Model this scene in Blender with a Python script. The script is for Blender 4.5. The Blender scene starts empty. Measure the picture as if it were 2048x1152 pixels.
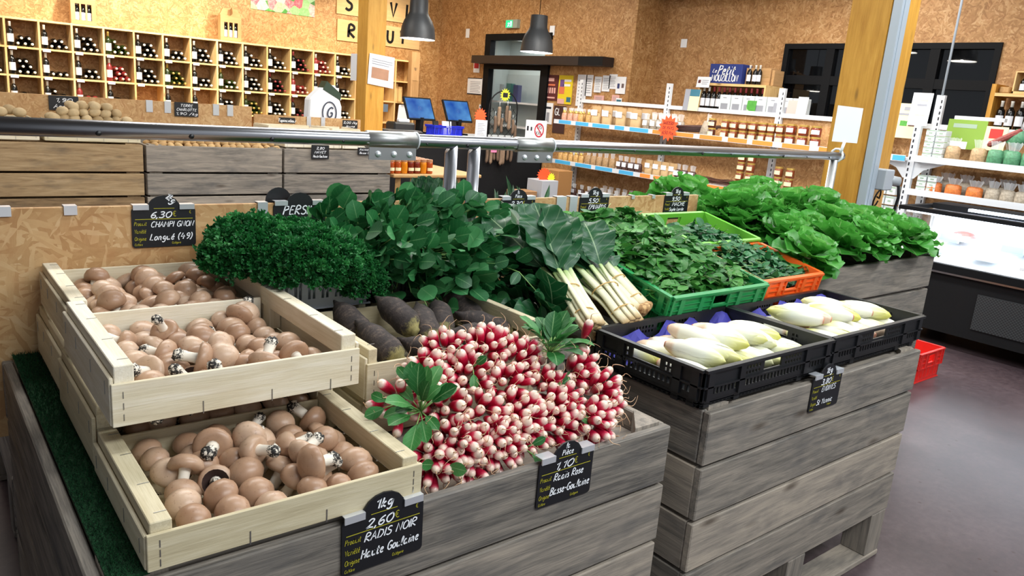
import bpy, math, random
from mathutils import Vector, Matrix, Euler
from math import sin, cos, pi, radians as R

SC = bpy.context.scene
COL = SC.collection

# ---------------------------------------------------------------- camera
CAM_H = 1.55
F_PX, YAW, PITCH, ROLL = 1527.73, R(39.389), R(13.744), R(4.6545)
fwd = Vector((sin(YAW)*cos(PITCH), cos(YAW)*cos(PITCH), -sin(PITCH)))
rt = Vector((cos(YAW), -sin(YAW), 0.0))
up = rt.cross(fwd)
cr, sr = cos(ROLL), sin(ROLL)
rt2 = rt*cr + up*sr
up2 = up*cr - rt*sr
cd = bpy.data.cameras.new('camera')
cd.sensor_fit = 'HORIZONTAL'; cd.sensor_width = 36.0
cd.lens = F_PX*36.0/2048.0
cd.clip_start = 0.05; cd.clip_end = 100
cam = bpy.data.objects.new('camera', cd); COL.objects.link(cam)
cam.matrix_world = Matrix(((rt2.x, up2.x, -fwd.x, 0), (rt2.y, up2.y, -fwd.y, 0), (rt2.z, up2.z, -fwd.z, CAM_H), (0, 0, 0, 1)))
SC.camera = cam

# ---------------------------------------------------------------- colour management, world
SC.view_settings.view_transform = 'Standard'
SC.view_settings.look = 'None'
SC.view_settings.gamma = 1.0
SC.view_settings.use_curve_mapping = False
SC.view_settings.exposure = 0.0
w = bpy.data.worlds.new('world'); SC.world = w; w.use_nodes = True
w.node_tree.nodes['Background'].inputs[0].default_value = (0.86, 0.92, 1.0, 1)
w.node_tree.nodes['Background'].inputs[1].default_value = 0.52

# ---------------------------------------------------------------- lights of the shop and added fills
def area(name, loc, sx, sy, power, col=(1, 1, 1), target=None):
    l = bpy.data.lights.new(name, 'AREA'); l.shape = 'RECTANGLE'; l.size = sx; l.size_y = sy
    l.energy = power; l.color = col
    o = bpy.data.objects.new(name, l); COL.objects.link(o); o.location = loc
    if target: o.rotation_euler = (Vector(target)-Vector(loc)).to_track_quat('-Z', 'Y').to_euler()
    return o
def spot(name, loc, target, power, ang, col=(1, 1, 1), blend=0.6, size=0.08):
    l = bpy.data.lights.new(name, 'SPOT'); l.energy = power; l.spot_size = R(ang); l.spot_blend = blend
    l.color = col; l.shadow_soft_size = size
    o = bpy.data.objects.new(name, l); COL.objects.link(o); o.location = loc
    o.rotation_euler = (Vector(target)-Vector(loc)).to_track_quat('-Z', 'Y').to_euler()
    return o
COOL = (0.93, 0.98, 1.0); WARM = (1.0, 0.89, 0.72)
# overhead strips above the vegetable stall and the aisles, some of them added fills
area('room_and_fill_light', (1.9, -0.9, 3.1), 3.2, 0.5, 100, COOL, (1.9, .8, .4))  # added fill behind the camera, brightens the bin fronts
area('room_and_fill_light', (2.1, 1.3, 3.3), 2.8, 0.4, 52, COOL)
area('room_and_fill_light', (1.4, 3.6, 3.3), 3.0, 0.35, 105, (1, .97, .92))
area('room_and_fill_light', (1.6, 7.4, 3.4), 3.0, 0.35, 60, (1, .95, .86))
area('room_and_fill_light', (7.0, 4.6, 3.5), 0.35, 3.0, 75, (1, .96, .9), (7.9, 4.6, 1.8))  # added fill aimed at the window-side wall to brighten it
area('room_and_fill_light', (4.6, 1.2, 3.2), 0.4, 3.0, 75, COOL)
area('room_and_fill_light', (4.6, 4.8, 3.3), 0.4, 3.0, 95, COOL)
area('room_and_fill_light', (6.2, 3.2, 3.3), 0.4, 3.4, 95, (1, .97, .92))
area('room_and_fill_light', (6.5, 8.8, 3.4), 0.4, 2.5, 70, (1, .92, .8))
# spots that wash the wine rack
for x_, p_ in ((0.9, 160), (2.75, 420), (4.6, 190), (6.5, 190)):
    spot('rack_spot', (x_, 10.7, 3.2), (x_, 12.2, 1.75), p_, 95, WARM)
area('rack_strip', (3.8, 9.6, 3.3), 5.5, 0.3, 130, (1, .88, .7), (3.8, 12.2, 1.6))

# ---------------------------------------------------------------- mesh builder
class MB:
    """collects shapes; build() links them as ONE mesh object.
    every vertex carries 'pc' (x = along the grain / length) and 'rnd' (one value per shape)"""
    def __init__(s, seed=0):
        s.v = []; s.f = []; s.mi = []; s.sm = []; s.pc = []; s.rn = []; s.m = 0; s.M = Matrix.Identity(4); s.r = random.Random(seed)
    def add(s, vs, fs, pcs, smooth=False, rnd=None, m=None):
        b = len(s.v); M = s.M
        if rnd is None: rnd = s.r.random()
        for p in vs:
            s.v.append(M @ Vector(p))
        s.pc.extend(pcs); s.rn.extend([rnd]*len(vs))
        mm = s.m if m is None else m
        for f in fs:
            s.f.append([i+b for i in f]); s.mi.append(mm); s.sm.append(smooth)
    def box(s, x0, x1, y0, y1, z0, z1, rnd=None, m=None, T=None):
        vs = [(x0, y0, z0), (x1, y0, z0), (x1, y1, z0), (x0, y1, z0), (x0, y0, z1), (x1, y0, z1), (x1, y1, z1), (x0, y1, z1)]
        d = [x1-x0, y1-y0, z1-z0]
        o = sorted(range(3), key=lambda i: -abs(d[i]))
        off = (s.r.uniform(0, 20), s.r.uniform(0, 20), s.r.uniform(0, 20))
        pcs = [(v[o[0]]+off[0], v[o[1]]+off[1], v[o[2]]+off[2]) for v in vs]
        if T is not None: vs = [tuple(T @ Vector(v)) for v in vs]
        s.add(vs, [(0, 3, 2, 1), (4, 5, 6, 7), (0, 1, 5, 4), (1, 2, 6, 5), (2, 3, 7, 6), (3, 0, 4, 7)], pcs, False, rnd, m)
    def bar(s, a, b, wd, th, upv=(0, 0, 1), rnd=None, m=None):
        a = Vector(a); b = Vector(b); d = b-a; L = d.length; x = d.normalized(); y = Vector(upv).cross(x)
        if y.length < 1e-5: y = Vector((0, 1, 0)).cross(x)
        y.normalize(); z = x.cross(y)
        T = Matrix(((x.x, y.x, z.x, a.x), (x.y, y.y, z.y, a.y), (x.z, y.z, z.z, a.z), (0, 0, 0, 1)))
        s.box(0, L, -wd/2, wd/2, -th/2, th/2, rnd, m, T)
    def lathe(s, prof, seg=16, T=None, rnd=None, m=None, smooth=True, cap=True, sx=1.0, sy=1.0):
        vs = []; fs = []; pcs = []; L = 0
        for i, (r, z) in enumerate(prof):
            for k in range(seg):
                a = 2*pi*k/seg
                vs.append((r*cos(a)*sx, r*sin(a)*sy, z)); pcs.append((z, r*cos(a), r*sin(a)))
        n = len(prof)
        for i in range(n-1):
            for k in range(seg):
                k2 = (k+1) % seg
                fs.append((i*seg+k, i*seg+k2, (i+1)*seg+k2, (i+1)*seg+k))
        if cap:
            if prof[0][0] > 1e-6: fs.append(tuple(range(seg-1, -1, -1)))
            if prof[-1][0] > 1e-6: fs.append(tuple((n-1)*seg+k for k in range(seg)))
        if T is not None: vs = [tuple(T @ Vector(v)) for v in vs]
        s.add(vs, fs, pcs, smooth, rnd, m)
    def cyl(s, a, b, r, seg=12, r2=None, rnd=None, m=None, smooth=True):
        a = Vector(a); b = Vector(b); d = b-a
        T = Matrix.Translation(a) @ d.to_track_quat('Z', 'Y').to_matrix().to_4x4()
        s.lathe([(r, 0), (r if r2 is None else r2, d.length)], seg, T, rnd, m, smooth)
    def tube(s, pts, r, seg=6, rnd=None, m=None, closed=False):
        pts = [Vector(p) for p in pts]; n = len(pts); vs = []; fs = []; pcs = []; acc = 0
        prev = None
        for i, p in enumerate(pts):
            if closed: d = pts[(i+1) % n]-pts[i-1]
            else: d = pts[min(i+1, n-1)]-pts[max(i-1, 0)]
            if d.length < 1e-9: d = Vector((0, 0, 1))
            d.normalize()
            if prev is None:
                u = d.orthogonal().normalized()
            else:
                u = (prev - d*prev.dot(d))
                u = u.normalized() if u.length > 1e-6 else d.orthogonal().normalized()
            prev = u; w_ = d.cross(u)
            rr = r[i] if isinstance(r, (list, tuple)) else r
            for k in range(seg):
                a = 2*pi*k/seg
                vs.append(tuple(p+u*(rr*cos(a))+w_*(rr*sin(a)))); pcs.append((i/max(1, n-1), cos(a), sin(a)))
        rng = n if closed else n-1
        for i in range(rng):
            j = (i+1) % n
            for k in range(seg):
                k2 = (k+1) % seg
                fs.append((i*seg+k, i*seg+k2, j*seg+k2, j*seg+k))
        if not closed:
            fs.append(tuple(range(seg-1, -1, -1))); fs.append(tuple((n-1)*seg+k for k in range(seg)))
        s.add(vs, fs, pcs, True, rnd, m)
    def prism(s, poly, y0, y1, rnd=None, m=None, T=None):
        """poly in the x-z plane (counter-clockwise seen from -y), extruded y0..y1"""
        n = len(poly); vs = [(p[0], y0, p[1]) for p in poly]+[(p[0], y1, p[1]) for p in poly]
        off = s.r.uniform(0, 20)
        pcs = [(p[0]+off, p[1]+off, 0) for p in poly]*2
        fs = [tuple(range(n)), tuple(range(2*n-1, n-1, -1))]
        for i in range(n):
            j = (i+1) % n
            fs.append((i, i+n, j+n, j))
        if T is not None: vs = [tuple(T @ Vector(v)) for v in vs]
        s.add(vs, fs, pcs, False, rnd, m)
    def ball(s, c, rx, ry, rz, seg=12, rings=8, rnd=None, m=None, rot=None, lump=0.0):
        vs = []; fs = []; pcs = []
        ph = s.r.uniform(0, 6)
        for i in range(rings+1):
            th = pi*i/rings
            for k in range(seg):
                a = 2*pi*k/seg
                d = Vector((sin(th)*cos(a), sin(th)*sin(a), cos(th)))
                q = 1+lump*(sin(3*d.x+ph)*cos(2.3*d.y+ph)+0.5*sin(4*d.z+2*ph))
                p = Vector((d.x*rx*q, d.y*ry*q, d.z*rz*q))
                if rot is not None: p = rot @ p
                vs.append(tuple(p+Vector(c))); pcs.append((d.z, d.x, d.y))
        for i in range(rings):
            for k in range(seg):
                k2 = (k+1) % seg
                fs.append((i*seg+k, (i+1)*seg+k, (i+1)*seg+k2, i*seg+k2))
        s.add(vs, fs, pcs, True, rnd, m)
    def leaf(s, T, L, W, bend=0.6, cup=0.2, pw=0.55, peak=0.5, n=6, wav=0.0, wk=9.0, m=None, rnd=None, c=2):
        """a leaf blade growing along local +x, upper side +z, curving down by bend radians"""
        vs = []; fs = []; pcs = []; x = z = 0.0; ph = s.r.uniform(0, 6)
        nc = 2*c+1
        for i in range(n+1):
            t = i/n
            if i:
                a = bend*(t-0.5/n)
                x += L/n*cos(a); z -= L/n*sin(a)
            tt = t**(math.log(0.5)/math.log(peak)) if t > 0 else 0
            wd = W/2*max(0.0, sin(pi*min(1, max(0, tt))))**pw
            if i == 0: wd = max(wd, W*0.03)
            a = bend*t
            for j in range(nc):
                q = (j-c)/c
                h = cup*abs(q)**1.5*wd + (wav*wd*abs(q)*sin(wk*t+ph+(2.1 if q > 0 else 0)) if wav else 0)
                vs.append((x+h*sin(a), q*wd, z+h*cos(a))); pcs.append((t, q, 0))
        for i in range(n):
            for j in range(nc-1):
                k = i*nc+j
                fs.append((k, k+nc, k+nc+1, k+1))
        vs = [tuple(T @ Vector(v)) for v in vs]
        s.add(vs, fs, pcs, True, rnd, m)
    def build(s, name, mats, parent=None, loc=None, bev=0.0, mat_world=None):
        me = bpy.data.meshes.new(name)
        me.from_pydata([tuple(v) for v in s.v], [], s.f)
        if not isinstance(mats, (list, tuple)): mats = [mats]
        for mt in mats: me.materials.append(mt)
        me.polygons.foreach_set('material_index', s.mi)
        me.polygons.foreach_set('use_smooth', s.sm)
        a = me.attributes.new('pc', 'FLOAT_VECTOR', 'POINT')
        flat = [c for p in s.pc for c in p]; a.data.foreach_set('vector', flat)
        a = me.attributes.new('rnd', 'FLOAT', 'POINT'); a.data.foreach_set('value', s.rn)
        me.update()
        o = bpy.data.objects.new(name, me); COL.objects.link(o)
        if parent: o.parent = parent
        if loc is not None: o.location = loc
        if bev:
            b = o.modifiers.new('bevel', 'BEVEL'); b.width = bev; b.segments = 1; b.limit_method = 'ANGLE'; b.angle_limit = R(40)
        return o

def thing(name, label, cat, loc=(0, 0, 0), rot=(0, 0, 0), group=None):
    o = bpy.data.objects.new(name, None); COL.objects.link(o); o.empty_display_size = 0.05
    o.location = loc; o.rotation_euler = rot
    return tag(o, label, cat, group)
def tag(o, label, cat, group=None, kind=None):
    o['label'] = label; o['category'] = cat
    if group: o['group'] = group
    if kind: o['kind'] = kind
    return o
def struct(o):
    o['kind'] = 'structure'; return o
def dup(root, loc=None, rot=None, label=None, group=None, scale=None):
    r = root.copy(); COL.objects.link(r)
    if loc is not None: r.location = loc
    if rot is not None: r.rotation_euler = rot
    if scale is not None: r.scale = (scale,)*3 if isinstance(scale, (int, float)) else scale
    if label: r['label'] = label
    if group: r['group'] = group
    for ch in KIDS.get(root.name, ()):
        c = ch.copy(); COL.objects.link(c); c.parent = r
        for g in KIDS.get(ch.name, ()):
            d = g.copy(); COL.objects.link(d); d.parent = c
    return r
KIDS = {}
def kids(o):
    """remember the parts of a thing so that dup() copies them"""
    for a in (o,)+tuple(x for x in COL.objects if x.parent == o):
        KIDS[a.name] = [x for x in COL.objects if x.parent == a]
    return o
def TR(loc, rx=0, ry=0, rz=0, s=1):
    return Matrix.Translation(loc) @ Euler((rx, ry, rz)).to_matrix().to_4x4() @ Matrix.Scale(s, 4)
def frame(p, x, zup=(0, 0, 1)):
    """matrix at p with local x along x, z as near zup as can be"""
    x = Vector(x).normalized(); z = Vector(zup); y = z.cross(x)
    if y.length < 1e-4: y = Vector((0, 1, 0)).cross(x)
    y.normalize(); z = x.cross(y); p = Vector(p)
    return Matrix(((x.x, y.x, z.x, p.x), (x.y, y.y, z.y, p.y), (x.z, y.z, z.z, p.z), (0, 0, 0, 1)))

# ---------------------------------------------------------------- materials
class G:
    def __init__(s, name):
        s.m = bpy.data.materials.new(name); s.m.use_nodes = True; s.t = s.m.node_tree
        s.b = s.t.nodes['Principled BSDF']; s.out = s.t.nodes['Material Output']
    def n(s, typ, **k):
        x = s.t.nodes.new(typ)
        ins = k.pop('ins', {})
        for a, b in k.items(): setattr(x, a, b)
        for a, b in ins.items(): s.set(x, a, b)
        return x
    def set(s, x, a, b):
        if isinstance(b, bpy.types.NodeSocket): s.t.links.new(b, x.inputs[a])
        else: x.inputs[a].default_value = b
    def p(s, **k):
        for a, b in k.items(): s.set(s.b, a.replace('_', ' '), b)
        return s
    def attr(s, name, out='Vector'):
        return s.n('ShaderNodeAttribute', attribute_name=name).outputs[out]
    def obj(s): return s.n('ShaderNodeTexCoord').outputs['Object']
    def map(s, v, scale=(1, 1, 1), rot=(0, 0, 0), loc=(0, 0, 0)):
        return s.n('ShaderNodeMapping', ins={'Vector': v, 'Scale': scale, 'Rotation': rot, 'Location': loc}).outputs[0]
    def noise(s, v, scale=5, detail=3, rough=0.55, dist=0.0):
        return s.n('ShaderNodeTexNoise', ins={'Vector': v, 'Scale': scale, 'Detail': detail, 'Roughness': rough, 'Distortion': dist}).outputs['Fac']
    def ramp(s, f, stops, interp='LINEAR'):
        r = s.n('ShaderNodeValToRGB', ins={'Fac': f}); e = r.color_ramp.elements; r.color_ramp.interpolation = interp
        while len(e) < len(stops): e.new(0.5)
        for i, (p_, c) in enumerate(stops): e[i].position = p_; e[i].color = tuple(c)+(1,) if len(c) == 3 else c
        return r.outputs['Color']
    def mix(s, f, a, b, mode='MIX'):
        x = s.n('ShaderNodeMix', data_type='RGBA', blend_type=mode, clamp_factor=True)
        s.set(x, 0, f); s.set(x, 6, a if isinstance(a, bpy.types.NodeSocket) or len(a) == 4 else tuple(a)+(1,))
        s.set(x, 7, b if isinstance(b, bpy.types.NodeSocket) or len(b) == 4 else tuple(b)+(1,))
        return x.outputs[2]
    def math(s, op, a, b=0.0):
        x = s.n('ShaderNodeMath', operation=op); s.set(x, 0, a); s.set(x, 1, b); return x.outputs[0]
    def bump(s, h, st=0.3, d=0.01):
        return s.n('ShaderNodeBump', ins={'Height': h, 'Strength': st, 'Distance': d}).outputs[0]
def lin(c):
    """sRGB 0..255 to linear"""
    return tuple(((x/255)/12.92 if x/255 <= 0.04045 else ((x/255+0.055)/1.055)**2.4) for x in c)
def plain(name, rgb, rough=0.5, metal=0.0, **k):
    g = G(name); g.p(Base_Color=lin(rgb)+(1,), Roughness=rough, Metallic=metal, **k); return g.m
def emit(name, rgb, st):
    g = G(name); g.p(Base_Color=lin(rgb)+(1,), Emission_Color=lin(rgb)+(1,), Emission_Strength=st); return g.m
def vary(name, a, b, rough=0.5, c=None, scale=8, spec=0.5, amt=.35, **k):
    """colour runs from a to b by the shape's own random value, with fine mottling"""
    g = G(name); r = g.attr('rnd', 'Fac')
    col = g.ramp(r, [(0, lin(a)), (1, lin(b))] if c is None else [(0, lin(a)), (.5, lin(b)), (1, lin(c))])
    nz = g.noise(g.obj(), scale, 3)
    col = g.mix(g.math('MULTIPLY', g.ramp(nz, [(.3, (0, 0, 0)), (.7, (1, 1, 1))]), amt), col, g.mix(1.0, col, (.4, .4, .4), 'MULTIPLY'))
    g.p(Base_Color=col, Roughness=rough, Specular_IOR_Level=spec, **k); return g.m

def osb(name, ax, long, short, cols, bright=1.0):
    g = G(name)
    sep = g.n('ShaderNodeSeparateXYZ', ins={0: g.obj()})
    uv = g.n('ShaderNodeCombineXYZ', ins={0: sep.outputs[ax[0]], 1: sep.outputs[ax[1]]}).outputs[0]
    warp = g.n('ShaderNodeTexNoise', ins={'Vector': uv, 'Scale': 1.2/long, 'Detail': 2})
    wv = g.n('ShaderNodeVectorMath', operation='MULTIPLY_ADD', ins={0: warp.outputs['Color'], 1: (short*1.6,)*3, 2: uv}).outputs[0]
    val = pr = None
    for i, ang in enumerate((8, 38, 68, 97, 128, 160)):
        mp = g.n('ShaderNodeMapping', ins={'Vector': wv, 'Rotation': (0, 0, R(ang)), 'Location': (i*3.3, i*7.1, 0)}).outputs[0]
        mp = g.n('ShaderNodeVectorMath', operation='MULTIPLY', ins={0: mp, 1: (1/long, 1/short, 1)}).outputs[0]
        vo = g.n('ShaderNodeTexVoronoi', voronoi_dimensions='2D', ins={'Vector': mp, 'Scale': 1.0, 'Randomness': 1.0})
        sc = g.n('ShaderNodeSeparateColor', ins={0: vo.outputs['Color']})
        v_, p_ = sc.outputs[0], sc.outputs[1]
        grain = g.noise(g.n('ShaderNodeVectorMath', operation='MULTIPLY', ins={0: mp, 1: (1.5, 6, 1)}).outputs[0], 1.0, 2)
        v_ = g.math('ADD', g.math('MULTIPLY', v_, .8), g.math('MULTIPLY', grain, .25))
        if val is None: val, pr = v_, p_
        else:
            gt = g.math('GREATER_THAN', p_, pr)
            mx = g.n('ShaderNodeMix', data_type='FLOAT'); g.set(mx, 0, gt); g.set(mx, 2, val); g.set(mx, 3, v_)
            val = mx.outputs[0]; pr = g.math('MAXIMUM', p_, pr)
    n2 = g.noise(uv, 60, 3)
    val = g.math('ADD', val, g.math('MULTIPLY', g.math('SUBTRACT', n2, .5), .25))
    k = len(cols)-1
    n3 = g.noise(uv, 5.5, 4, .65)
    val = g.math('ADD', g.math('MULTIPLY', val, .5), g.math('MULTIPLY', n3, .52))
    col = g.ramp(val, [(.18+.66*i/k, tuple(c*bright for c in lin(cc))) for i, cc in enumerate(cols)])
    n4 = g.noise(uv, 13, 3, .6, 1.0)
    col = g.mix(g.ramp(n4, [(.45, (0, 0, 0)), (.7, (.35, .35, .35))]), col, g.mix(1.0, col, (.82, .62, .52), 'MULTIPLY'))
    g.p(Base_Color=col, Roughness=.62, Normal=g.bump(val, .25, .002)); return g.m

def planks(name, cols, stain=(70, 66, 60), gscale=1.0, st=0.6, rough=.75, knots=True):
    """sawn boards, the grain runs along pc.x"""
    g = G(name); pc = g.attr('pc'); rn = g.attr('rnd', 'Fac')
    pcn = g.map(pc, (1.3*gscale, 14*gscale, 14*gscale))
    n1 = g.noise(pcn, 3.0, 5, .6, .6)
    n2 = g.noise(g.map(pc, (5*gscale, 150*gscale, 150*gscale)), 2.0, 4, .7)
    v = g.math('ADD', g.math('MULTIPLY', n1, .6), g.math('MULTIPLY', n2, .4))
    v = g.math('ADD', v, g.math('MULTIPLY', g.math('SUBTRACT', rn, .5), .22))
    k = len(cols)-1
    col = g.ramp(v, [(.3+.4*i/k, lin(c)) for i, c in enumerate(cols)])
    n3 = g.noise(g.map(pc, (2.2, 5, 5)), 2.2, 3, .6)
    col = g.mix(g.ramp(n3, [(.52, (0, 0, 0)), (.75, (st, st, st))]), col, lin(stain))
    if knots:
        vo = g.n('ShaderNodeTexVoronoi', ins={'Vector': g.map(pc, (3.2, 11, 11)), 'Scale': 1.0, 'Randomness': 1.0})
        kn = g.ramp(vo.outputs['Distance'], [(.04, (1, 1, 1)), (.17, (0, 0, 0))])
        col = g.mix(g.math('MULTIPLY', kn, .7), col, lin((62, 48, 36)))
    g.p(Base_Color=col, Roughness=rough, Specular_IOR_Level=.3, Normal=g.bump(v, .35, .004)); return g.m

M = {}
M['osb_xz'] = osb('osb_panel', (0, 2), .085, .013, [(168, 122, 74), (188, 146, 96), (203, 164, 114), (216, 184, 140)])
M['osb_wall_y'] = osb('osb_wall_y', (1, 2), .075, .017, [(134, 92, 50), (162, 118, 70), (184, 140, 90), (208, 172, 126)])
M['osb_wall_x'] = osb('osb_wall_x', (0, 2), .075, .017, [(138, 96, 52), (164, 120, 70), (186, 144, 92), (208, 172, 124)])
M['weathered'] = planks('weathered_planks', [(86, 82, 78), (126, 119, 110), (152, 142, 130), (176, 163, 147)], (80, 80, 82))
M['old_brown'] = planks('brown_planks', [(104, 82, 58), (142, 116, 84), (164, 138, 102), (182, 156, 120)], (84, 78, 70), st=.5)
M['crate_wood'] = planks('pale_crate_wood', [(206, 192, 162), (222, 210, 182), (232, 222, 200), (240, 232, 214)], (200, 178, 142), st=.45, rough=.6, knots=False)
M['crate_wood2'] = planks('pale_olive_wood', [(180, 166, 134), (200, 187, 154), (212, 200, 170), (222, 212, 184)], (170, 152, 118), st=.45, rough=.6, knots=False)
M['pine'] = planks('honey_pine_post', [(170, 116, 40), (192, 138, 54), (206, 152, 64), (216, 164, 76)], (160, 108, 40), gscale=.6, st=.3, rough=.5)
M['shelf_wood'] = planks('pale_shelf_pine', [(206, 164, 104), (222, 184, 124), (232, 198, 140), (240, 210, 156)], (206, 160, 100), gscale=.6, st=.3, rough=.5)
M['table_wood'] = planks('table_wood', [(168, 128, 80), (190, 150, 98), (206, 168, 114)], (150, 110, 70), st=.3, rough=.5)
def brushed(name, rgb, rough=.28):
    g = G(name); pc = g.attr('pc')
    g.p(Base_Color=lin(rgb)+(1,), Metallic=1.0, Roughness=rough, Anisotropic=.3); return g.m
M['steel'] = brushed('brushed_steel', (168, 168, 172), .30)
M['steel_dull'] = brushed('satin_steel', (168, 168, 166), .42)
M['chrome'] = plain('chrome_clip', (222, 225, 230), .3, .55)
M['galva'] = plain('grey_conduit', (176, 186, 196), .45, .25)
M['white_metal'] = plain('white_enamel', (212, 215, 219), .4)
M['black_plastic'] = plain('black_plastic', (22, 23, 26), .42)
M['black'] = plain('matt_black', (14, 14, 16), .75, Specular_IOR_Level=.25)
M['black_frame'] = plain('black_frame', (10, 11, 14), .7, Specular_IOR_Level=.2)
M['slate'] = plain('slate_board', (17, 18, 23), .5)
M['chalk'] = plain('white_marker', (246, 248, 252), .8)
M['yellow_ink'] = plain('yellow_print', (176, 168, 40), .8)
M['white'] = plain('white_paper', (236, 238, 242), .8)
M['ink'] = plain('dark_print', (40, 40, 48), .8)
M['green_plastic'] = plain('green_plastic', (28, 134, 70), .45)
M['lime_plastic'] = plain('lime_plastic', (108, 186, 58), .4)
M['orange_plastic'] = plain('orange_plastic', (238, 100, 34), .4)
M['red_plastic'] = plain('red_plastic', (222, 44, 36), .4)
M['blue_plastic'] = plain('blue_plastic', (28, 44, 200), .4)
M['grey_plastic'] = plain('pale_grey_plastic', (196, 204, 214), .45)
M['neon_orange'] = plain('neon_orange_card', (255, 88, 40), .7)
M['neon_yellow'] = plain('neon_yellow_card', (236, 240, 50), .7)
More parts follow.
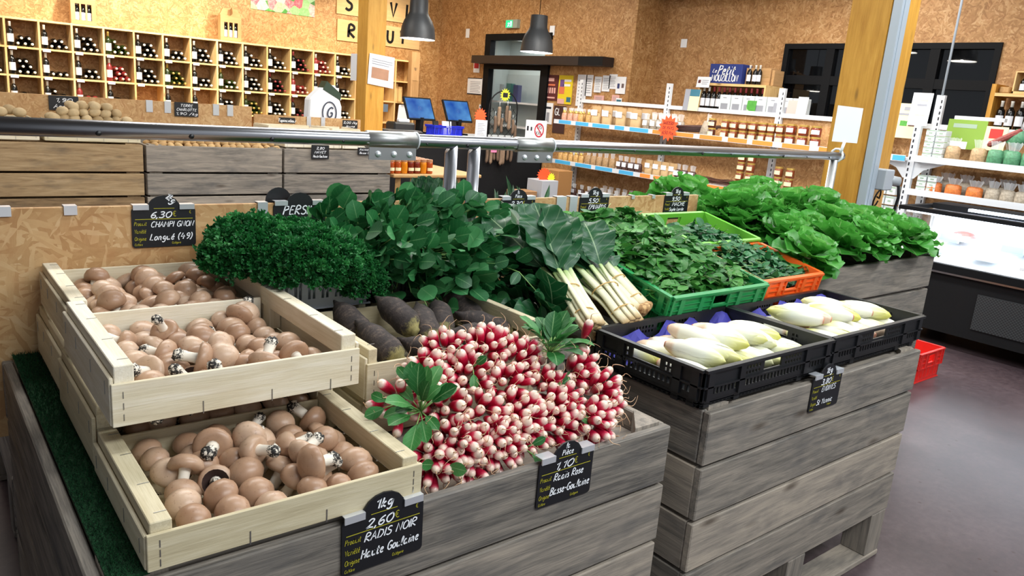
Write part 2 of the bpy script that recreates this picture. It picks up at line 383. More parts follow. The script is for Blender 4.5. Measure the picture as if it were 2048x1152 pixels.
# ---------------------------------------------------------------- handwriting
GL = {
'0': '3,6 1,5 0.4,3 1,1 2.2,0 3.5,1 4,3 3.5,5 2.6,6', '1': '0.6,4.4 2.2,6 2.0,0', '2': '0.4,4.8 1.6,6 3,5.6 3.2,4.4 1.8,2 0.2,0.2 1.6,0.6 3.8,0',
'3': '0.5,5.6 2.2,6 3.2,5 2.6,3.8 1.4,3.3 3,2.8 3.6,1.4 2.4,0.1 0.3,0.4', '4': '1.6,6 0.4,2.4 3.8,2.6|2.8,4 2.6,0', '5': '3.4,6 1,6 0.7,3.6 2.4,3.8 3.4,2.2 2.4,0.2 0.3,0.3',
'6': '3.2,5.8 1.4,4.6 0.5,2.2 1.2,0.3 2.6,0.1 3.4,1.5 2.6,2.9 0.9,2.3', '7': '0.4,5.8 3.6,6 1.6,0', '8': '2.8,5.6 1.2,5.8 0.8,4.4 2.2,3.2 3.2,1.6 2.2,0.1 0.8,0.6 1,2.2 2.6,3.6 3.2,5 2.4,5.9',
'9': '3.2,4.8 2,5.9 0.8,4.8 1.2,3.3 2.6,3.4 3.3,5 3,2 1.4,0', ',': '0.6,0.6 0.1,-1.2', '.': '0.2,0.3 0.5,0', '(': '1.4,6.6 0.3,4.4 0.3,1.6 1.4,-0.8', ')': '0.2,6.6 1.3,4.4 1.3,1.6 0.2,-0.8',
'-': '0.2,2.6 1.8,2.7', '/': '0.1,-0.6 2.4,6.6', "'": '0.5,6 0.2,4.6',
'€': '3.6,5.4 2.4,6 1.2,5 0.8,3 1.3,0.9 2.5,0 3.6,0.6|0,3.6 2.8,3.6|0,2.4 2.5,2.4', '%': '1,6 0.2,5 1,4 1.7,5 1,6|0.3,0 3.3,6|2.6,2 1.8,1 2.6,0 3.4,1 2.6,2',
'A': '0,0 1.9,6 3.4,0|0.7,2.2 3,2.3', 'B': '0.6,6 0.4,0|0.5,5.9 2.8,5.7 3,4.2 0.7,3.2 3.3,2.4 3.2,0.5 0.4,0', 'C': '3.6,5.4 2,6 0.6,4.4 0.5,1.6 1.8,0 3.4,0.6', 'D': '0.6,6 0.4,0 2.4,0.4 3.7,2.6 3,5 0.4,6',
'E': '3.2,5.8 1,6 0.5,3.2 2.6,3.3|0.5,3.2 0.7,0.1 3.2,0.2', 'F': '0.6,0 0.8,6 3.4,6|0.8,3.2 2.8,3.3', 'G': '3.5,5.2 2.2,6 0.6,4.4 0.5,1.4 2,0 3.4,0.8 3.4,2.6 2.2,2.6', 'H': '0.5,6 0.3,0|3.5,6 3.2,0|0.4,3 3.3,3.1',
'I': '0.6,6 0.4,0', 'J': '2.4,6 2.3,1.2 1.2,0 0.2,1', 'K': '0.6,6 0.4,0|3.2,6 0.6,2.8 3.4,0', 'L': '0.9,6 0.4,0.2 3,0.1', 'M': '0.2,0 0.8,6 2.1,2.2 3.6,6 4,0', 'N': '0.2,0 0.6,6 3.2,0.2 3.6,6', 'O': '2.2,6 0.6,4.6 0.5,1.4 2,0 3.6,1.4 3.6,4.6 2,6',
'P': '0.4,0 0.7,6 3,5.6 3.2,3.9 0.7,2.8', 'R': '0.3,0 0.7,6 2.9,5.7 3,4 0.6,2.9 3.4,0', 'S': '3.2,5.3 2,6 0.7,5 1.2,3.6 3,2.5 3,0.8 1.6,0 0.2,0.7', 'T': '0,6 3.8,6|2,6 1.8,0', 'U': '0.5,6 0.5,1.4 1.8,0 3.2,1.2 3.4,6', 'V': '0.2,6 1.8,0 3.6,6', 'X': '0.3,6 3.4,0|3.4,6 0.2,0', 'Y': '0.2,6 1.9,3 1.7,0|3.7,6 1.9,3', 'Z': '0.3,6 3.4,5.9 0.2,0.1 3.6,0.1',
'a': '2.6,3 1.4,3.6 0.4,2.2 0.6,0.4 1.7,0.2 2.6,1.8 2.7,3.4 2.6,0.6 3.4,0.2', 'b': '1,6 0.5,0.6|0.6,2 1.6,3.4 2.8,2.6 2.6,0.6 1.2,0 0.5,0.8', 'c': '2.5,3 1.4,3.6 0.4,2.2 0.6,0.4 1.6,0 2.6,0.6', 'd': '2.5,2.8 1.3,3.4 0.3,1.8 0.8,0.1 1.9,0.4 2.6,2.4 3,6 2.6,0.8 3.3,0.1',
'e': '0.5,1.8 2.3,2.4 2,3.5 0.9,3.2 0.4,1.4 1.2,0 2.7,0.6', 'f': '2.6,5.6 1.8,6 1.2,4 0.8,-1|0.3,3.2 2.2,3.3', 'g': '2.6,3 1.3,3.6 0.4,2.2 0.9,0.8 2,1.2 2.7,3.4 2.4,-1 1.2,-2.2 0.2,-1.4', 'h': '1,6 0.4,0|0.5,1.6 1.6,3.4 2.4,2.6 2.4,0.2', 'i': '0.8,3.4 0.5,0.6 1.2,0.1|0.9,5 1,5.2',
'k': '1,6 0.4,0|2.4,3.4 0.7,1.8 2.6,0', 'l': '0.4,0.6 1.6,4.6 1.2,6 0.6,4.4 0.6,0.6 1.4,0.1', 'm': '0.4,3.4 0.4,0|0.4,2 1.3,3.5 1.8,2.6 1.8,0|1.8,2 2.8,3.5 3.3,2.6 3.4,0', 'n': '0.4,3.4 0.4,0|0.4,1.8 1.5,3.5 2.3,2.6 2.3,0.4 3,0.1', 'o': '1.4,3.5 0.4,2.4 0.6,0.4 1.6,0 2.6,1.2 2.3,3 1.4,3.5',
'p': '0.5,3.4 0.2,-2|0.4,2.2 1.6,3.5 2.6,2.4 2,0.4 0.5,0.6', 'r': '0.4,3.4 0.5,0|0.5,2 1.2,3.3 2.2,3.2', 's': '1.9,3.1 1,3.5 0.6,2.6 1.9,1.4 1.6,0.2 0.2,0.3', 't': '1.3,5.4 0.7,0.8 1.4,0 2.1,0.5|0.1,3.6 2.2,3.7', 'u': '0.4,3.4 0.5,0.8 1.3,0 2.3,1.2 2.5,3.4 2.4,0.6 3.1,0.1', 'v': '0.2,3.4 1.2,0.1 2.4,3.4', 'x': '0.2,3.4 2.2,0|2.2,3.4 0.1,0', 'y': '0.3,3.4 0.6,1.4 1.8,1 2.4,3.4 1.8,-1.4 0.4,-2', 'z': '0.3,3.4 2.2,3.3 0.3,0.1 2.5,0',
'é': '0.5,1.8 2.3,2.4 2,3.5 0.9,3.2 0.4,1.4 1.2,0 2.7,0.6|1.2,4.4 2.2,5.6', 'è': '0.5,1.8 2.3,2.4 2,3.5 0.9,3.2 0.4,1.4 1.2,0 2.7,0.6|0.7,5.6 1.6,4.4', 'â': '2.6,3 1.4,3.6 0.4,2.2 0.6,0.4 1.7,0.2 2.6,1.8 2.7,3.4 2.6,0.6 3.4,0.2',
}
def spline(p, k=3):
    if len(p) < 3: return p
    q = []
    for i in range(len(p)-1):
        a = p[max(0, i-1)]; b = p[i]; c = p[i+1]; d = p[min(len(p)-1, i+2)]
        for j in range(k):
            t = j/k
            q.append(tuple(0.5*((2*b[x])+(-a[x]+c[x])*t+(2*a[x]-5*b[x]+4*c[x]-d[x])*t*t+(-a[x]+3*b[x]-3*c[x]+d[x])*t**3) for x in (0, 1)))
    q.append(p[-1]); return q
SHARP = set('ADEFHIKLMNTVXYZ147P/(-')
def ribbon(mb, pts, wd, y, m=None):
    vs = []; fs = []; n = len(pts)
    for i in range(n):
        a = pts[max(0, i-1)]; b = pts[min(n-1, i+1)]
        dx, dz = b[0]-a[0], b[1]-a[1]; L = math.hypot(dx, dz) or 1
        nx, nz = -dz/L*wd/2, dx/L*wd/2
        vs += [(pts[i][0]+nx, y, pts[i][1]+nz), (pts[i][0]-nx, y, pts[i][1]-nz)]
    for i in range(n-1): fs.append((2*i, 2*i+1, 2*i+3, 2*i+2))
    mb.add(vs, fs, [(0, 0, 0)]*len(vs), False, 0.5, m)
def write(mb, text, x, z, h, wd=None, y=-.0008, slant=.18, rot=0.0, wid=None, m=None, sp=1.0):
    """strokes on the local x-z plane; h = capital height; wid squeezes the line to that width"""
    u = h/6; wd = wd or h*.13; cx = 0; strokes = []
    for ch in text:
        if ch == ' ': cx += 2.6; continue
        g = GL.get(ch)
        if not g: continue
        mx = 0
        for st in g.split('|'):
            p = [tuple(map(float, q.split(','))) for q in st.split()]
            mx = max(mx, max(q[0] for q in p))
            if ch not in SHARP: p = spline(p)
            strokes.append([(cx+q[0]+slant*q[1], q[1]) for q in p])
        cx += (mx+.75)*sp
    k = u if wid is None else min(wid/cx, u*3)
    for st in strokes:
        pts = [(a*k, b*u) for a, b in st]
        pts = [(x+a*cos(rot)-b*sin(rot), z+a*sin(rot)+b*cos(rot)) for a, b in pts]
        ribbon(mb, pts, wd, y, m)
    return cx*k

def rrect(x0, x1, z0, z1, r=.008, k=3):
    p = []
    for cx, cz, a0 in ((x1-r, z0+r, -90), (x1-r, z1-r, 0), (x0+r, z1-r, 90), (x0+r, z0+r, 180)):
        for i in range(k+1):
            a = R(a0+90*i/k); p.append((cx+r*cos(a), cz+r*sin(a)))
    return p
def price_sign(loc, label, unit, price, lines, W=.165, Hh=.108, rot=(0, 0, 0), printed=True, unit_rot=0, hooks=(-1, 1)):
    """black slate price board hung by two metal clips; local origin = middle of its top edge"""
    t = thing('price_sign', label, 'sign', loc, rot)
    b = MB(); x0, x1 = -W/2, W/2
    poly = rrect(x0, x1, -Hh, 0)
    k = 4; ra = W*.26
    top = []
    for i in range(9):
        a = R(0+180*i/8); top.append((ra*cos(a), -.002+ra*.86*sin(a)))
    # insert the arch between the two upper corners
    poly2 = poly[:2*k]+top+poly[2*k:]
    b.prism(poly2, 0, .004); b.build('board', M['slate'], t)
    for sx in hooks:
        c = MB(); cx = sx*W*.36; cw = W*.12
        c.box(cx-cw, cx+cw, -.0045, -.0015, -.004, .0085); c.box(cx-cw, cx+cw, -.0045, .022, .0085, .010)
        o = c.build('clip', M['chrome'], t)
    if printed:
        p = MB()
        ribbon(p, [(x0+.008, -.030), (x1-.008, -.030)], .0016, -.0007)
        ribbon(p, [(-ra*.62, -.001), (ra*.62, -.001)], .0014, -.0007)
        write(p, '€', .022, -.023, .014, .0016, slant=0); write(p, '€', x1-.017, -.016, .008, .001, slant=0)
        write(p, 'Produit', x0+.005, -.047, .0105, .0011, wid=.032); write(p, 'Variété', x0+.005, -.068, .0105, .0011, wid=.030)
        write(p, 'Origine', x0+.005, -.088, .0105, .0011, wid=.030); write(p, 'Calibre', x0+.005, -.102, .006, .0008, wid=.02); write(p, 'Catégorie', .018, -.1, .006, .0008, wid=.024)
        p.build('printed_fields', M['yellow_ink'], t)
    h = MB()
    if unit:
        ul = unit.split('|')
        if len(ul) == 1: write(h, ul[0], -.020 if not unit_rot else .0, .007 if not unit_rot else .030, .018, .0032, rot=unit_rot, wid=.038 if not unit_rot else .03)
        else:
            write(h, ul[0], -.008, .019, .012, .002, wid=.012); write(h, ul[1], -.018, .004, .012, .002, wid=.034)
    if price: write(h, price, -.037, -.0265, .0165, .0028, wid=.056, slant=.25)
    for (tx, x, z, hh, wid) in lines: write(h, tx, x, z, hh, max(.0017, hh*.15), wid=wid, slant=.22)
    if h.v: h.build('handwriting', M['chalk'], t)
    return t

# ---------------------------------------------------------------- the room
def slab(name, x0, x1, y0, y1, z0, z1, m):
    b = MB(); b.box(x0, x1, y0, y1, z0, z1); o = b.build(name, m); return struct(o)
g = G('polished_floor'); o_ = g.obj()
n1 = g.noise(o_, 1.6, 5, .6); n2 = g.noise(o_, 28, 4, .7)
c_ = g.ramp(g.math('ADD', g.math('MULTIPLY', n1, .6), g.math('MULTIPLY', n2, .4)), [(.32, lin((52, 42, 46))), (.5, lin((76, 63, 66))), (.68, lin((98, 84, 86)))])
sp_ = g.n('ShaderNodeTexVoronoi', ins={'Vector': o_, 'Scale': 9.0})
c_ = g.mix(g.ramp(sp_.outputs['Distance'], [(.03, (1, 1, 1)), (.09, (0, 0, 0))]), c_, lin((56, 34, 28)))
g.p(Base_Color=c_, Roughness=g.math('ADD', g.math('MULTIPLY', n2, .15), .26), Specular_IOR_Level=.5, Normal=g.bump(n2, .06, .002)); M['floor'] = g.m
slab('floor', -3, 9.2, -2.5, 13, -.1, 0, M['floor'])
slab('light_blocker_left', -1.1, -1.0, .9, 3.6, 0, 2.4, plain('dark_light_blocker', (34, 32, 32), .9))  # unseen blocker added to keep ambient light off the left bin side
slab('ceiling', -3, 9.2, -2.5, 13, 4.0, 4.1, plain('dark_ceiling', (92, 84, 76), .9))
slab('wall_back', -3, 8.2, 12.4, 12.55, 0, 4, M['osb_wall_x'])
slab('wall_right', 8.0, 8.15, 7.6, 12.4, 0, 4, M['osb_wall_y'])
slab('wall_return', 8.0, 8.65, 7.56, 7.6, 0, 4, M['osb_wall_x'])
# window wall with a long opening
b = MB()
b.box(8.5, 8.65, 5.55, 7.56, 0, 4); b.box(8.5, 8.65, -2.5, 3.17, 0, 4); b.box(8.5, 8.65, 3.17, 5.55, 2.47, 4)
struct(b.build('wall_window_side', M['osb_wall_y']))
slab('trim_1', 8.0, 8.5, 4.6, 7.56, 3.06, 3.16, plain('grey_soffit', (120, 118, 116), .8))
g = G('dark_glass'); g.p(Base_Color=lin((5, 6, 8))+(1,), Roughness=.02, Specular_IOR_Level=.5); M['dark_glass'] = g.m
def window(name, y0, y1, z0, z1, mull, bars):
    t = struct(thing(name, 'black framed window wall, dark outside', 'window', (8.5, y0, z0)))
    del t['label']; del t['category']
    L = y1-y0; Hh = z1-z0; f = MB()
    f.box(-.02, .08, 0, L, Hh-.06, Hh); f.box(-.02, .08, 0, L, 0, .06); f.box(-.02, .08, 0, .06, .06, Hh-.06); f.box(-.02, .08, L-.06, L, .06, Hh-.06)
    for y in mull: f.box(-.015, .08, y-y0-.05, y-y0+.05, .06, Hh-.06)
    ys = [y0]+list(mull)+[y1]
    for i in range(len(ys)-1): f.box(-.012, .08, ys[i]-y0+.05, ys[i+1]-y0-.05, bars-z0-.05, bars-z0+.05)
    f.build('window_frame', M['black_frame'], t)
    for i in range(len(ys)-1):
        p = MB(); p.box(.03, .045, ys[i]-y0+.05, ys[i+1]-y0-.05, .06, Hh-.06); p.build('pane', M['dark_glass'], t)
    return t
window('window_1', 3.17, 5.55, 0.0, 2.47, (3.79, 4.95), 2.06)

# ---------------------------------------------------------------- front stall: pallet bins
def pallox(name, label, x0, x1, y0, y1, zt, planks_z, m, base=.0, inner=None, group=None, floor_z=None):
    t = thing(name, label, 'bin', (x0, y0, base), group=group)
    L = x1-x0; D = y1-y0; z1 = zt-base
    rr = random.Random(hash(label) % 1000 if False else len(label)*7+int(x0*100))
    def panel(nm, horizontal, at0, at1, length):
        b = MB(rr.randint(0, 999))
        for (a, c) in planks_z:
            a -= base; c -= base; j = rr.uniform(-.002, .002)
            if horizontal: b.box(0+j, length+j, at0, at1, a+.003, c-.003)
            else: b.box(at0, at1, .022+j, length-.022+j, a+.003, c-.003)
        return b.build(nm, m, t, bev=.003)
    panel('front_panel', True, 0, .022, L); panel('back_panel', True, D-.022, D, L)
    panel('side_panel', False, .0, .022, D); panel('side_panel', False, L-.022, L, D)
    zb = planks_z[-1][0]-base
    for px_, py_, sx, sy in ((.022, .022, 1, 1), (L-.022, .022, -1, 1), (.022, D-.022, 1, -1), (L-.022, D-.022, -1, -1)):
        b = MB(rr.randint(0, 999)); q = .085
        tri = [(px_, py_), (px_+sx*q, py_), (px_, py_+sy*q)]
        if sx*sy < 0: tri = tri[::-1]
        vs = [(p[0], p[1], zb) for p in tri]+[(p[0], p[1], z1+.004) for p in tri]
        b.add(vs, [(2, 1, 0), (3, 4, 5), (0, 1, 4, 3), (1, 2, 5, 4), (2, 0, 3, 5)], [(v[2], v[0]*1+3, v[1]) for v in vs])
        b.build('corner_post', m, t)
    b = MB(rr.randint(0, 999)); fz = zb if floor_z is None else floor_z-base
    b.box(.024, L-.024, .024, D-.024, fz, fz+.02); b.build('bin_floor', m, t)
    if zb > .08:
        b = MB(rr.randint(0, 999))
        for y in (0, D/2-.05, D-.1): b.box(0, L, y, y+.1, 0, .022)
        for x in (0, L/2-.05, L-.1):
            for y in (0, D/2-.05, D-.1): b.box(x, x+.1, y+.002, y+.098, .022, zb)
        b.build('pallet_base', m, t, bev=.003)
    return t
FR = [(.66, .815), (.5, .656), (.345, .496), (.19, .341)]
pallox('pallet_bin', 'grey plank bin in front holding the mushroom crates and pink radishes', .165, 1.425, 1.08, 2.2, .815, FR, M['weathered'], floor_z=.74)
pallox('pallet_bin', 'grey plank bin carrying the black trays of endives', 1.575, 2.77, 1.08, 2.2, .815, FR, M['weathered'], floor_z=.78)
pallox('pallet_bin', 'taller grey plank bin heaped with lettuces', 2.82, 4.0, 1.59, 2.79, .98, [(.81, .975), (.64, .803), (.48, .634), (.33, .474), (.19, .325)], M['weathered'], floor_z=.8)
# inner boards the crates stand on (front bin)
b = MB(3)
for i in range(7): b.box(.190, .716, 1.105+i*.154, 1.255+i*.154, .796, .8155)
tag(b.build('inner_shelf', M['weathered']), 'plank shelf in the front bin under the turf and the mushroom crates', 'shelf')
# artificial turf
g = G('green_turf'); nz = g.noise(g.obj(), 260, 2); g.p(Base_Color=g.ramp(nz, [(.3, lin((6, 44, 22))), (.7, lin((20, 92, 46)))]), Roughness=.95, Normal=g.bump(nz, 1, .01)); M['turf'] = g.m
b = MB(2); b.box(.188, .245, 1.10, 2.2, .8165, .823)
tag(b.build('turf_mat', M['turf']), 'strip of green artificial turf along the left rim of the front bin', 'turf mat')
b = MB(4); rr = random.Random(8)
for i in range(5200):
    x, y = rr.uniform(.187, .246), rr.uniform(1.10, 2.20); a = rr.uniform(0, 6.28); l = rr.uniform(.004, .011)
    b.add([(x-.0012*cos(a), y-.0012*sin(a), .824), (x+.0012*cos(a), y+.0012*sin(a), .824), (x+rr.uniform(-.005, .005), y+rr.uniform(-.005, .005), .824+l)], [(0, 1, 2)], [(0, 0, 0)]*3)
tf = b.build('turf_blades', M['turf'], bpy.data.objects['turf_mat']); tf['kind'] = 'stuff'
# OSB dividers
def board(name, label, x0, x1, y0, y1, z0, z1, m):
    name = 'chipboard_sheet'
    b = MB(1); b.box(x0, x1, y0, y1, z0, z1); return tag(b.build(name, m, bev=.001), label, 'panel')
board('divider_panel', 'chipboard divider standing along the back of the front stall', -.15, 2.885, 2.215, 2.233, .6, 1.196, M['osb_xz'])
b = MB(); 
for x in (.0, 1.5, 2.75): b.box(x, x+.05, 2.236, 2.29, 0, 1.15)
tag(b.build('divider_battens', M['weathered']), 'battens holding the chipboard divider upright from behind', 'batten')

# ---------------------------------------------------------------- steel rail over the divider
RY, RZ = 2.15, 1.400
t = thing('bumper_rail', 'brushed steel tube rail running above the front stall', 'rail', (0, RY, RZ))
b = MB(); b.cyl((-.7, 0, 0), (3.97, 0, 0), .022, 24); b.build('tube', M['steel'], t)
for x0, x1 in ((1.14, 1.312), (1.725, 1.893)):
    b = MB(); b.cyl((x0, 0, 0), (x1, 0, 0), .027, 24); sl = b.build('sleeve', M['steel_dull'], t)
    b = MB(); b.cyl((x1, 0, 0), (x1+.004, 0, 0), .0285, 24); b.build('sleeve_ring', M['white_metal'], t)
    b = MB(); b.box(x0-.006, x1-.012, -.031, -.026, -.060, -.022); pl = b.build('clamp_plate', M['steel_dull'], t)
    for k in range(3):
        b = MB(); c = x0+.024+k*.056
        b.lathe([(0, .009), (.006, .0075), (.0095, .003), (.0105, 0)], 12, TR((c, -.031, -.042), R(90), 0, 0)); b.build('bolt', M['chrome'], pl)
for x in (.396, .616, .834, 1.507, 2.762, 3.389):
    b = MB(); b.lathe([(0, .005), (.0055, .0042), (.0075, 0)], 10, TR((x, -.0195, -.008), R(90), 0, 0)); b.build('plug', M['black_plastic'], t)
for x in (1.052, 1.347, 1.665, 1.918, 2.13, 2.328, 2.546, 2.968, 3.18, 3.599, 3.813):
    b = MB(); b.lathe([(0, .003), (.0035, .002), (.004, 0)], 8, TR((x, -.0205, -.008), R(90), 0, 0)); b.build('plug', M['black_plastic'], t)
for x in (1.456, 1.55):
    b = MB(); sg = 20
    vs = []; r_ = .0215
    for z in (0, 1):
        for k in range(sg):
            a = 2*pi*k/sg; vs.append((x+r_*cos(a), r_*sin(a), -.546 if z == 0 else -.018+.020*cos(a)))
    fs = [(k, (k+1) % sg, sg+(k+1) % sg, sg+k) for k in range(sg)]+[tuple(range(sg, 2*sg))]
    b.add(vs, fs, [(v[2], v[0], v[1]) for v in vs], True); b.build('post', M['steel'], t)
b = MB(); b.cyl((3.9, 0, -1.402), (3.9, 0, -.02), .022, 20); b.build('post', M['steel_dull'], t)

# ---------------------------------------------------------------- wooden mushroom crates
def wood_crate(label, x0, x1, y0, y1, z0, z1, m, front=True, back=True, board_h=None, side_rail=.040, rz=0, group=None, low=.012, rail_h=.045):
    t = thing('wooden_crate', label, 'crate', ((x0+x1)/2, (y0+y1)/2, z0), (0, 0, rz), group)
    a = (x1-x0)/2; d = (y1-y0)/2; Hh = z1-z0; s = int(x0*1000+y0*100)
    for sx in (-1, 1):
        b = MB(s+sx); 
        b.box(min(sx*a, sx*(a-.007)), max(sx*a, sx*(a-.007)), -d, d, .004, Hh-rail_h*.45)
        b.box(min(sx*(a-.008), sx*(a-side_rail)), max(sx*(a-.008), sx*(a-side_rail)), -d, d, Hh-rail_h, Hh)
        for y in (-d+.005, d-.05): b.box(min(sx*(a-.008), sx*(a-.036)), max(sx*(a-.008), sx*(a-.036)), y, y+.045, .012, Hh-rail_h)
        e = b.build('side_board', m, t, bev=.0015)
        st = MB()
        for q in (-.85, -.3, .35, .86):
            st.box(sx*(a-.03)-.009, sx*(a-.03)+.009, q*d-.0008, q*d+.0008, Hh, Hh+.0009)
            st.box(sx*(a+.0004)-.0006, sx*(a+.0004)+.0006, q*d-.0008, q*d+.0008, Hh-.06, Hh-.035)
        st.build('staples', M['steel_dull'], e)
    bh = (board_h or Hh-.02)
    if front:
        b = MB(s+3); b.box(-a+.002, a-.002, -d-.008, -d-.0005, .004, bh); f = b.build('front_board', m, t, bev=.001)
        st = MB()
        for x in (-a+.02, a-.02, ):
            for z in (.25, .5, .75): st.box(x-.0007, x+.0007, -d-.009, -d-.008, z*bh-.006, z*bh+.006)
        for x in (-a*.35, a*.2, a*.72): st.box(x-.0009, x+.0009, -d-.0092, -d-.008, .002, .026)
        st.build('staples', M['steel_dull'], f)
    if back:
        b = MB(s+4); b.box(-a+.042, a-.042, d-.008, d-.001, .004, bh); b.build('back_board', m, t, bev=.001)
    b = MB(s+5); n = 5
    for k in range(n):
        y = -d+2*d*k/n; b.box(-a+.01, a-.01, y+.004, y+2*d/n-.004, 0, .005)
    b.build('bottom_slats', m, t)
    return t
LOWZ = .826
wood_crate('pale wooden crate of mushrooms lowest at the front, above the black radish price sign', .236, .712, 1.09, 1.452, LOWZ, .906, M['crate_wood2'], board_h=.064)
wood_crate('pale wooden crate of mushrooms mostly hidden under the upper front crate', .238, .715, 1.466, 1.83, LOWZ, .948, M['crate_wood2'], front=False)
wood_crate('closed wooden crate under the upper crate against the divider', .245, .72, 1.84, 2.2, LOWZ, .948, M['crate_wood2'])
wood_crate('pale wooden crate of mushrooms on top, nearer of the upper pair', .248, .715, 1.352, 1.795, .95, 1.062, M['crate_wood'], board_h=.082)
wood_crate('pale wooden crate of mushrooms on top, against the chipboard divider', .258, .722, 1.807, 2.2, .95, 1.058, M['crate_wood'], front=False)  # glowing bar standing in for a tube's reflection in the rear glass
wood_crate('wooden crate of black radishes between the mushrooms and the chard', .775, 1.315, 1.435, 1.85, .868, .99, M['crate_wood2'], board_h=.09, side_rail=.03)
# ---------------------------------------------------------------- produce: shared materials
def leafmat(name, a, b, vein, rough=.42, vw=.07, trans=.18, veiny=True, spec=.45, c=None):
    g = G(name); pc = g.attr('pc'); rn = g.attr('rnd', 'Fac')
    s = g.n('ShaderNodeSeparateXYZ', ins={0: pc})
    col = g.ramp(rn, [(0, lin(a)), (1, lin(b))] if c is None else [(0, lin(a)), (.6, lin(b)), (1, lin(c))])
    nz = g.noise(g.obj(), 40, 3)
    col = g.mix(g.math('MULTIPLY', nz, .5), col, g.mix(1.0, col, (.5, .55, .5), 'MULTIPLY'))
    if veiny:
        ay = g.math('ABSOLUTE', s.outputs[1])
        mid = g.math('LESS_THAN', ay, vw)
        q = g.math('FRACT', g.math('ADD', g.math('MULTIPLY', s.outputs[0], 6.0), g.math('MULTIPLY', ay, -1.6)))
        side = g.math('MULTIPLY', g.math('LESS_THAN', q, .09), .28)
        col = g.mix(g.math('MULTIPLY', g.math('MAXIMUM', mid, side), .55), col, lin(vein))
    g.p(Base_Color=col, Roughness=rough, Specular_IOR_Level=spec)
    if trans:
        tr = g.n('ShaderNodeBsdfTranslucent', ins={0: col}); mx = g.n('ShaderNodeMixShader', ins={0: trans})
        g.t.links.new(g.b.outputs[0], mx.inputs[1]); g.t.links.new(tr.outputs[0], mx.inputs[2]); g.t.links.new(mx.outputs[0], g.out.inputs[0])
    return g.m
M['leaf_round'] = leafmat('round_leaf', (22, 84, 42), (46, 118, 64), (116, 166, 110), .42, .05, c=(78, 148, 90))
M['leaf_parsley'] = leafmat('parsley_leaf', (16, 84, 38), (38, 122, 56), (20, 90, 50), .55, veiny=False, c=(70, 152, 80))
M['leaf_chard'] = leafmat('chard_leaf', (14, 64, 34), (32, 92, 50), (170, 196, 150), .38, .03)
M['leaf_spinach'] = leafmat('spinach_leaf', (28, 92, 30), (58, 128, 48), (120, 170, 100), .45, .05, c=(86, 152, 66))
M['leaf_mache'] = leafmat('lambs_lettuce_leaf', (20, 78, 40), (42, 110, 60), (90, 150, 90), .42, .05, c=(64, 134, 78))
M['leaf_lettuce'] = leafmat('lettuce_leaf', (52, 136, 46), (92, 176, 70), (176, 216, 140), .4, .035, .3, c=(146, 208, 108))
M['leaf_radish'] = leafmat('radish_leaf', (20, 92, 36), (54, 128, 58), (150, 190, 130), .5, .06, c=(84, 148, 80))
M['stem_green'] = vary('green_stem', (72, 124, 58), (150, 184, 104), .5)
g = G('mushroom_cap'); n1 = g.noise(g.obj(), 22, 4); n2 = g.noise(g.obj(), 160, 3, .7)
inf = g.n('ShaderNodeObjectInfo').outputs['Random']
c_ = g.ramp(g.math('ADD', g.math('MULTIPLY', n1, .55), g.math('MULTIPLY', inf, .45)), [(.2, lin((148, 112, 86))), (.5, lin((178, 143, 116))), (.8, lin((208, 180, 155)))])
c_ = g.mix(g.ramp(n2, [(.60, (0, 0, 0)), (.72, (.5, .5, .5))]), c_, lin((112, 74, 52)))
g.p(Base_Color=c_, Roughness=.36, Specular_IOR_Level=.45); M['cap'] = g.m
M['gill'] = plain('dark_gills', (58, 38, 32), .8)
g = G('mushroom_stem'); pc = g.attr('pc'); s_ = g.n('ShaderNodeSeparateXYZ', ins={0: pc}); n1 = g.noise(g.map(g.obj(), (1, 1, 1)), 130, 3, .7)
lo = g.math('LESS_THAN', g.math('ADD', s_.outputs[0], g.math('MULTIPLY', g.math('SUBTRACT', n1, .5), .06)), -.030)
soil = g.math('MULTIPLY', lo, g.ramp(n1, [(.42, (0, 0, 0)), (.50, (1, 1, 1))]))
c_ = g.mix(soil, lin((232, 222, 206)), lin((26, 22, 20))); g.p(Base_Color=c_, Roughness=.7); M['mstem'] = g.m

# ---------------------------------------------------------------- mushrooms
def mushroom(kind):
    t = thing('mushroom', 'x', 'mushroom')
    b = MB(kind)
    if kind == 0: pr = [(.010, -.002), (.022, -.006), (.030, -.001), (.0325, .008), (.0295, .020), (.021, .0295), (.010, .0345), (0, .0355)]
    elif kind == 1: pr = [(.010, -.001), (.022, -.005), (.031, -.002), (.0345, .004), (.031, .015), (.021, .0235), (.010, .027), (0, .028)]
    else: pr = [(.0275, -.004), (.0335, -.002), (.0365, .004), (.033, .014), (.022, .0225), (.010, .026), (0, .0265)]
    b.lathe(pr, 18, None, sx=1.0, sy=1.0 if kind else .92, cap=False)
    if kind == 2: b.lathe([(.009, .012), (.020, .007), (.0285, -.0035)], 18, None, m=1, cap=False)
    b.build('cap', [M['cap'], M['gill']], t)
    b = MB(kind+5)
    b.lathe([(0, -.049), (.010, -.048), (.0135, -.042), (.0125, -.034), (.0105, -.022), (.0105, -.010), (.012, 0), (.012, .01)], 12)
    for v in range(len(b.v)):
        p = b.v[v]; k = .0018*sin(p.x*700+p.z*300)+.0015*sin(p.y*800-p.z*420) if p.z < -.03 else 0
        b.v[v] = Vector((p.x*(1+k*60)+.003*(p.z/.05)**2, p.y*(1+k*60), p.z+k))
    b.build('stem', M['mstem'], t)
    return kids(t)
mush = [mushroom(k) for k in (0, 1, 2)]
used = [False, False, False]
def put_mushroom(k, loc, rot, label, group, sc):
    if not used[k]:
        used[k] = True; o = mush[k]; o.location = loc; o.rotation_euler = rot; o.scale = (sc,)*3; o['label'] = label; o['group'] = group; return o
    return dup(mush[k], loc, rot, label, group, sc)
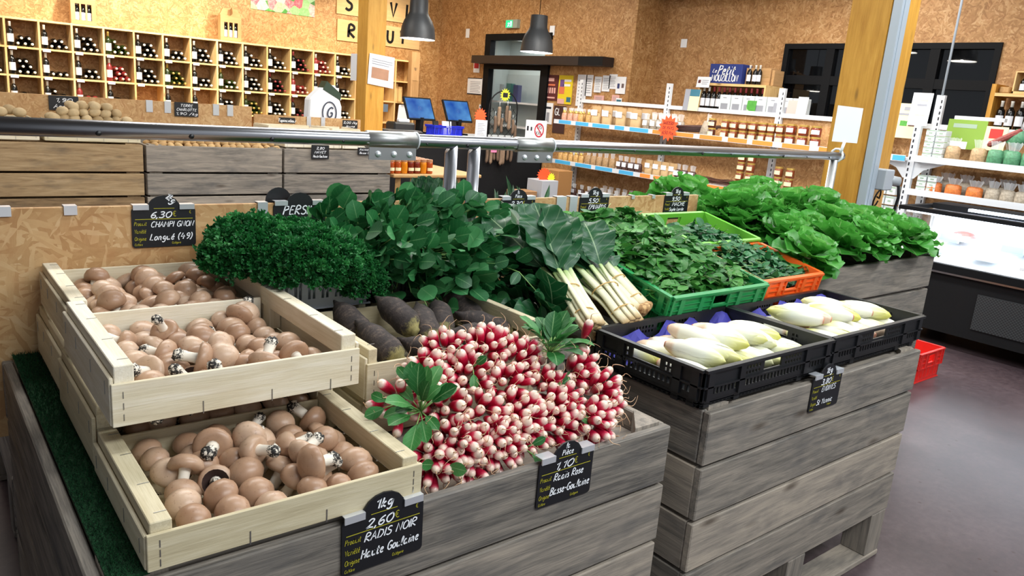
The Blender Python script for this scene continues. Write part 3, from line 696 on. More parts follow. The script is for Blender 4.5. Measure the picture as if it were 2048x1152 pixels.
def fill_crate(seed, x0, x1, y0, y1, z, where, bare=0.12, top=0.35, dz=.026, ny=None):
    r = random.Random(seed); st = .053
    nx = max(1, int((x1-x0)/st)); nyy = ny or max(1, int((y1-y0)/(st*.95)))
    grp = 'mushrooms in the '+where
    def lab(k):
        return {'u': 'brown mushroom lying cap up in the ', 's': 'brown mushroom with its earthy stem sticking up in the '}[k]+where
    for lay in (0, 1):
        for i in range(nx):
            for j in range(nyy):
                if lay and r.random() > top: continue
                x = x0+(i+.5+(.45 if lay else 0)*(1 if i < nx-1 else -1))*(x1-x0)/nx+r.uniform(-.007, .007)
                y = y0+(j+.5+(.45 if lay else 0)*(1 if j < nyy-1 else -1))*(y1-y0)/nyy+r.uniform(-.007, .007)
                zz = z+lay*dz+r.uniform(-.006, .006)
                sc = r.uniform(.82, 1.08)
                if r.random() < bare*(2.0 if lay else .6):
                    rot = (R(r.choice((95, 120, 140, 75, -100)))+r.uniform(-.3, .3), r.uniform(-.7, .7), r.uniform(0, 6.28)); k = 's'; ki = r.choice((0, 1, 2)); zz += .012
                else:
                    rot = (r.uniform(-.75, .75), r.uniform(-.75, .75), r.uniform(0, 6.28)); k = 'u'; ki = r.choice((0, 0, 1, 0))
                put_mushroom(ki, (x, y, zz), rot, lab(k), grp+(' lying cap up' if k == 'u' else ' with stems up'), sc)
fill_crate(1, .292, .660, 1.100, 1.440, .858, 'lowest front crate', .36, .36)
fill_crate(2, .290, .668, 1.470, 1.62, .866, 'crate under the upper front crate', .05, .5, ny=2)
fill_crate(3, .305, .664, 1.362, 1.785, .976, 'nearer upper crate', .34, .28)
fill_crate(4, .315, .668, 1.815, 2.185, .99, 'upper crate against the divider', .04, .36)

# ---------------------------------------------------------------- pink radishes in tied bunches
g = G('radish_skin'); pc = g.attr('pc'); s_ = g.n('ShaderNodeSeparateXYZ', ins={0: pc}); nz = g.noise(g.obj(), 60, 2)
v_ = g.math('ADD', s_.outputs[0], g.math('MULTIPLY', g.math('SUBTRACT', nz, .5), .008))
c_ = g.ramp(g.math('MULTIPLY', v_, 1/.055), [(.0, lin((236, 212, 190))), (.10, lin((238, 204, 192))), (.21, lin((208, 70, 96))), (.32, lin((184, 22, 58))), (1, lin((150, 10, 42)))])
g.p(Base_Color=c_, Roughness=.28, Specular_IOR_Level=.5); M['radish'] = g.m
M['root_hair'] = plain('root_hair', (206, 168, 132), .7)
def radish_mesh(seed):
    r = random.Random(seed); b = MB(seed); f = r.uniform(.85, 1.1); L = .052*r.uniform(.9, 1.15)
    pr = [(.0008, -.001), (.005*f, .0006), (.0085*f, .004), (.0105*f, .010), (.0112*f, .018), (.0108*f, .030), (.0095*f, .042), (.006*f, L-.003), (0, L)]
    b.lathe(pr, 12, None, m=0)
    a = r.uniform(0, 6.28); k = r.uniform(.012, .026); pts = [(0, 0, .001)]
    n = 6; ln = r.uniform(.02, .05)
    for i in range(1, n+1):
        t = i/n; pts.append((k*t*t*cos(a)+.004*sin(t*5+seed), k*t*t*sin(a)+.004*cos(t*4+seed), -ln*t*(1-.45*t)))
    b.tube(pts, [.0013*(1-.8*i/n) for i in range(n+1)], 4, m=1)
    o = b.build('radish', [M['radish'], M['root_hair']]); me = o.data; bpy.data.objects.remove(o); return me
rad = [radish_mesh(s) for s in range(7)]
def radish_leaves(seed, n, L0):
    b = MB(seed); r = random.Random(seed)
    for i in range(n):
        a = r.uniform(0, 6.28); el = r.uniform(.2, 1.25); d = Vector((cos(a)*cos(el), sin(a)*cos(el), sin(el)))
        L = L0*r.uniform(.7, 1.2); p = d*(L*.55)
        b.tube([(0, 0, 0), tuple(p*.5), tuple(p)], .0018, 4, m=1)
        b.leaf(frame(p, d), L, L*r.uniform(.48, .62), r.uniform(.2, 1.1), .2, .6, .58, 7, .08, 11)
    return b
BUNCH = [(0.931, 1.345, 1.008), (1.054, 1.34, 1.005), (1.133, 1.294, 0.977), (1.29, 1.228, 0.936), (0.837, 1.285, 0.971), (0.946, 1.274, 0.964), (1.043, 1.232, 0.938), (1.161, 1.211, 0.925), (0.748, 1.25, 0.942), (0.828, 1.198, 0.917), (0.919, 1.174, 0.902), (1.026, 1.152, 0.888), (1.157, 1.149, 0.887), (1.226, 1.103, 0.852), (0.816, 1.131, 0.869), (0.914, 1.12, 0.862), (1.028, 1.13, 0.86), (1.137, 1.13, 0.855), (0.772, 1.135, 0.85), (0.836, 1.125, 0.845), (0.935, 1.125, 0.845), (1.313, 1.161, 0.888)]
def bunch_label(i):
    return BL[i]
BL = ['radish bunch at the back left of the heap, beside the black radishes', 'radish bunch at the very top of the heap', 'radish bunch at the back right of the heap top', 'radish bunch below the tuft of upright leaves at the back right',
 'radish bunch on the left shoulder of the heap, nearest the upper mushroom crate', 'radish bunch with one grey green leaf lying on it, high on the heap', 'radish bunch high in the middle of the heap', 'radish bunch high on the right of the heap, left of the leafy gap',
 'small radish bunch wedged against the mushroom crate side at far left', 'radish bunch in the heap just right of the big left leaf tuft', 'radish bunch in the centre of the heap', 'radish bunch right of the centre of the heap', 'radish bunch on the right slope beside the leafy gap', 'radish bunch on the far right edge of the heap, low down',
 'radish bunch low on the left, under the big leaf tuft', 'radish bunch low in the middle of the heap', 'radish bunch low, just behind the one euro ten price sign', 'radish bunch low on the right, above the price sign clip', 'radish bunch at the lower left corner of the heap, on the bin rim', 'radish bunch on the bin rim left of the price sign', 'radish bunch on the bin rim nearest the price sign', 'radish bunch on the right edge beside the black endive tray']
LEAFY = {9: 'L', 3: 'T', 5: 's', 12: 's', 8: 's', 14: 's', 4: 's', 7: 's', 16: 's'}
ctr = Vector((1.08, 1.42, .72))
r = random.Random(5)
for i, c in enumerate(BUNCH):
    c = Vector(c); ax = (c-ctr); ax.x *= 1.15; ax = (ax.normalized()+Vector((-.12, -.75, .15))).normalized()
    t = thing('radish_bunch', BL[i], 'radish bunch', c-ax*.075, (0, 0, 0), 'pink radish bunches in the heap')
    n = r.randint(17, 20) if i != 8 else 9; Rr = .086
    e1 = ax.orthogonal().normalized(); e2 = ax.cross(e1); ph0 = r.uniform(0, 6)
    for k in range(n):
        q = (k+.5)/n; th = math.acos(1-q*(1-cos(R(58)))); ph = ph0+k*2.39996
        d = (ax*cos(th)+(e1*cos(ph)+e2*sin(ph))*sin(th)).normalized()
        jit = Vector((r.uniform(-.12, .12), r.uniform(-.12, .12), r.uniform(-.12, .12)))
        dd = (d+jit+ax*.25).normalized()
        o = bpy.data.objects.new('radish', rad[r.randrange(7)]); COL.objects.link(o); o.parent = t
        o.location = d*(Rr*r.uniform(.86, 1.06)); o.rotation_euler = (-dd).to_track_quat('Z', 'Y').to_euler()
        o.rotation_euler.rotate_axis('Z', r.uniform(0, 6.28)); s = r.uniform(.85, 1.12); o.scale = (s, s, s)
    kd = LEAFY.get(i)
    if kd == 'L':
        lf = radish_leaves(40, 18, .062).build('leaves', [M['leaf_radish'], M['stem_green']], t); lf.location = (-.075, -.035, .035)
        lf.rotation_euler = (R(20), R(-35), 0)
    elif kd == 'T':
        lf = radish_leaves(41, 34, .066).build('leaves', [M['leaf_radish'], M['stem_green']], t); lf.location = (-.045, .03, .055)
        o = bpy.data.objects.new('radish', rad[2]); COL.objects.link(o); o.parent = t; o.location = (.055, .0, .135); o.rotation_euler = (R(200), 0, 0)
    elif kd:
        lf = radish_leaves(50+i, 2, .042).build('leaves', [M['leaf_radish'], M['stem_green']], t); lf.location = ax*.062+e1*r.uniform(-.05, .05)
        lf.rotation_euler = ax.to_track_quat('Z', 'Y').to_euler()
# ---------------------------------------------------------------- black radishes
g = G('black_radish_skin'); n1 = g.noise(g.map(g.attr('pc'), (30, 10, 10)), 3, 4, .7, .5); n2 = g.noise(g.obj(), 70, 4, .7)
s_ = g.n('ShaderNodeSeparateXYZ', ins={0: g.attr('pc')})
c_ = g.ramp(g.math('ADD', g.math('MULTIPLY', n1, .5), g.math('MULTIPLY', n2, .5)), [(.3, lin((30, 25, 24))), (.52, lin((56, 47, 44))), (.7, lin((104, 88, 76)))])
c_ = g.mix(g.ramp(g.math('ADD', s_.outputs[0], g.math('MULTIPLY', g.math('SUBTRACT', n2, .5), .05)), [(.080, (0, 0, 0)), (.092, (1, 1, 1))]), c_, g.mix(n1, lin((84, 80, 46)), lin((168, 156, 96))))
g.p(Base_Color=c_, Roughness=.8, Normal=g.bump(n2, .5, .004)); M['blackradish'] = g.m
def black_radish(seed):
    b = MB(seed)
    b.lathe([(.002, -.075), (.008, -.055), (.020, -.035), (.029, -.005), (.0315, .03), (.030, .06), (.024, .084), (.014, .096), (.012, .1), (.0115, .108), (.006, .109), (0, .109)], 16)
    for i, p in enumerate(b.v):
        k = 1+.05*sin(p.z*90+seed)+.04*sin(p.x*120+p.z*70); b.v[i] = Vector((p.x*k*1.15+.006*sin(p.z*16+seed), p.y*k*1.15, p.z))
    o = b.build('black_radish', M['blackradish']); return o
brm = []
spots = [((.865, 1.56, .972), (0.25, -1), 'leftmost black radish, lying along the near crate side'), ((.865, 1.70, .985), (0.1, -1), 'black radish behind the leftmost one'), ((.965, 1.655, 1.0), (0.15, -1), 'big upright black radish with a yellow crown, left in the crate'),
         ((1.035, 1.61, .985), (-.25, -1), 'black radish in the middle, just above the radish heap'), ((1.11, 1.66, .975), (-.5, -1), 'black radish under the hanging green leaves'), ((1.21, 1.60, .958), (.9, -.5), 'black radish lying sideways at the right in the crate'), ((1.13, 1.52, .948), (1, -.25), 'black radish lying crosswise at the front of the crate'),
         ((.975, 1.51, .935), (.6, -.8), 'black radish half hidden behind the radish heap top'), ((1.23, 1.74, .97), (.3, -1), 'black radish in the back right corner of the crate'), ((1.05, 1.77, .965), (0, -1), 'black radish at the back of the crate under the leaves')]
proto = None
for (p, d, lb) in spots:
    o = black_radish(1) if proto is None else proto.copy()
    if proto is None: proto = o
    else: COL.objects.link(o)
    o.location = p; o.rotation_euler = Vector((d[0], d[1], -.35)).to_track_quat('Z', 'Y').to_euler(); o.rotation_euler.rotate_axis('Z', p[0]*40)
    tag(o, lb, 'black radish', 'black radishes in the wooden crate')
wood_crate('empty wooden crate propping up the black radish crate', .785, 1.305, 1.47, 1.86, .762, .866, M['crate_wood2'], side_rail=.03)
# ---------------------------------------------------------------- parsley in a pale plastic crate
def basket(name, label, x0, x1, y0, y1, z0, z1, m, rows, rim=.012, tilt=0.0, wall=.006, handle=None, cat='crate', ribs=5, group=None):
    """ventilated plastic crate; rows = list of (z fraction, z fraction) slotted bands"""
    t = thing(name, label, cat, ((x0+x1)/2, y0, z0), (tilt, 0, 0), group)
    a = (x1-x0)/2; D = y1-y0; Hh = z1-z0
    def wallpart(nm, L, T, hole):
        b = MB(len(label)); hw = min(.045, L*.14); ts = sorted(rows); z0_, z1_ = ts[0][0]*Hh, ts[-1][1]*Hh; ins = rim*.55
        bx = lambda x_0, x_1, y_0, y_1, z_0, z_1: b.box(x_0, x_1, y_0, y_1, z_0, z_1, T=T)
        # narrower slotted body
        bx(-L/2+ins, L/2-ins, ins, ins+wall, 0, z0_)
        n = max(4, int(L/.013)); grp = max(1, n//6)
        for i in range(n+1):
            x = -L/2+ins+i*(L-2*ins-.005)/n; bx(x, x+(.005 if i % grp else .013), ins, ins+wall, z0_, z1_)
        # wide collar with a hand hole
        bx(-L/2, L/2, 0, wall, z1_, z1_+.008); bx(-L/2, L/2, -rim*.5, ins+wall, z1_-.002, z1_+.005)
        hz0, hz1 = z1_+(Hh-z1_)*.30, z1_+(Hh-z1_)*.78
        if hole:
            bx(-L/2, -hw, 0, wall, z1_+.008, Hh-.008); bx(hw, L/2, 0, wall, z1_+.008, Hh-.008); bx(-hw, hw, 0, wall, z1_+.008, hz0); bx(-hw, hw, 0, wall, hz1, Hh-.008)
            for q in (-hw, hw): bx(q-.004, q+.004, -rim*.55, 0, z1_+.005, Hh-.006)
            bx(-hw, hw, -rim*.55, 0, hz0-.005, hz0); bx(-hw, hw, -rim*.55, 0, hz1, hz1+.005)
        else: bx(-L/2, L/2, 0, wall, z1_+.008, Hh-.008)
        bx(-L/2, L/2, -rim, wall, Hh-.008, Hh)
        for f in (.30, .55, .80):
            z = z1_+(Hh-z1_)*f
            for (x_0, x_1) in (((-L/2, -hw), (hw, L/2)) if hole else ((-L/2, L/2),)): bx(x_0, x_1, -rim*.45, 0, z, z+.0035)
        for i in range(ribs):
            x = -L/2+(i+.5)*L/ribs
            if hole and abs(x) < hw+.01: continue
            bx(x-.011, x+.011, -rim*.6, 0, z1_+.005, Hh-.006)
        for x in (-L/2, L/2-.01): bx(x, x+.01, -rim*.7, 0, z1_, Hh-.006)
        return b.build(nm, m, t)
    wallpart('end_wall', 2*a, Matrix.Translation((0, 0, 0)), True)
    wallpart('end_wall', 2*a, Matrix.Translation((0, D, 0)) @ Matrix.Rotation(pi, 4, 'Z'), True)
    wallpart('side_wall', D, Matrix.Translation((-a, D/2, 0)) @ Matrix.Rotation(-pi/2, 4, 'Z'), False)
    wallpart('side_wall', D, Matrix.Translation((a, D/2, 0)) @ Matrix.Rotation(pi/2, 4, 'Z'), False)
    b = MB(1); b.box(-a, a, 0, D, 0, .005); b.build('crate_bottom', m, t)
    return t
basket('plastic_crate', 'pale grey plastic crate under the curly parsley', .735, 1.02, 1.87, 2.19, .96, 1.075, M['grey_plastic'], [(.25, .7)], rim=.008)
def parsley(seed, label, c, rx, ry, rz, n):
    r = random.Random(seed); b = MB(seed); 
    for i in range(n):
        a = r.uniform(0, 2*pi); el = math.asin(r.uniform(-.25, 1)); q = r.uniform(.72, 1.05)
        d = Vector((cos(a)*cos(el), sin(a)*cos(el), sin(el)))
        p = Vector((d.x*rx*q, d.y*ry*q, d.z*rz*q))
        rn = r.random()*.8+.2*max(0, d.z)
        if i % 5 == 0: b.tube([tuple(p*.45), tuple(p)], .0012, 3, rn, m=1)
        for k in range(12):
            e = (d*0.7+Vector((r.gauss(0, .7), r.gauss(0, .7), r.gauss(0, .6)))).normalized()
            s = r.uniform(.0042, .0085); q0 = p+e*s*r.uniform(.6, 2.6)
            u = e.orthogonal().normalized(); w = e.cross(u); nn = (e*.3+u*r.uniform(-1, 1)+w*r.uniform(-1, 1)).normalized()
            # crinkled frond: five points around a folded fan
            pts = []
            tq = nn.cross(e).normalized()
            for j in range(5):
                f = (j/4-.5)*2.6; pts.append(tuple(q0+(e*cos(f)+tq*sin(f))*s*r.uniform(.75, 1.15)+nn*s*.5*(1 if j % 2 else -1)))
            b.add([tuple(q0-e*s*.5)]+pts, [(0, 1, 2), (0, 2, 3), (0, 3, 4), (0, 4, 5)], [(0, 0, 0)]*6, False, min(1, max(0, rn+r.uniform(-.15, .15))))
    o = b.build('curly_parsley', [M['leaf_parsley'], M['stem_green']]); o.location = c
    return tag(o, label, 'parsley', 'bunches of curly parsley')
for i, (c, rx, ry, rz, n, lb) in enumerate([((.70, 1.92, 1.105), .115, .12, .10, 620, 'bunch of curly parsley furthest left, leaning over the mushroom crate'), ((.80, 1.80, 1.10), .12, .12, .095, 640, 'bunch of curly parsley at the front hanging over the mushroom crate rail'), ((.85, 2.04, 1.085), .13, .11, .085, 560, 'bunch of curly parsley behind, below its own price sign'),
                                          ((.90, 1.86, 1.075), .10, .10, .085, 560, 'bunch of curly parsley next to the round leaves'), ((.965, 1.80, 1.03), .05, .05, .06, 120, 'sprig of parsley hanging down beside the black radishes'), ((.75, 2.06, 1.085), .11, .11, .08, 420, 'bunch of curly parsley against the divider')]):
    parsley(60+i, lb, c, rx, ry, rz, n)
# ---------------------------------------------------------------- round leaved greens
def greens(seed, label, base, tips, n):
    r = random.Random(seed); b = MB(seed); base = Vector(base)
    for i in range(n):
        t0 = Vector(tips[0]); q = [r.gauss(0, 1) for _ in range(3)]
        p = Vector((t0.x+tips[1][0]*max(-1.6, min(1.6, q[0])), t0.y+tips[1][1]*max(-1.6, min(1.6, q[1])), t0.z+tips[1][2]*max(-1.7, min(1.5, q[2]))))
        d = (p-base).normalized()
        dd = (d+Vector((r.uniform(-.7, .7), r.uniform(-1.1, .2), r.uniform(-.6, .5)))).normalized()
        if i % 2 == 0:
            mid = base.lerp(p, .55)+Vector((0, 0, .03)); b.tube([tuple(base+Vector((r.uniform(-.03, .03), r.uniform(-.03, .03), 0))), tuple(mid), tuple(p)], .0016, 4, m=1)
        L = r.uniform(.040, .066)*(1.25 if r.random() < .25 else 1)
        zup = (Vector((-.25, -.8, .55))+Vector((r.gauss(0, .5), r.gauss(0, .5), r.gauss(0, .5))))
        b.leaf(frame(p, dd, zup), L, L*r.uniform(.74, .95), r.uniform(-.1, .7), r.uniform(.05, .3), .48, .5, 6, 0)
    o = b.build('leafy_greens', [M['leaf_round'], M['stem_green']])
    return tag(o, label, 'leafy greens', 'bunches of round leaved greens')
greens(81, 'bunch of round leaved greens at the left, next to the parsley', (1.0, 2.15, 1.0), ((1.03, 2.04, 1.145), (.07, .06, .045)), 95)
greens(82, 'bunch of round leaved greens standing tallest, in front of the steel posts', (1.2, 2.15, 1.0), ((1.22, 2.03, 1.155), (.085, .05, .045)), 140)
greens(83, 'bunch of round leaved greens right of the tallest, against the chipboard divider', (1.36, 2.15, 1.0), ((1.42, 2.02, 1.125), (.085, .05, .055)), 140)
greens(84, 'bunch of round leaved greens lower in front, above the parsley crate corner', (1.08, 2.05, .98), ((1.06, 1.88, 1.10), (.075, .06, .05)), 95)
greens(85, 'bunch of round leaved greens hanging forward in the middle over the black radishes', (1.22, 2.05, .98), ((1.20, 1.80, 1.07), (.08, .06, .06)), 130)
greens(86, 'bunch of round leaved greens drooping at the right beside the chard', (1.34, 2.05, .98), ((1.37, 1.84, 1.07), (.07, .07, .055)), 115)
b = MB(9); rr = random.Random(4)
pts = [(1.36, 1.74, 1.08), (1.385, 1.66, 1.07), (1.40, 1.60, 1.03), (1.405, 1.575, .99)]; b.tube(pts, .0017, 5, m=1)
for k, (p, d) in enumerate((((1.365, 1.72, 1.078), (-.4, -.3, .4)), ((1.39, 1.64, 1.06), (.7, -.2, -.2)), ((1.40, 1.60, 1.03), (.4, -.4, -.7)), ((1.405, 1.575, .99), (.1, -.3, -1)), ((1.385, 1.66, 1.07), (-.6, -.3, -.4)))):
    b.leaf(frame(p, d, (-.2, -.8, .5)), .05, .03, .4, .2, .55, .5, 6)
tag(b.build('leaf_sprig', [M['leaf_round'], M['stem_green']]), 'stray sprig of greens arching over the black radish crate', 'sprig')
basket('plastic_crate', 'dark crate hidden under the round leaved greens', 1.03, 1.43, 1.87, 2.19, .96, 1.06, M['black_plastic'], [(.25, .7)], rim=.008)
for x0_, x1_, nm in ((.735, 1.02, 'parsley'), (1.03, 1.43, 'round leaved greens')):
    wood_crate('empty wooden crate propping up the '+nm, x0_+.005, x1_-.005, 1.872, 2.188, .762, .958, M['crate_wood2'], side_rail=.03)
# ---------------------------------------------------------------- chard
g = G('chard_rib'); s_ = g.n('ShaderNodeSeparateXYZ', ins={0: g.attr('pc')}); nz = g.noise(g.map(g.attr('pc'), (3, 8, 8)), 4, 3)
v_ = g.math('ADD', s_.outputs[0], g.math('MULTIPLY', g.math('SUBTRACT', nz, .5), .2))
g.p(Base_Color=g.ramp(v_, [(0, lin((190, 160, 112))), (.12, lin((218, 208, 172))), (.7, lin((216, 214, 178))), (1, lin((150, 176, 104)))]), Roughness=.4); M['rib'] = g.m
g = G('root_cut'); nz = g.noise(g.obj(), 90, 4); g.p(Base_Color=g.ramp(nz, [(.35, lin((120, 76, 44))), (.65, lin((214, 176, 122)))]), Roughness=.8); M['rootcut'] = g.m
M['band'] = plain('rubber_band', (196, 160, 96), .6)
def chard(seed, label, base, node, n, Lleaf, Wleaf, bendr, spread, root=False, fan=.55):
    r = random.Random(seed); base = Vector(base); node = Vector(node)
    t = thing('chard_bunch', label, 'chard', base, (0, 0, 0), 'tied chard bunches')
    ax = (node-base); Lp = ax.length; ax.normalize(); e1 = ax.cross(Vector((0, 0, 1))).normalized(); e2 = e1.cross(ax)
    pb = MB(seed); lb = MB(seed+1)
    for i in range(n):
        q = (i+.5)/n; ph = i*2.4; rr_ = spread*math.sqrt(q)
        o0 = e1*(rr_*cos(ph))*.8+e2*(rr_*sin(ph))*.55
        o1 = e1*(rr_*cos(ph))*1.3+e2*(rr_*sin(ph))*.9
        L1 = Lp*r.uniform(.85, 1.1)
        pts = [o0, o0*1.02+ax*(L1*.5)+e2*.004, o1+ax*L1]
        # flat rib: a lathe squashed along the strip
        vs = []; fs = []; pcs = []; sg = 8; nn = 7
        wv = (e1*cos(ph*.0)+e2*r.uniform(-.4, .4)).normalized(); tv = ax.cross(wv).normalized()
        for k in range(nn+1):
            tt = k/nn; c = pts[0].lerp(pts[1], min(1, tt*2)) if tt < .5 else pts[1].lerp(pts[2], tt*2-1)
            wd = .019*(1.0-.45*tt)*(.8 if k == 0 else 1); th = .0075*(1-.35*tt)
            for j in range(sg):
                a = 2*pi*j/sg; vs.append(tuple(c+wv*(wd*cos(a))+tv*(th*sin(a)))); pcs.append((tt, cos(a), sin(a)+i))
        for k in range(nn):
            for j in range(sg):
                j2 = (j+1) % sg; fs.append((k*sg+j, k*sg+j2, (k+1)*sg+j2, (k+1)*sg+j))
        fs.append(tuple(range(sg-1, -1, -1))); pb.add(vs, fs, pcs, True)
        d = (ax+e1*(fan*cos(ph)*r.uniform(.5, 1.1))+e2*(.35*sin(ph)+.15)).normalized()
        L = Lleaf*r.uniform(.8, 1.1)
        lb.leaf(frame(pts[2], d, e2+e1*r.uniform(-.5, .5)), L, Wleaf*r.uniform(.8, 1.15), bendr*r.uniform(.5, 1.3), .16, .5, .55, 16, .20, 19, c=4)
    pb.build('ribs', M['rib'], t); lb.build('leaves', M['leaf_chard'], t)
    for f in (.22, .62):
        b = MB(); c = ax*(Lp*f); ring = [tuple(c+e1*(spread*1.0*cos(2*pi*k/16))*(.82+.4*f)+e2*(spread*.72*sin(2*pi*k/16))*(.82+.4*f)) for k in range(16)]
        b.tube(ring, .0022, 5, closed=True); b.build('rubber_band', M['band'], t)
    if root:
        b = MB(seed); b.ball((0, 0, 0), spread*.95, .018, spread*.75, 14, 8, lump=.12, rot=ax.to_track_quat('Y', 'Z').to_matrix()); b.build('root_end', M['rootcut'], t)
    return t
chard(101, 'tied chard bunch at the left with the tallest dark leaves', (1.485, 1.44, .955), (1.525, 1.66, 1.065), 9, .30, .15, .25, .036, fan=.45)
chard(102, 'tied chard bunch in the middle with thick white ribs, above the left endive tray', (1.70, 1.485, .925), (1.70, 1.69, 1.04), 14, .22, .16, 1.1, .050)
chard(103, 'tied chard bunch lying under the middle one with leaves folded down', (1.60, 1.51, .90), (1.575, 1.72, .99), 10, .22, .14, .8, .04)
chard(104, 'tied chard bunch against the green crate showing its brown root end', (1.80, 1.535, .945), (1.775, 1.72, 1.05), 11, .16, .11, 1.2, .04, True, .3)
chard(105, 'chard bunch at the bottom left whose dark leaves fill the gap beside the black radishes', (1.50, 1.60, .85), (1.455, 1.62, .93), 10, .17, .12, .9, .04, False, 1.1)
chard(106, 'chard bunch propped behind, its leaves rising over the divider', (1.70, 1.86, .98), (1.68, 1.98, 1.06), 8, .19, .14, .35, .035, False, .8)
bx = MB(4)
bx.box(1.45, 1.86, 1.51, 2.2, .84, .858); bx.box(1.45, 1.48, 1.53, 2.18, .78, .84); bx.box(1.83, 1.86, 1.53, 2.18, .815, .84)
tag(bx.build('display_board', M['weathered']), 'board under the chard bunches bridging the two front bins', 'board')

# ---------------------------------------------------------------- sloping stand with green and orange crates
t = thing('sloping_stand', 'sloping wooden stand under the green and orange crates', 'stand', (2.32, 1.5, .78))
b = MB(2); TT = Matrix.Translation((0, .0, .072)) @ Matrix.Rotation(R(12), 4, 'X'); b.box(-.46, .47, .0, .67, -.016, -.001, T=TT); b.build('top_board', M['weathered'], t)
for x in (-.45, .42):
    b = MB(3); b.box(x, x+.03, .01, .04, .002, .057); b.box(x, x+.03, .62, .65, .002, .185); b.build('leg', M['weathered'], t)
TL = R(12)
basket('plastic_crate', 'dark green plastic crate of spinach in front, behind the left endive tray', 1.865, 2.375, 1.505, 1.87, .858, .998, M['green_plastic'], [(.12, .46)], tilt=TL)
basket('plastic_crate', 'green plastic crate behind, buried in spinach against the divider', 1.865, 2.375, 1.877, 2.16, .938, 1.06, M['green_plastic'], [(.12, .46)], tilt=TL)
basket('plastic_crate', 'orange plastic crate of lamb\'s lettuce', 2.392, 2.785, 1.53, 1.828, .864, 1.0, M['orange_plastic'], [(.12, .46)], tilt=TL)
basket('plastic_crate', 'lime green plastic crate against the divider behind the orange one', 2.392, 2.795, 1.838, 2.14, .930, 1.078, M['lime_plastic'], [(.12, .46)], tilt=TL)
def heap(seed, name, label, cat, x0, x1, y0, y1, zf, n, L0, ratio, mat, mound):
    r = random.Random(seed); b = MB(seed)
    def z(x, y):
        u = (x-x0)/(x1-x0)*2-1; v = (y-y0)/(y1-y0)*2-1
        return zf(x, y)+mound*max(0, (1-abs(u)**2.5))*max(0, (1-abs(v)**3))+.012*sin(x*40+seed)*sin(y*34)
    N = 14; vs = []; fs = []
    for i in range(N+1):
        for j in range(N+1):
            x = x0+(x1-x0)*i/N; y = y0+(y1-y0)*j/N; vs.append((x, y, z(x, y)-.02))
    for i in range(N):
        for j in range(N):
            k = i*(N+1)+j; fs.append((k, k+N+1, k+N+2, k+1))
    b.add(vs, fs, [(.5, .5, 0)]*len(vs), True, 0.0)
    for i in range(n):
        x = r.uniform(x0, x1); y = r.uniform(y0, y1); a = r.uniform(0, 6.28); el = r.gauss(.15, .35)
        d = Vector((cos(a)*cos(el), sin(a)*cos(el), sin(el))); L = L0*r.uniform(.65, 1.25)
        p = Vector((x, y, z(x, y)+r.uniform(-.012, .014)))-d*L*.3
        b.leaf(frame(p, d, (r.gauss(-.1, .45), r.gauss(-.35, .45), 1)), L, L*ratio*r.uniform(.8, 1.2), r.uniform(0, 1.0), r.uniform(.05, .35), .6, .55, 5, .06)
        if i % 3 == 0: b.tube([tuple(p), tuple(p-d*L*.35+Vector((0, 0, .004))), tuple(p-d*L*.7)], .0013, 3, m=1)
    o = b.build(name, [mat, M['stem_green']]); return tag(o, label, cat, None, 'stuff')
heap(11, 'spinach_leaves', 'loose spinach leaves heaped over the two green crates', 'spinach', 1.86, 2.37, 1.515, 2.15, lambda x, y: .985+(y-1.5)*.21, 900, .062, .52, M['leaf_spinach'], .075)
heap(12, 'lambs_lettuce', 'loose lamb\'s lettuce filling the orange and lime crates', 'salad', 2.405, 2.775, 1.545, 2.09, lambda x, y: .962+(y-1.5)*.185, 850, .045, .5, M['leaf_mache'], .045)

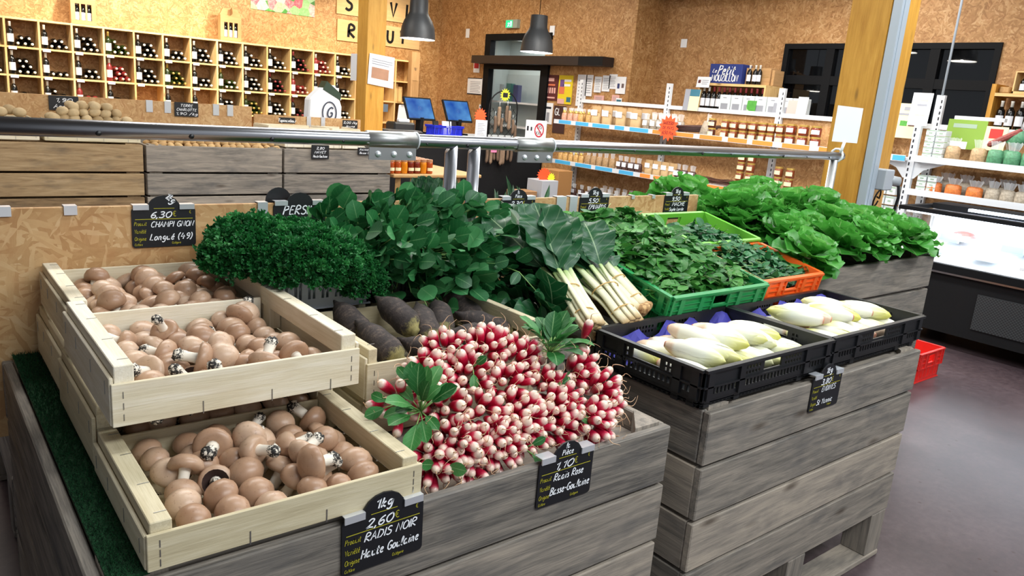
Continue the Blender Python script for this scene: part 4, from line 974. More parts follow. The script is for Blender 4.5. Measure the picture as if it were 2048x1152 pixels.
# ---------------------------------------------------------------- black trays and endives
def holed(b, L, Hh, holes, T, th=.005):
    xs = sorted({0, L}|{h[0] for h in holes}|{h[1] for h in holes}); zs = sorted({0, Hh}|{h[2] for h in holes}|{h[3] for h in holes})
    for j in range(len(zs)-1):
        run = None
        for i in range(len(xs)-1):
            cx = (xs[i]+xs[i+1])/2; cz = (zs[j]+zs[j+1])/2
            op = any(h[0] < cx < h[1] and h[2] < cz < h[3] for h in holes)
            if op:
                if run is not None: b.box(run, xs[i], 0, th, zs[j], zs[j+1], T=T); run = None
            elif run is None: run = xs[i]
        if run is not None: b.box(run, L, 0, th, zs[j], zs[j+1], T=T)
def black_tray(label, x0, x1, y0, y1, z0, z1):
    t = thing('plastic_tray', label, 'tray', (x0, y0, z0)); L = x1-x0; D = y1-y0; Hh = z1-z0
    def side(nm, ln, T, long):
        b = MB(1); hs = []; w = .085 if long else .10; c = ln/2
        hs.append((c-w/2, c+w/2, Hh*.52, Hh*.82))
        for s in (-1, 1):
            for i in range(6 if long else 2):
                for k in range(2):
                    xx = c+s*(w/2+.022+i*.0145) if long else c+s*(w/2+.02+i*.014); hs.append((xx-.0042, xx+.0042, Hh*(.52+.17*k), Hh*(.62+.17*k)))
        n = int((ln-.08)/.016)
        for i in range(n):
            xx = .045+i*(ln-.09)/(n-1); hs.append((xx-.005, xx+.005, Hh*.14, Hh*.34))
        holed(b, ln, Hh-.008, hs, T)
        b.box(0, ln, -.010, .006, Hh-.008, Hh, T=T); b.box(0, ln, -.007, 0, Hh*.40, Hh*.45, T=T)
        for xx in (.012, ln*.24, ln*.76, ln-.036): b.box(xx, xx+.024, -.007, 0, 0.0, Hh-.008, T=T)
        return b.build(nm, M['black_plastic'], t)
    side('long_wall', L, Matrix.Identity(4), True); side('long_wall', L, Matrix.Translation((L, D, 0)) @ Matrix.Rotation(pi, 4, 'Z'), True)
    side('short_wall', D, Matrix.Translation((0, D, 0)) @ Matrix.Rotation(-pi/2, 4, 'Z'), False); side('short_wall', D, Matrix.Translation((L, 0, 0)) @ Matrix.Rotation(pi/2, 4, 'Z'), False)
    b = MB(2); b.box(.004, L-.004, .004, D-.004, 0, .004); b.build('tray_floor', M['black_plastic'], t)
    return t
T1 = (1.55, 2.162); T2 = (2.18, 2.792)
tr1 = black_tray('black plastic tray of endives on the left, beside the pink radishes', T1[0], T1[1], 1.095, 1.487, .845, .930)
tr2 = black_tray('black plastic tray of endives on the right, at the outer end of the stall', T2[0], T2[1], 1.105, 1.487, .845, .930)
b = MB(5); 
write(b, 'VAL LANDRY', 0, 0, .012, .0016, wid=.09, slant=0); o = b.build('moulded_lettering', plain('moulded_grey', (70, 72, 76), .5), tr1); o.location = (-.0108, .30, .03); o.rotation_euler = (0, 0, -pi/2)
black_tray('empty black tray under the left endive tray', T1[0]+.012, T1[1]-.012, 1.11, 1.475, .819, .844)
black_tray('empty black tray under the right endive tray', T2[0]+.012, T2[1]-.012, 1.12, 1.475, .819, .844)
M['blue_paper'] = vary('indigo_paper', (42, 40, 132), (66, 62, 164), .7)
for (x0, x1), lb in ((T1, 'indigo paper liner rising at the back of the left endive tray'), (T2, 'indigo paper liner at the left of the right endive tray')):
    b = MB(7); vs = []; fs = []; nx, ny = 26, 8; rr = random.Random(int(x0*10))
    for i in range(nx+1):
        for j in range(ny+1):
            u, v = i/nx, j/ny; x = x0+.010+(x1-x0-.02)*u; y = 1.36+.117*v
            e = max(0, (v-.4)/.6); 
            z = .855+.062*e*(.35+.4*min(1, u*3)+.5*sin(u*21)*sin(u*7+2))+.006*sin(u*40+v*9)*cos(v*30)
            vs.append((x, y-.008*e*sin(u*33), z))
    for i in range(nx):
        for j in range(ny):
            k = i*(ny+1)+j; fs.append((k, k+ny+1, k+ny+2, k+1))
    b.add(vs, fs, [(0, 0, 0)]*len(vs)); tag(b.build('paper_liner', M['blue_paper']), lb, 'paper')
g = G('endive'); s_ = g.n('ShaderNodeSeparateXYZ', ins={0: g.attr('pc')}); nz = g.noise(g.obj(), 18, 3); inf = g.n('ShaderNodeObjectInfo').outputs['Random']
v_ = g.math('ADD', s_.outputs[0], g.math('MULTIPLY', g.math('SUBTRACT', inf, .6), .45))
c_ = g.ramp(v_, [(.0, lin((216, 190, 164))), (.06, lin((226, 222, 206))), (.55, lin((224, 225, 206))), (.78, lin((220, 218, 154))), (1, lin((206, 202, 96)))])
g.p(Base_Color=c_, Roughness=.32, Specular_IOR_Level=.5, Subsurface_Weight=.12, Subsurface_Radius=(.01, .009, .004)); M['endive'] = g.m
M['endive_root'] = vary('endive_root', (214, 150, 120), (190, 120, 96), .6)
def endive(seed):
    r = random.Random(seed); t = thing('endive', 'x', 'endive'); b = MB(seed); L = .165
    prof = [(.010, 0), (.0175, .012), (.0245, .04), (.028, .075), (.0265, .105), (.020, .135), (.011, .155), (0, L)]
    vs = []; fs = []; pcs = []; sg = 22
    for (rr_, z) in prof:
        for k in range(sg):
            a = 2*pi*k/sg; q = 1+.05*abs(sin(1.5*a+z*9+seed))-.03
            vs.append((rr_*q*cos(a), rr_*q*sin(a), z)); pcs.append((z/L, 0, 0))
    for i in range(len(prof)-1):
        for k in range(sg):
            k2 = (k+1) % sg; fs.append((i*sg+k, i*sg+k2, (i+1)*sg+k2, (i+1)*sg+k))
    b.add(vs, fs, pcs, True)
    # wrapped outer leaves with an edge
    for m_ in range(3):
        a0 = m_*2.1+seed; vs = []; fs = []; pcs = []; n = 9; top = r.uniform(.78, .97)
        for i in range(n+1):
            tt = i/n; z = L*top*tt*.985+.002
            # interpolate the profile
            for q in range(len(prof)-1):
                if prof[q][1] <= z <= prof[q+1][1]:
                    f = (z-prof[q][1])/(prof[q+1][1]-prof[q][1]); rad_ = prof[q][0]+(prof[q+1][0]-prof[q][0])*f; break
            hw = 1.15*max(.04, (1-tt**4))**.5
            for j in range(7):
                a = a0+hw*(j/3-1); rr_ = rad_*1.02+.0006+(.0004 if abs(j-3) < 3 else 0)
                vs.append((rr_*cos(a), rr_*sin(a), z)); pcs.append((z/L, 0, 0))
        for i in range(n):
            for j in range(6):
                k = i*7+j; fs.append((k, k+1, k+8, k+7))
        b.add(vs, fs, pcs, True)
    b.build('leaf_head', M['endive'], t)
    b = MB(seed); b.lathe([(0, -.004), (.008, -.0035), (.0105, 0), (.0105, .004)], 12); b.build('root_cut', M['endive_root'], t)
    return kids(t)
EN = [endive(s) for s in (1, 2, 3)]; eu = [0, 0, 0]
def put_endive(p, d, lb, grp, k, sc):
    q = Vector(d).to_track_quat('Z', 'Y').to_euler(); q.rotate_axis('Z', p[0]*37)
    o = EN[k]
    if not eu[k]:
        eu[k] = 1; o.location = p; o.rotation_euler = q; o.scale = (sc,)*3; o['label'] = lb; o['group'] = grp
    else: dup(o, p, q, lb, grp, sc)
rr = random.Random(21)
for (X0, X1), nm, n0, tipf in ((T1, 'left', 9, .95), (T2, 'right', 8, .5)):
    for row, yb in ((0, 1.29), (1, 1.435)):
        for i in range(n0):
            x = X0+.045+(X1-X0-.09)*(i+.5)/n0
            sgn = -1 if rr.random() < tipf else 1
            d = Vector((rr.uniform(-.05, .35), -1, rr.uniform(-.06, .04)))*(-sgn if sgn > 0 else 1)
            d.normalize()
            y = yb if d.y < 0 else yb-.15
            put_endive((x-d.x*.08, y, .878+rr.uniform(-.003, .004)), d, 'pale endive in the bottom layer of the %s black tray' % nm, 'endives in the bottom layer of the %s tray' % nm, rr.randrange(3), rr.uniform(.92, 1.05))
    n1 = 8
    for i in range(n1):
        x = X0+.10+(X1-X0-.2)*((i+.5)/n1)+rr.uniform(-.01, .01)
        if nm == 'left': d = Vector((rr.uniform(.2, .75), -1, rr.uniform(-.1, 0))); y = 1.37+rr.uniform(-.09, .05)
        else: d = Vector((rr.uniform(.3, .9), -1, -.05))*(1 if rr.random() < .5 else -1); y = (1.36 if d.y < 0 else 1.22)+rr.uniform(-.02, .06)
        d.normalize()
        put_endive((x-d.x*.08, y, .925+rr.uniform(-.003, .006)), d, 'pale endive lying on top of the pile in the %s black tray' % nm, 'endives on top of the %s tray' % nm, rr.randrange(3), rr.uniform(.95, 1.1))

# ---------------------------------------------------------------- lettuces
def lettuce(seed):
    b = MB(seed); r = random.Random(seed)
    for ring, (n, el, L, W, bend, cup) in enumerate([(7, .12, .15, .15, .5, .25), (7, .45, .14, .14, .25, .35), (6, .8, .12, .125, -.15, .45), (5, 1.1, .095, .11, -.6, .55), (4, 1.35, .07, .09, -.9, .6)]):
        for i in range(n):
            a = 2*pi*(i+.5*ring+r.uniform(-.25, .25))/n; e = el+r.uniform(-.15, .15)
            d = Vector((cos(a)*cos(e), sin(a)*cos(e), sin(e)))
            p = Vector((cos(a)*.012, sin(a)*.012, .02+ring*.006))
            zu = Vector((-cos(a)*sin(e), -sin(a)*sin(e), cos(e)))
            b.leaf(frame(p, d, zu), L*r.uniform(.88, 1.12), W*r.uniform(.9, 1.1), bend+r.uniform(-.2, .3), cup, .42, .62, 11, .15, 23, rnd=min(1, max(0, .15+.16*ring+r.uniform(-.15, .2))), c=3)
    b.cyl((0, 0, -.015), (0, 0, .03), .018, 10, m=1, rnd=.5)
    o = b.build('lettuce', [M['leaf_lettuce'], M['rib']]); me = o.data; bpy.data.objects.remove(o); return me
LT = [lettuce(s) for s in (201, 202, 203, 204)]
rr = random.Random(31)
for i in range(6):
    for j in range(6):
        x = 2.92+i*.2+rr.uniform(-.03, .03)+(.1 if j % 2 else 0)*(i < 5); y = 1.665+j*.205+rr.uniform(-.03, .03)
        o = bpy.data.objects.new('lettuce', LT[rr.randrange(4)]); COL.objects.link(o)
        edge = (j == 0)
        o.location = (x, y, 1.0+.045*sin(pi*(j+.5)/6)+.02*sin(pi*i/5)+rr.uniform(-.01, .015)); o.rotation_euler = (rr.uniform(-.3, .3), rr.uniform(-.3, .3), rr.uniform(0, 6.28)) if not edge else (.3, rr.uniform(-.2, .2), rr.uniform(-.5, .5))
        s = rr.uniform(.82, 1.0); o.scale = (s,)*3
        tag(o, 'green butterhead lettuce in the front row over the plank edge' if edge else ('green butterhead lettuce at the back of the lettuce bin' if j > 3 else 'green butterhead lettuce in the middle of the lettuce bin'), 'lettuce', 'lettuces in the front row' if edge else ('lettuces at the back' if j > 3 else 'lettuces in the middle'))
for i, (x, y) in enumerate(((3.05, 2.5), (3.3, 2.62), (3.5, 2.3), (3.2, 2.2), (3.7, 2.5), (3.45, 2.05), (3.0, 2.1), (3.7, 2.1), (3.9, 2.55))):
    o = bpy.data.objects.new('lettuce', LT[i % 4]); COL.objects.link(o); o.location = (x, y, 1.105); o.rotation_euler = (rr.uniform(-.3, .3), rr.uniform(-.3, .3), rr.uniform(0, 6)); tag(o, 'green butterhead lettuce piled on top of the others', 'lettuce', 'lettuces on top of the pile')

# ---------------------------------------------------------------- price signs of the front stall
FY = 1.0755
price_sign((.630, FY, .822), 'black price sign for black radish at two euro sixty, on the front bin', '1kg', '2,60', [('RADIS NOIR', -.040, -.052, .016, .108), ('Haute Goulaine', -.046, -.084, .017, .12)], rot=(0, R(-1), 0))
price_sign((1.076, FY, .820), 'black price sign for pink radish at one euro ten, on the front bin', 'la|Pièce', '1,10', [('Radis Rose', -.036, -.052, .016, .088), ('Basse-Goulaine', -.044, -.084, .017, .118)], W=.158)
price_sign((2.140, FY, .826), 'black price sign for endives on the bin below the black trays', '1kg', '3,80', [('ENDIVES', -.028, -.050, .016, .08), ('St Yannic', -.045, -.09, .016, .09)])
OY = 2.2105
price_sign((.563, OY, 1.190), 'black price sign for mushrooms at six euro thirty, on the chipboard divider', '1kg', '6,30', [('CHAMPI GNON', -.036, -.052, .015, .113), ('Longué (49)', -.040, -.088, .017, .112)], unit_rot=R(-40))
price_sign((.953, OY, 1.194), 'black price sign for parsley half hidden by the parsley', '', '', [('PERSIL', -.055, -.032, .026, .10), ('Rts', .045, -.075, .016, .03)], printed=False)
price_sign((1.812, OY, 1.196), 'black price sign behind the chard leaves', 'la|Pièce', '2,30', [('Blettes', -.03, -.055, .016, .08)])
price_sign((2.212, OY, 1.200), 'black price sign for spinach at five euro fifty', '1kg', '5,50', [('EPINARDS', -.034, -.052, .017, .10), ('Basse Goulaine', -.046, -.09, .017, .12)])
price_sign((2.728, OY, 1.200), 'black price sign for lamb\'s lettuce at nine euro fifty', '1kg', '9,50', [('MACHE', -.030, -.050, .017, .088), ('Saphe Lorrée', -.046, -.072, .014, .10), ('Basse-Goulaine', -.046, -.094, .013, .11)])
def clip(x, label, w=.04, drop=.05):
    t = MB(); t.box(x-w/2, x+w/2, 2.209, 2.2115, 1.197-drop, 1.199); t.box(x-w/2, x+w/2, 2.209, 2.238, 1.199, 1.201); t.box(x-w/2, x+w/2, 2.2355, 2.238, 1.17, 1.199)
    tag(t.build('metal_clip', M['chrome']), label, 'clip')
clip(.195, 'small bright metal clip at the far left of the chipboard divider', .03, .02); clip(.338, 'small bright metal clip left of the mushroom price sign', .03, .02)
clip(.838, 'wide metal clip on the left of the parsley price sign', .03, .06); clip(2.03, 'wide metal clip right of the chard price sign', .05, .075); clip(2.095, 'wide metal clip just left of the spinach price sign', .04, .09)
clip(2.44, 'small clip between the spinach and lamb\'s lettuce signs, left one', .018, .012); clip(2.57, 'small clip between the spinach and lamb\'s lettuce signs, right one', .018, .012)
# signs of the other side of the divider, seen from behind, and leeks standing there
for x, lb in ((.90, 'black round sign top behind the parsley sign'), (1.36, 'black round sign top behind the tall greens, marked la'), (1.52, 'black round sign top between the two steel posts')):
    b = MB(); a = [(.04*cos(2*pi*k/24), .04*sin(2*pi*k/24)) for k in range(24)]; b.prism(a, 0, .004)
    for k in (-.03, .03): b.box(k-.004, k+.004, -.001, .005, -.16, -.04)
    o = b.build('round_sign', M['slate']); o.location = (x, 2.245, 1.20); tag(o, lb, 'sign')
b = MB(13); r = random.Random(6)
for i in range(34):
    x = r.choice((1.62, 1.70, 1.86, 1.92, 2.02, 1.58))+r.uniform(-.05, .05); y = 2.42+r.uniform(-.08, .1); d = Vector((r.uniform(-.6, .6), r.uniform(-.2, .6), r.uniform(.5, 1)))
    b.leaf(frame((x, y, .99), d, (0, -1, .3)), r.uniform(.21, .28), .028, .4, .4, .3, .4, 6)
o = b.build('leek_tops', M['leaf_chard']); tag(o, 'leek tops poking up behind the chipboard divider', 'leeks', None, 'stuff')
b = MB(14)
for i in range(9):
    a = r.uniform(-1, 1); b.leaf(frame((1.545+.02*a, 2.40, 1.10), (a*.5, .1, 1), (0, -1, .2)), .16, .09, .3, .3, .5, .5, 7, .15)
tag(b.build('cabbage_leaves', M['leaf_chard']), 'broad cabbage leaves seen between the two steel posts', 'cabbage')
# far half of the stall behind the divider carries them
pallox('pallet_bin', 'grey plank bins of the far side of the stall, hidden behind the divider', .2, 2.78, 2.30, 3.3, .985, [(.83, .98), (.66, .823), (.5, .654), (.35, .494), (.19, .344)], M['weathered'], floor_z=.9)
# red crate on the floor at the outer end of the stall
basket('plastic_crate', 'red plastic crate on the floor at the outer end of the endive bin', 4.95, 5.3, 1.93, 2.28, 0, .2, M['red_plastic'], [(.12, .46)])
# ---------------------------------------------------------------- back stall
BK = [(.86, 1.05), (.695, .852), (.53, .687), (.365, .522), (.2, .357)]
pallox('pallet_bin', 'brown plank bin of the back stall at the far left', .362, 1.352, 5.8, 6.8, 1.05, BK, M['old_brown'], floor_z=.95)
pallox('pallet_bin', 'grey stained plank bin of the back stall with potatoes on top', 1.372, 2.352, 5.8, 6.8, 1.05, BK, M['weathered'], floor_z=.95)
pallox('pallet_bin', 'grey plank bin of the back stall at its right end, before the honey table', 2.37, 3.312, 5.8, 6.8, 1.05, BK, M['weathered'], floor_z=.95)
board('divider_panel', 'chipboard divider standing on the back stall', -.2, 2.49, 6.83, 6.85, .9, 1.317, M['osb_xz'])
board('divider_panel', 'lower chipboard divider at the right end of the back stall', 2.51, 3.55, 6.83, 6.85, .9, 1.255, M['osb_xz'])
def lowcrate(label, x0, x1, y0, y1, z0, z1, m):
    wood_crate(label, x0, x1, y0, y1, z0, z1, m, board_h=(z1-z0)-.004, side_rail=.02, rail_h=.02)
lowcrate('pale wooden crate on the far left bin of the back stall', -.2, .74, 5.83, 6.2, 1.057, 1.15, M['crate_wood'])
lowcrate('brownish wooden crate on the far left bin, beside the potatoes', .765, 1.345, 5.83, 6.2, 1.057, 1.15, M['crate_wood2'])
lowcrate('pale low crate with two slate signs on the right bin of the back stall', 2.38, 2.86, 5.83, 6.2, 1.057, 1.105, M['crate_wood']); lowcrate('pale low crate next to the honey table on the back stall', 2.87, 3.30, 5.83, 6.2, 1.057, 1.105, M['crate_wood'])
M['potato'] = vary('potato_skin', (168, 124, 74), (206, 170, 116), .7, scale=20); M['potato2'] = vary('earthy_potato', (176, 150, 110), (206, 182, 142), .85, scale=24)
def spud(nm, m, sx, sy, sz, seed):
    b = MB(seed); b.ball((0, 0, 0), sx, sy, sz, 12, 8, lump=.05); o = b.build(nm, m); me = o.data; bpy.data.objects.remove(o); return me
PT = [spud('potato', M['potato'], .034, .026, .023, s) for s in (1, 2, 3)]; P2 = [spud('potato', M['potato2'], .045, .038, .034, s) for s in (4, 5, 6)]
rr = random.Random(77)
for i in range(17):
    for j in range(3):
        for k in range(2):
            o = bpy.data.objects.new('potato', PT[rr.randrange(3)]); COL.objects.link(o)
            o.location = (1.42+i*.054+rr.uniform(-.01, .01)+.027*k, 5.85+j*.055+rr.uniform(-.008, .008), .995+.04*j*.6+.045*k+rr.uniform(0, .008)); o.rotation_euler = (rr.uniform(-.5, .5), rr.uniform(-.5, .5), rr.uniform(0, 6))
            tag(o, 'small tan potato in the grey stained bin of the back stall', 'potato', 'small potatoes in the back stall bin')
# a hessian covered crate with a mound of large earthy potatoes in front of the divider
lowcrate('wooden crate under the mound of earthy potatoes', .86, 1.46, 6.3, 6.75, 1.057, 1.155, M['crate_wood2'])
for k, (n, z) in enumerate(((8, 1.165), (6, 1.215), (4, 1.255))):
    for i in range(n):
        for j in range(2):
            o = bpy.data.objects.new('potato', P2[rr.randrange(3)]); COL.objects.link(o)
            o.location = (.1+1.06-(n-1)*.036+i*.072+rr.uniform(-.01, .01), 6.48+j*.075+.02*k+rr.uniform(-.01, .01), z+rr.uniform(-.008, .008)); o.rotation_euler = (rr.uniform(-.5, .5), rr.uniform(-.5, .5), rr.uniform(0, 6))
            tag(o, 'large earthy potato in the mound before the back divider', 'potato', 'large potatoes in the mound')
for i in range(5):
    o = bpy.data.objects.new('potato', P2[i % 3]); COL.objects.link(o); o.location = (.48+i*.055, 6.4+.03*(i % 2), 1.20+.015*(i % 2)); tag(o, 'large earthy potato in the small pile at the far left', 'potato', 'large potatoes at the far left')
lowcrate('wooden crate under the small far left potato pile', .32, .78, 6.3, 6.6, 1.057, 1.17, M['crate_wood2'])
def slate_tag(x, y, z, w_, h_, label, lines, rz=0):
    t = thing('slate_tag', label, 'sign', (x, y, z), (0, 0, rz)); b = MB(); b.prism(rrect(-w_/2, w_/2, -h_, 0, .006), 0, .004); b.build('board', M['slate'], t)
    h = MB()
    for i, (tx, hh, wd) in enumerate(lines): q_ = min(hh, h_*.72/len(lines)*.72); write(h, tx, -wd/2, -h_*(.08+.86*(i+.8)/len(lines)), q_, q_*.17, wid=wd)
    h.build('handwriting', M['chalk'], t); return t
slate_tag(1.04, 6.815, 1.316, .20, .11, 'slate sign half hidden behind the potato mound', [('1,90', .035, .12), ('Agata', .03, .14)])
slate_tag(1.935, 6.815, 1.32, .19, .115, 'slate sign for charlotte potatoes on the back divider', [('TERRE', .026, .10), ('CHARLOTTE', .026, .16), ('1,90 /kg', .028, .18)])
slate_tag(2.76, 6.70, 1.245, .15, .05, 'slate sign reading topinambour on the back stall', [('Topinambour', .035, .17)])
slate_tag(3.375, 6.70, 1.25, .155, .075, 'slate sign with two euro on the back stall next to the yellow post', [('2,00 /kg', .03, .14), ('Jaune', .022, .1)])
slate_tag(2.66, 5.785, 1.085, .15, .11, 'slate sign for turnips on the front of the right back bin', [('2,80', .026, .07), ('NAVET', .026, .10), ('Haute Goulaine', .022, .12)])
slate_tag(3.05, 5.785, 1.075, .12, .06, 'slate sign beside the rail clamp on the right back bin', [('PANAIS', .022, .09), ('Basse G', .022, .09)])
for i, x in enumerate((1.65, 1.79, 2.18, 2.30)):
    b = MB(); b.box(-.025, .025, -.004, -.001, -.09, .002); b.box(-.025, .025, -.004, .026, .002, .004); o = b.build('metal_clip', M['chrome']); o.location = (x, 6.828, 1.317); tag(o, ['clip left of the charlotte sign, outer one', 'clip left of the charlotte sign, inner one', 'clip right of the charlotte sign', 'clip at the right end of the taller back divider'][i], 'clip')
for i, x in enumerate((3.02, 3.16)):
    b = MB(); b.box(-.02, .02, -.004, -.001, -.09, .002); b.box(-.02, .02, -.004, .026, .002, .004); o = b.build('metal_clip', M['chrome']); o.location = (x, 6.828, 1.255); tag(o, ['clip on the lower back divider, left one', 'clip on the lower back divider, right one'][i], 'clip')
lowcrate('pale wooden crate behind the topinambour sign on the back stall', 2.45, 3.0, 6.35, 6.69, 1.057, 1.19, M['crate_wood']); lowcrate('pale wooden crate at the right end of the back stall by the yellow post', 3.02, 3.30, 6.35, 6.69, 1.057, 1.19, M['crate_wood'])
# paper sack standing on the back stall
t = thing('paper_sack', 'white printed sack with a green top leaning by the yellow post', 'sack', (3.22, 6.93, 1.06))
b = MB(1); b.prism([(-.17, 0), (.17, 0), (.18, .30), (.11, .50), (-.04, .46), (-.15, .36)], 0, .12); b.build('bag', M['white'], t, bev=.012)
b = MB(1); b.prism([(-.02, .45), (.16, .36), (.17, .42), (.02, .53)], -.002, .122); b.build('top_band', plain('dark_green_band', (40, 62, 44), .5), t)
b = MB(1); ribbon(b, [(.05+.07*cos(2*pi*k/20), .24+.10*sin(2*pi*k/20)) for k in range(21)], .012, -.006); write(b, 'G', .02, .2, .09, .014, y=-.006); b.build('printed_emblem', plain('sack_print', (60, 66, 84), .8), t)
b = MB(5); b.box(2.9, 3.56, 6.88, 7.15-.02, .0, 1.055); tag(b.build('plinth', M['weathered']), 'plank plinth behind the back stall carrying the sack', 'plinth')

# ---------------------------------------------------------------- yellow posts
def post(label, x0, x1, y0, y1):
    t = thing('timber_post', label, 'post', (x0, y0, 0)); b = MB(int(x0*10)); b.box(0, x1-x0, 0, y1-y0, 0, 4.0); b.build('beam', M['pine'], t); return t
lp = post('honey coloured timber post standing between wine rack and counter', 3.685, 3.885, 7.0, 7.21)
rp = post('honey coloured timber post at the right end of the stall', 4.35, 4.68, 2.225, 2.455)
# conduit along the right post
t = thing('cable_duct', 'pale grey metal cable duct running up the right timber post', 'duct', (4.36, 2.17, 0)); b = MB(1); b.box(0, .085, 0, .05, .3, 4.0); b.box(.025, .06, -.004, 0, .3, 4.0); b.build('channel', M['galva'], t)
t = thing('power_socket', 'grey socket box with a plugged in cable on the right timber post', 'socket', (4.43, 2.10, 1.275))
b = MB(1); b.box(.02, .12, .02, .12, -.06, .06); b.build('box', plain('socket_grey', (168, 172, 178), .5), t, bev=.006)
b = MB(1); b.cyl((.10, .06, .0), (.165, .01, -.01), .03, 12); b.build('plug', plain('plug_grey', (156, 160, 164), .5), t)
b = MB(1); b.tube([(.15, .0, -.03), (.155, -.01, -.10), (.14, 0, -.22), (.13, .0, -.40), (.12, .0, -.9)], .008, 6); b.build('cable', M['black'], t)
b = MB(1); b.tube([(.02+.0, .05, -.1+.0)]+[(.02+.028*cos(a*.5), .05-.028*sin(a*.5)*.4, -.11+.05*sin(a*.5)) for a in range(13)], .005, 6); b.build('cable_loop', M['black'], t)
def paper(name, label, corners, m, marks=None, cat='paper', th=.003):
    """flat sheet through four corners: lower left, lower right, upper right, upper left (seen from its front)"""
    c = [Vector(p) for p in corners]; x = (c[1]-c[0]); z = (c[3]-c[0]); n = x.cross(z).normalized()
    if abs(n.z) > .99: n = Vector((0, -1, 0))
    t = thing(name, label, cat, c[0]); b = MB()
    off = -n*th
    vs = [p-c[0] for p in c]+[p-c[0]-n*th for p in c]
    f_ = [(0, 1, 2, 3), (7, 6, 5, 4), (1, 0, 4, 5), (2, 1, 5, 6), (3, 2, 6, 7), (0, 3, 7, 4)]
    b.add([tuple(v) for v in vs], f_, [(0, 0, 0)]*8); b.build('sheet', m, t)
    for (u0, u1, v0, v1, mm) in (marks or []):
        q = MB(); vs = [x*u0+z*v0+n*.0015, x*u1+z*v0+n*.0015, x*u1+z*v1+n*.0015, x*u0+z*v1+n*.0015]
        q.add([tuple(v) for v in vs], [(0, 1, 2, 3)], [(v.x, v.y, v.z) for v in vs]); q.build('print', mm, t)
    return t
M['meatpic'] = vary('photo_print', (140, 84, 64), (196, 150, 120), .7); M['greyprint'] = plain('grey_print', (150, 152, 160), .8)
def lines(u0, u1, v0, v1, n, m, hgt=.4): 
    return [(u0, u1-(.15*(u1-u0) if i % 3 == 2 else 0), v1-(i+1)*(v1-v0)/n, v1-(i+1)*(v1-v0)/n+(v1-v0)/n*hgt, m) for i in range(n)]
paper('paper_notice', 'white notice with a photo of bread on the timber post by the wine rack', [(3.695, 6.99, 1.60), (3.98, 6.985, 1.57), (3.985, 6.985, 1.87), (3.71, 6.99, 1.89)], M['white'], [(.12, .78, .22, .58, M['meatpic'])]+lines(.1, .9, .68, .9, 3, M['greyprint'], .3))
paper('paper_notice', 'white notice on the side of the timber post by the wine rack', [(3.68, 7.33, 1.62), (3.68, 7.20, 1.62), (3.68, 7.20, 1.88), (3.68, 7.33, 1.88)], M['white'])
paper('hanging_sign', 'blank white card tied above the outer end of the steel rail', [(3.865, 2.16, 1.475), (3.975, 2.08, 1.475), (3.975, 2.08, 1.655), (3.865, 2.16, 1.66)], M['white'], cat='sign')
b = MB(1); b.tube([(3.92, 2.12, 1.48), (3.915, 2.125, 1.44), (3.92, 2.13, 1.42)], .008, 6)
b.tube([(3.92, 2.15+.034*cos(a*.6), 1.405+.034*sin(a*.6)) for a in range(12)], .006, 5); tag(b.build('twisted_string', M['white']), 'twisted white plastic tie holding the blank card to the rail', 'string')
# white sack behind the rail end
b = MB(2); b.prism([(0, 0), (.34, 0), (.34, .62), (.30, .66), (.18, .60), (.06, .36)], 0, .3); o = b.build('white_sack', M['white'], bev=.03); o.location = (6.35, 3.6, .42); o.rotation_euler = (0, 0, R(-60)); tag(o, 'white fabric sack standing by the lower shelf behind the rail end', 'sack')
b = MB(3); b.box(6.3, 6.75, 3.2, 3.75, 0, .42); tag(b.build('carton', plain('brown_carton', (176, 134, 86), .8)), 'carton under the white fabric sack', 'carton')

# ---------------------------------------------------------------- pendant lamps
g = G('lamp_grey'); g.p(Base_Color=lin((52, 54, 56))+(1,), Roughness=.5); M['lamp'] = g.m
M['lamp_in'] = plain('lamp_white_inside', (240, 240, 236), .6); M['bulb'] = emit('bulb_glow', (255, 250, 240), 14)
def pendant(label, x, y, z, r0=.19, h=.41, pw=40):
    t = thing('pendant_lamp', label, 'lamp', (x, y, z)); b = MB()
    prof = [(r0, 0), (r0*.985, .05*h/.4), (r0*.93, .12*h/.4), (r0*.80, .185*h/.4), (r0*.62, .235*h/.4), (r0*.535, .27*h/.4), (r0*.52, .36*h/.4), (r0*.50, .40*h/.4)]
    b.lathe(prof, 32, None, cap=False); b.lathe([(r0*.50, h), (0, h+.004)], 32, None, cap=False)
    b.build('shade', M['lamp'], t)
    b = MB(); b.lathe([(q-.004, zz+.0005) for q, zz in prof], 32, None, cap=False); b.build('shade_lining', M['lamp_in'], t)
    b = MB(); b.ball((0, 0, .14), .05, .05, .06, 14, 10); b.build('bulb', M['bulb'], t)
    b = MB(); b.cyl((0, 0, h), (0, 0, 4.0-z), .004, 6); b.build('cord', M['black'], t)
    l = bpy.data.lights.new('lamp_light', 'POINT'); l.energy = pw*.8; l.shadow_soft_size = .035; l.color = (1, .95, .88)
    o = bpy.data.objects.new('lamp_light', l); COL.objects.link(o); o.parent = t; o.location = (0, 0, .045)
    return t
pendant('grey metal pendant lamp hanging left, above the laptop tills', 4.55, 7.5, 2.115, pw=60)
pendant('grey metal pendant lamp hanging right, before the glazed door', 5.95, 7.149, 2.115, pw=60)
pendant('grey metal pendant lamp over the aisle, mirrored in the window', 5.0, 4.99, 2.60, pw=60)
pendant('grey metal pendant lamp over the aisle beyond, mirrored smaller in the window', 5.0, 5.85, 2.72, pw=60)

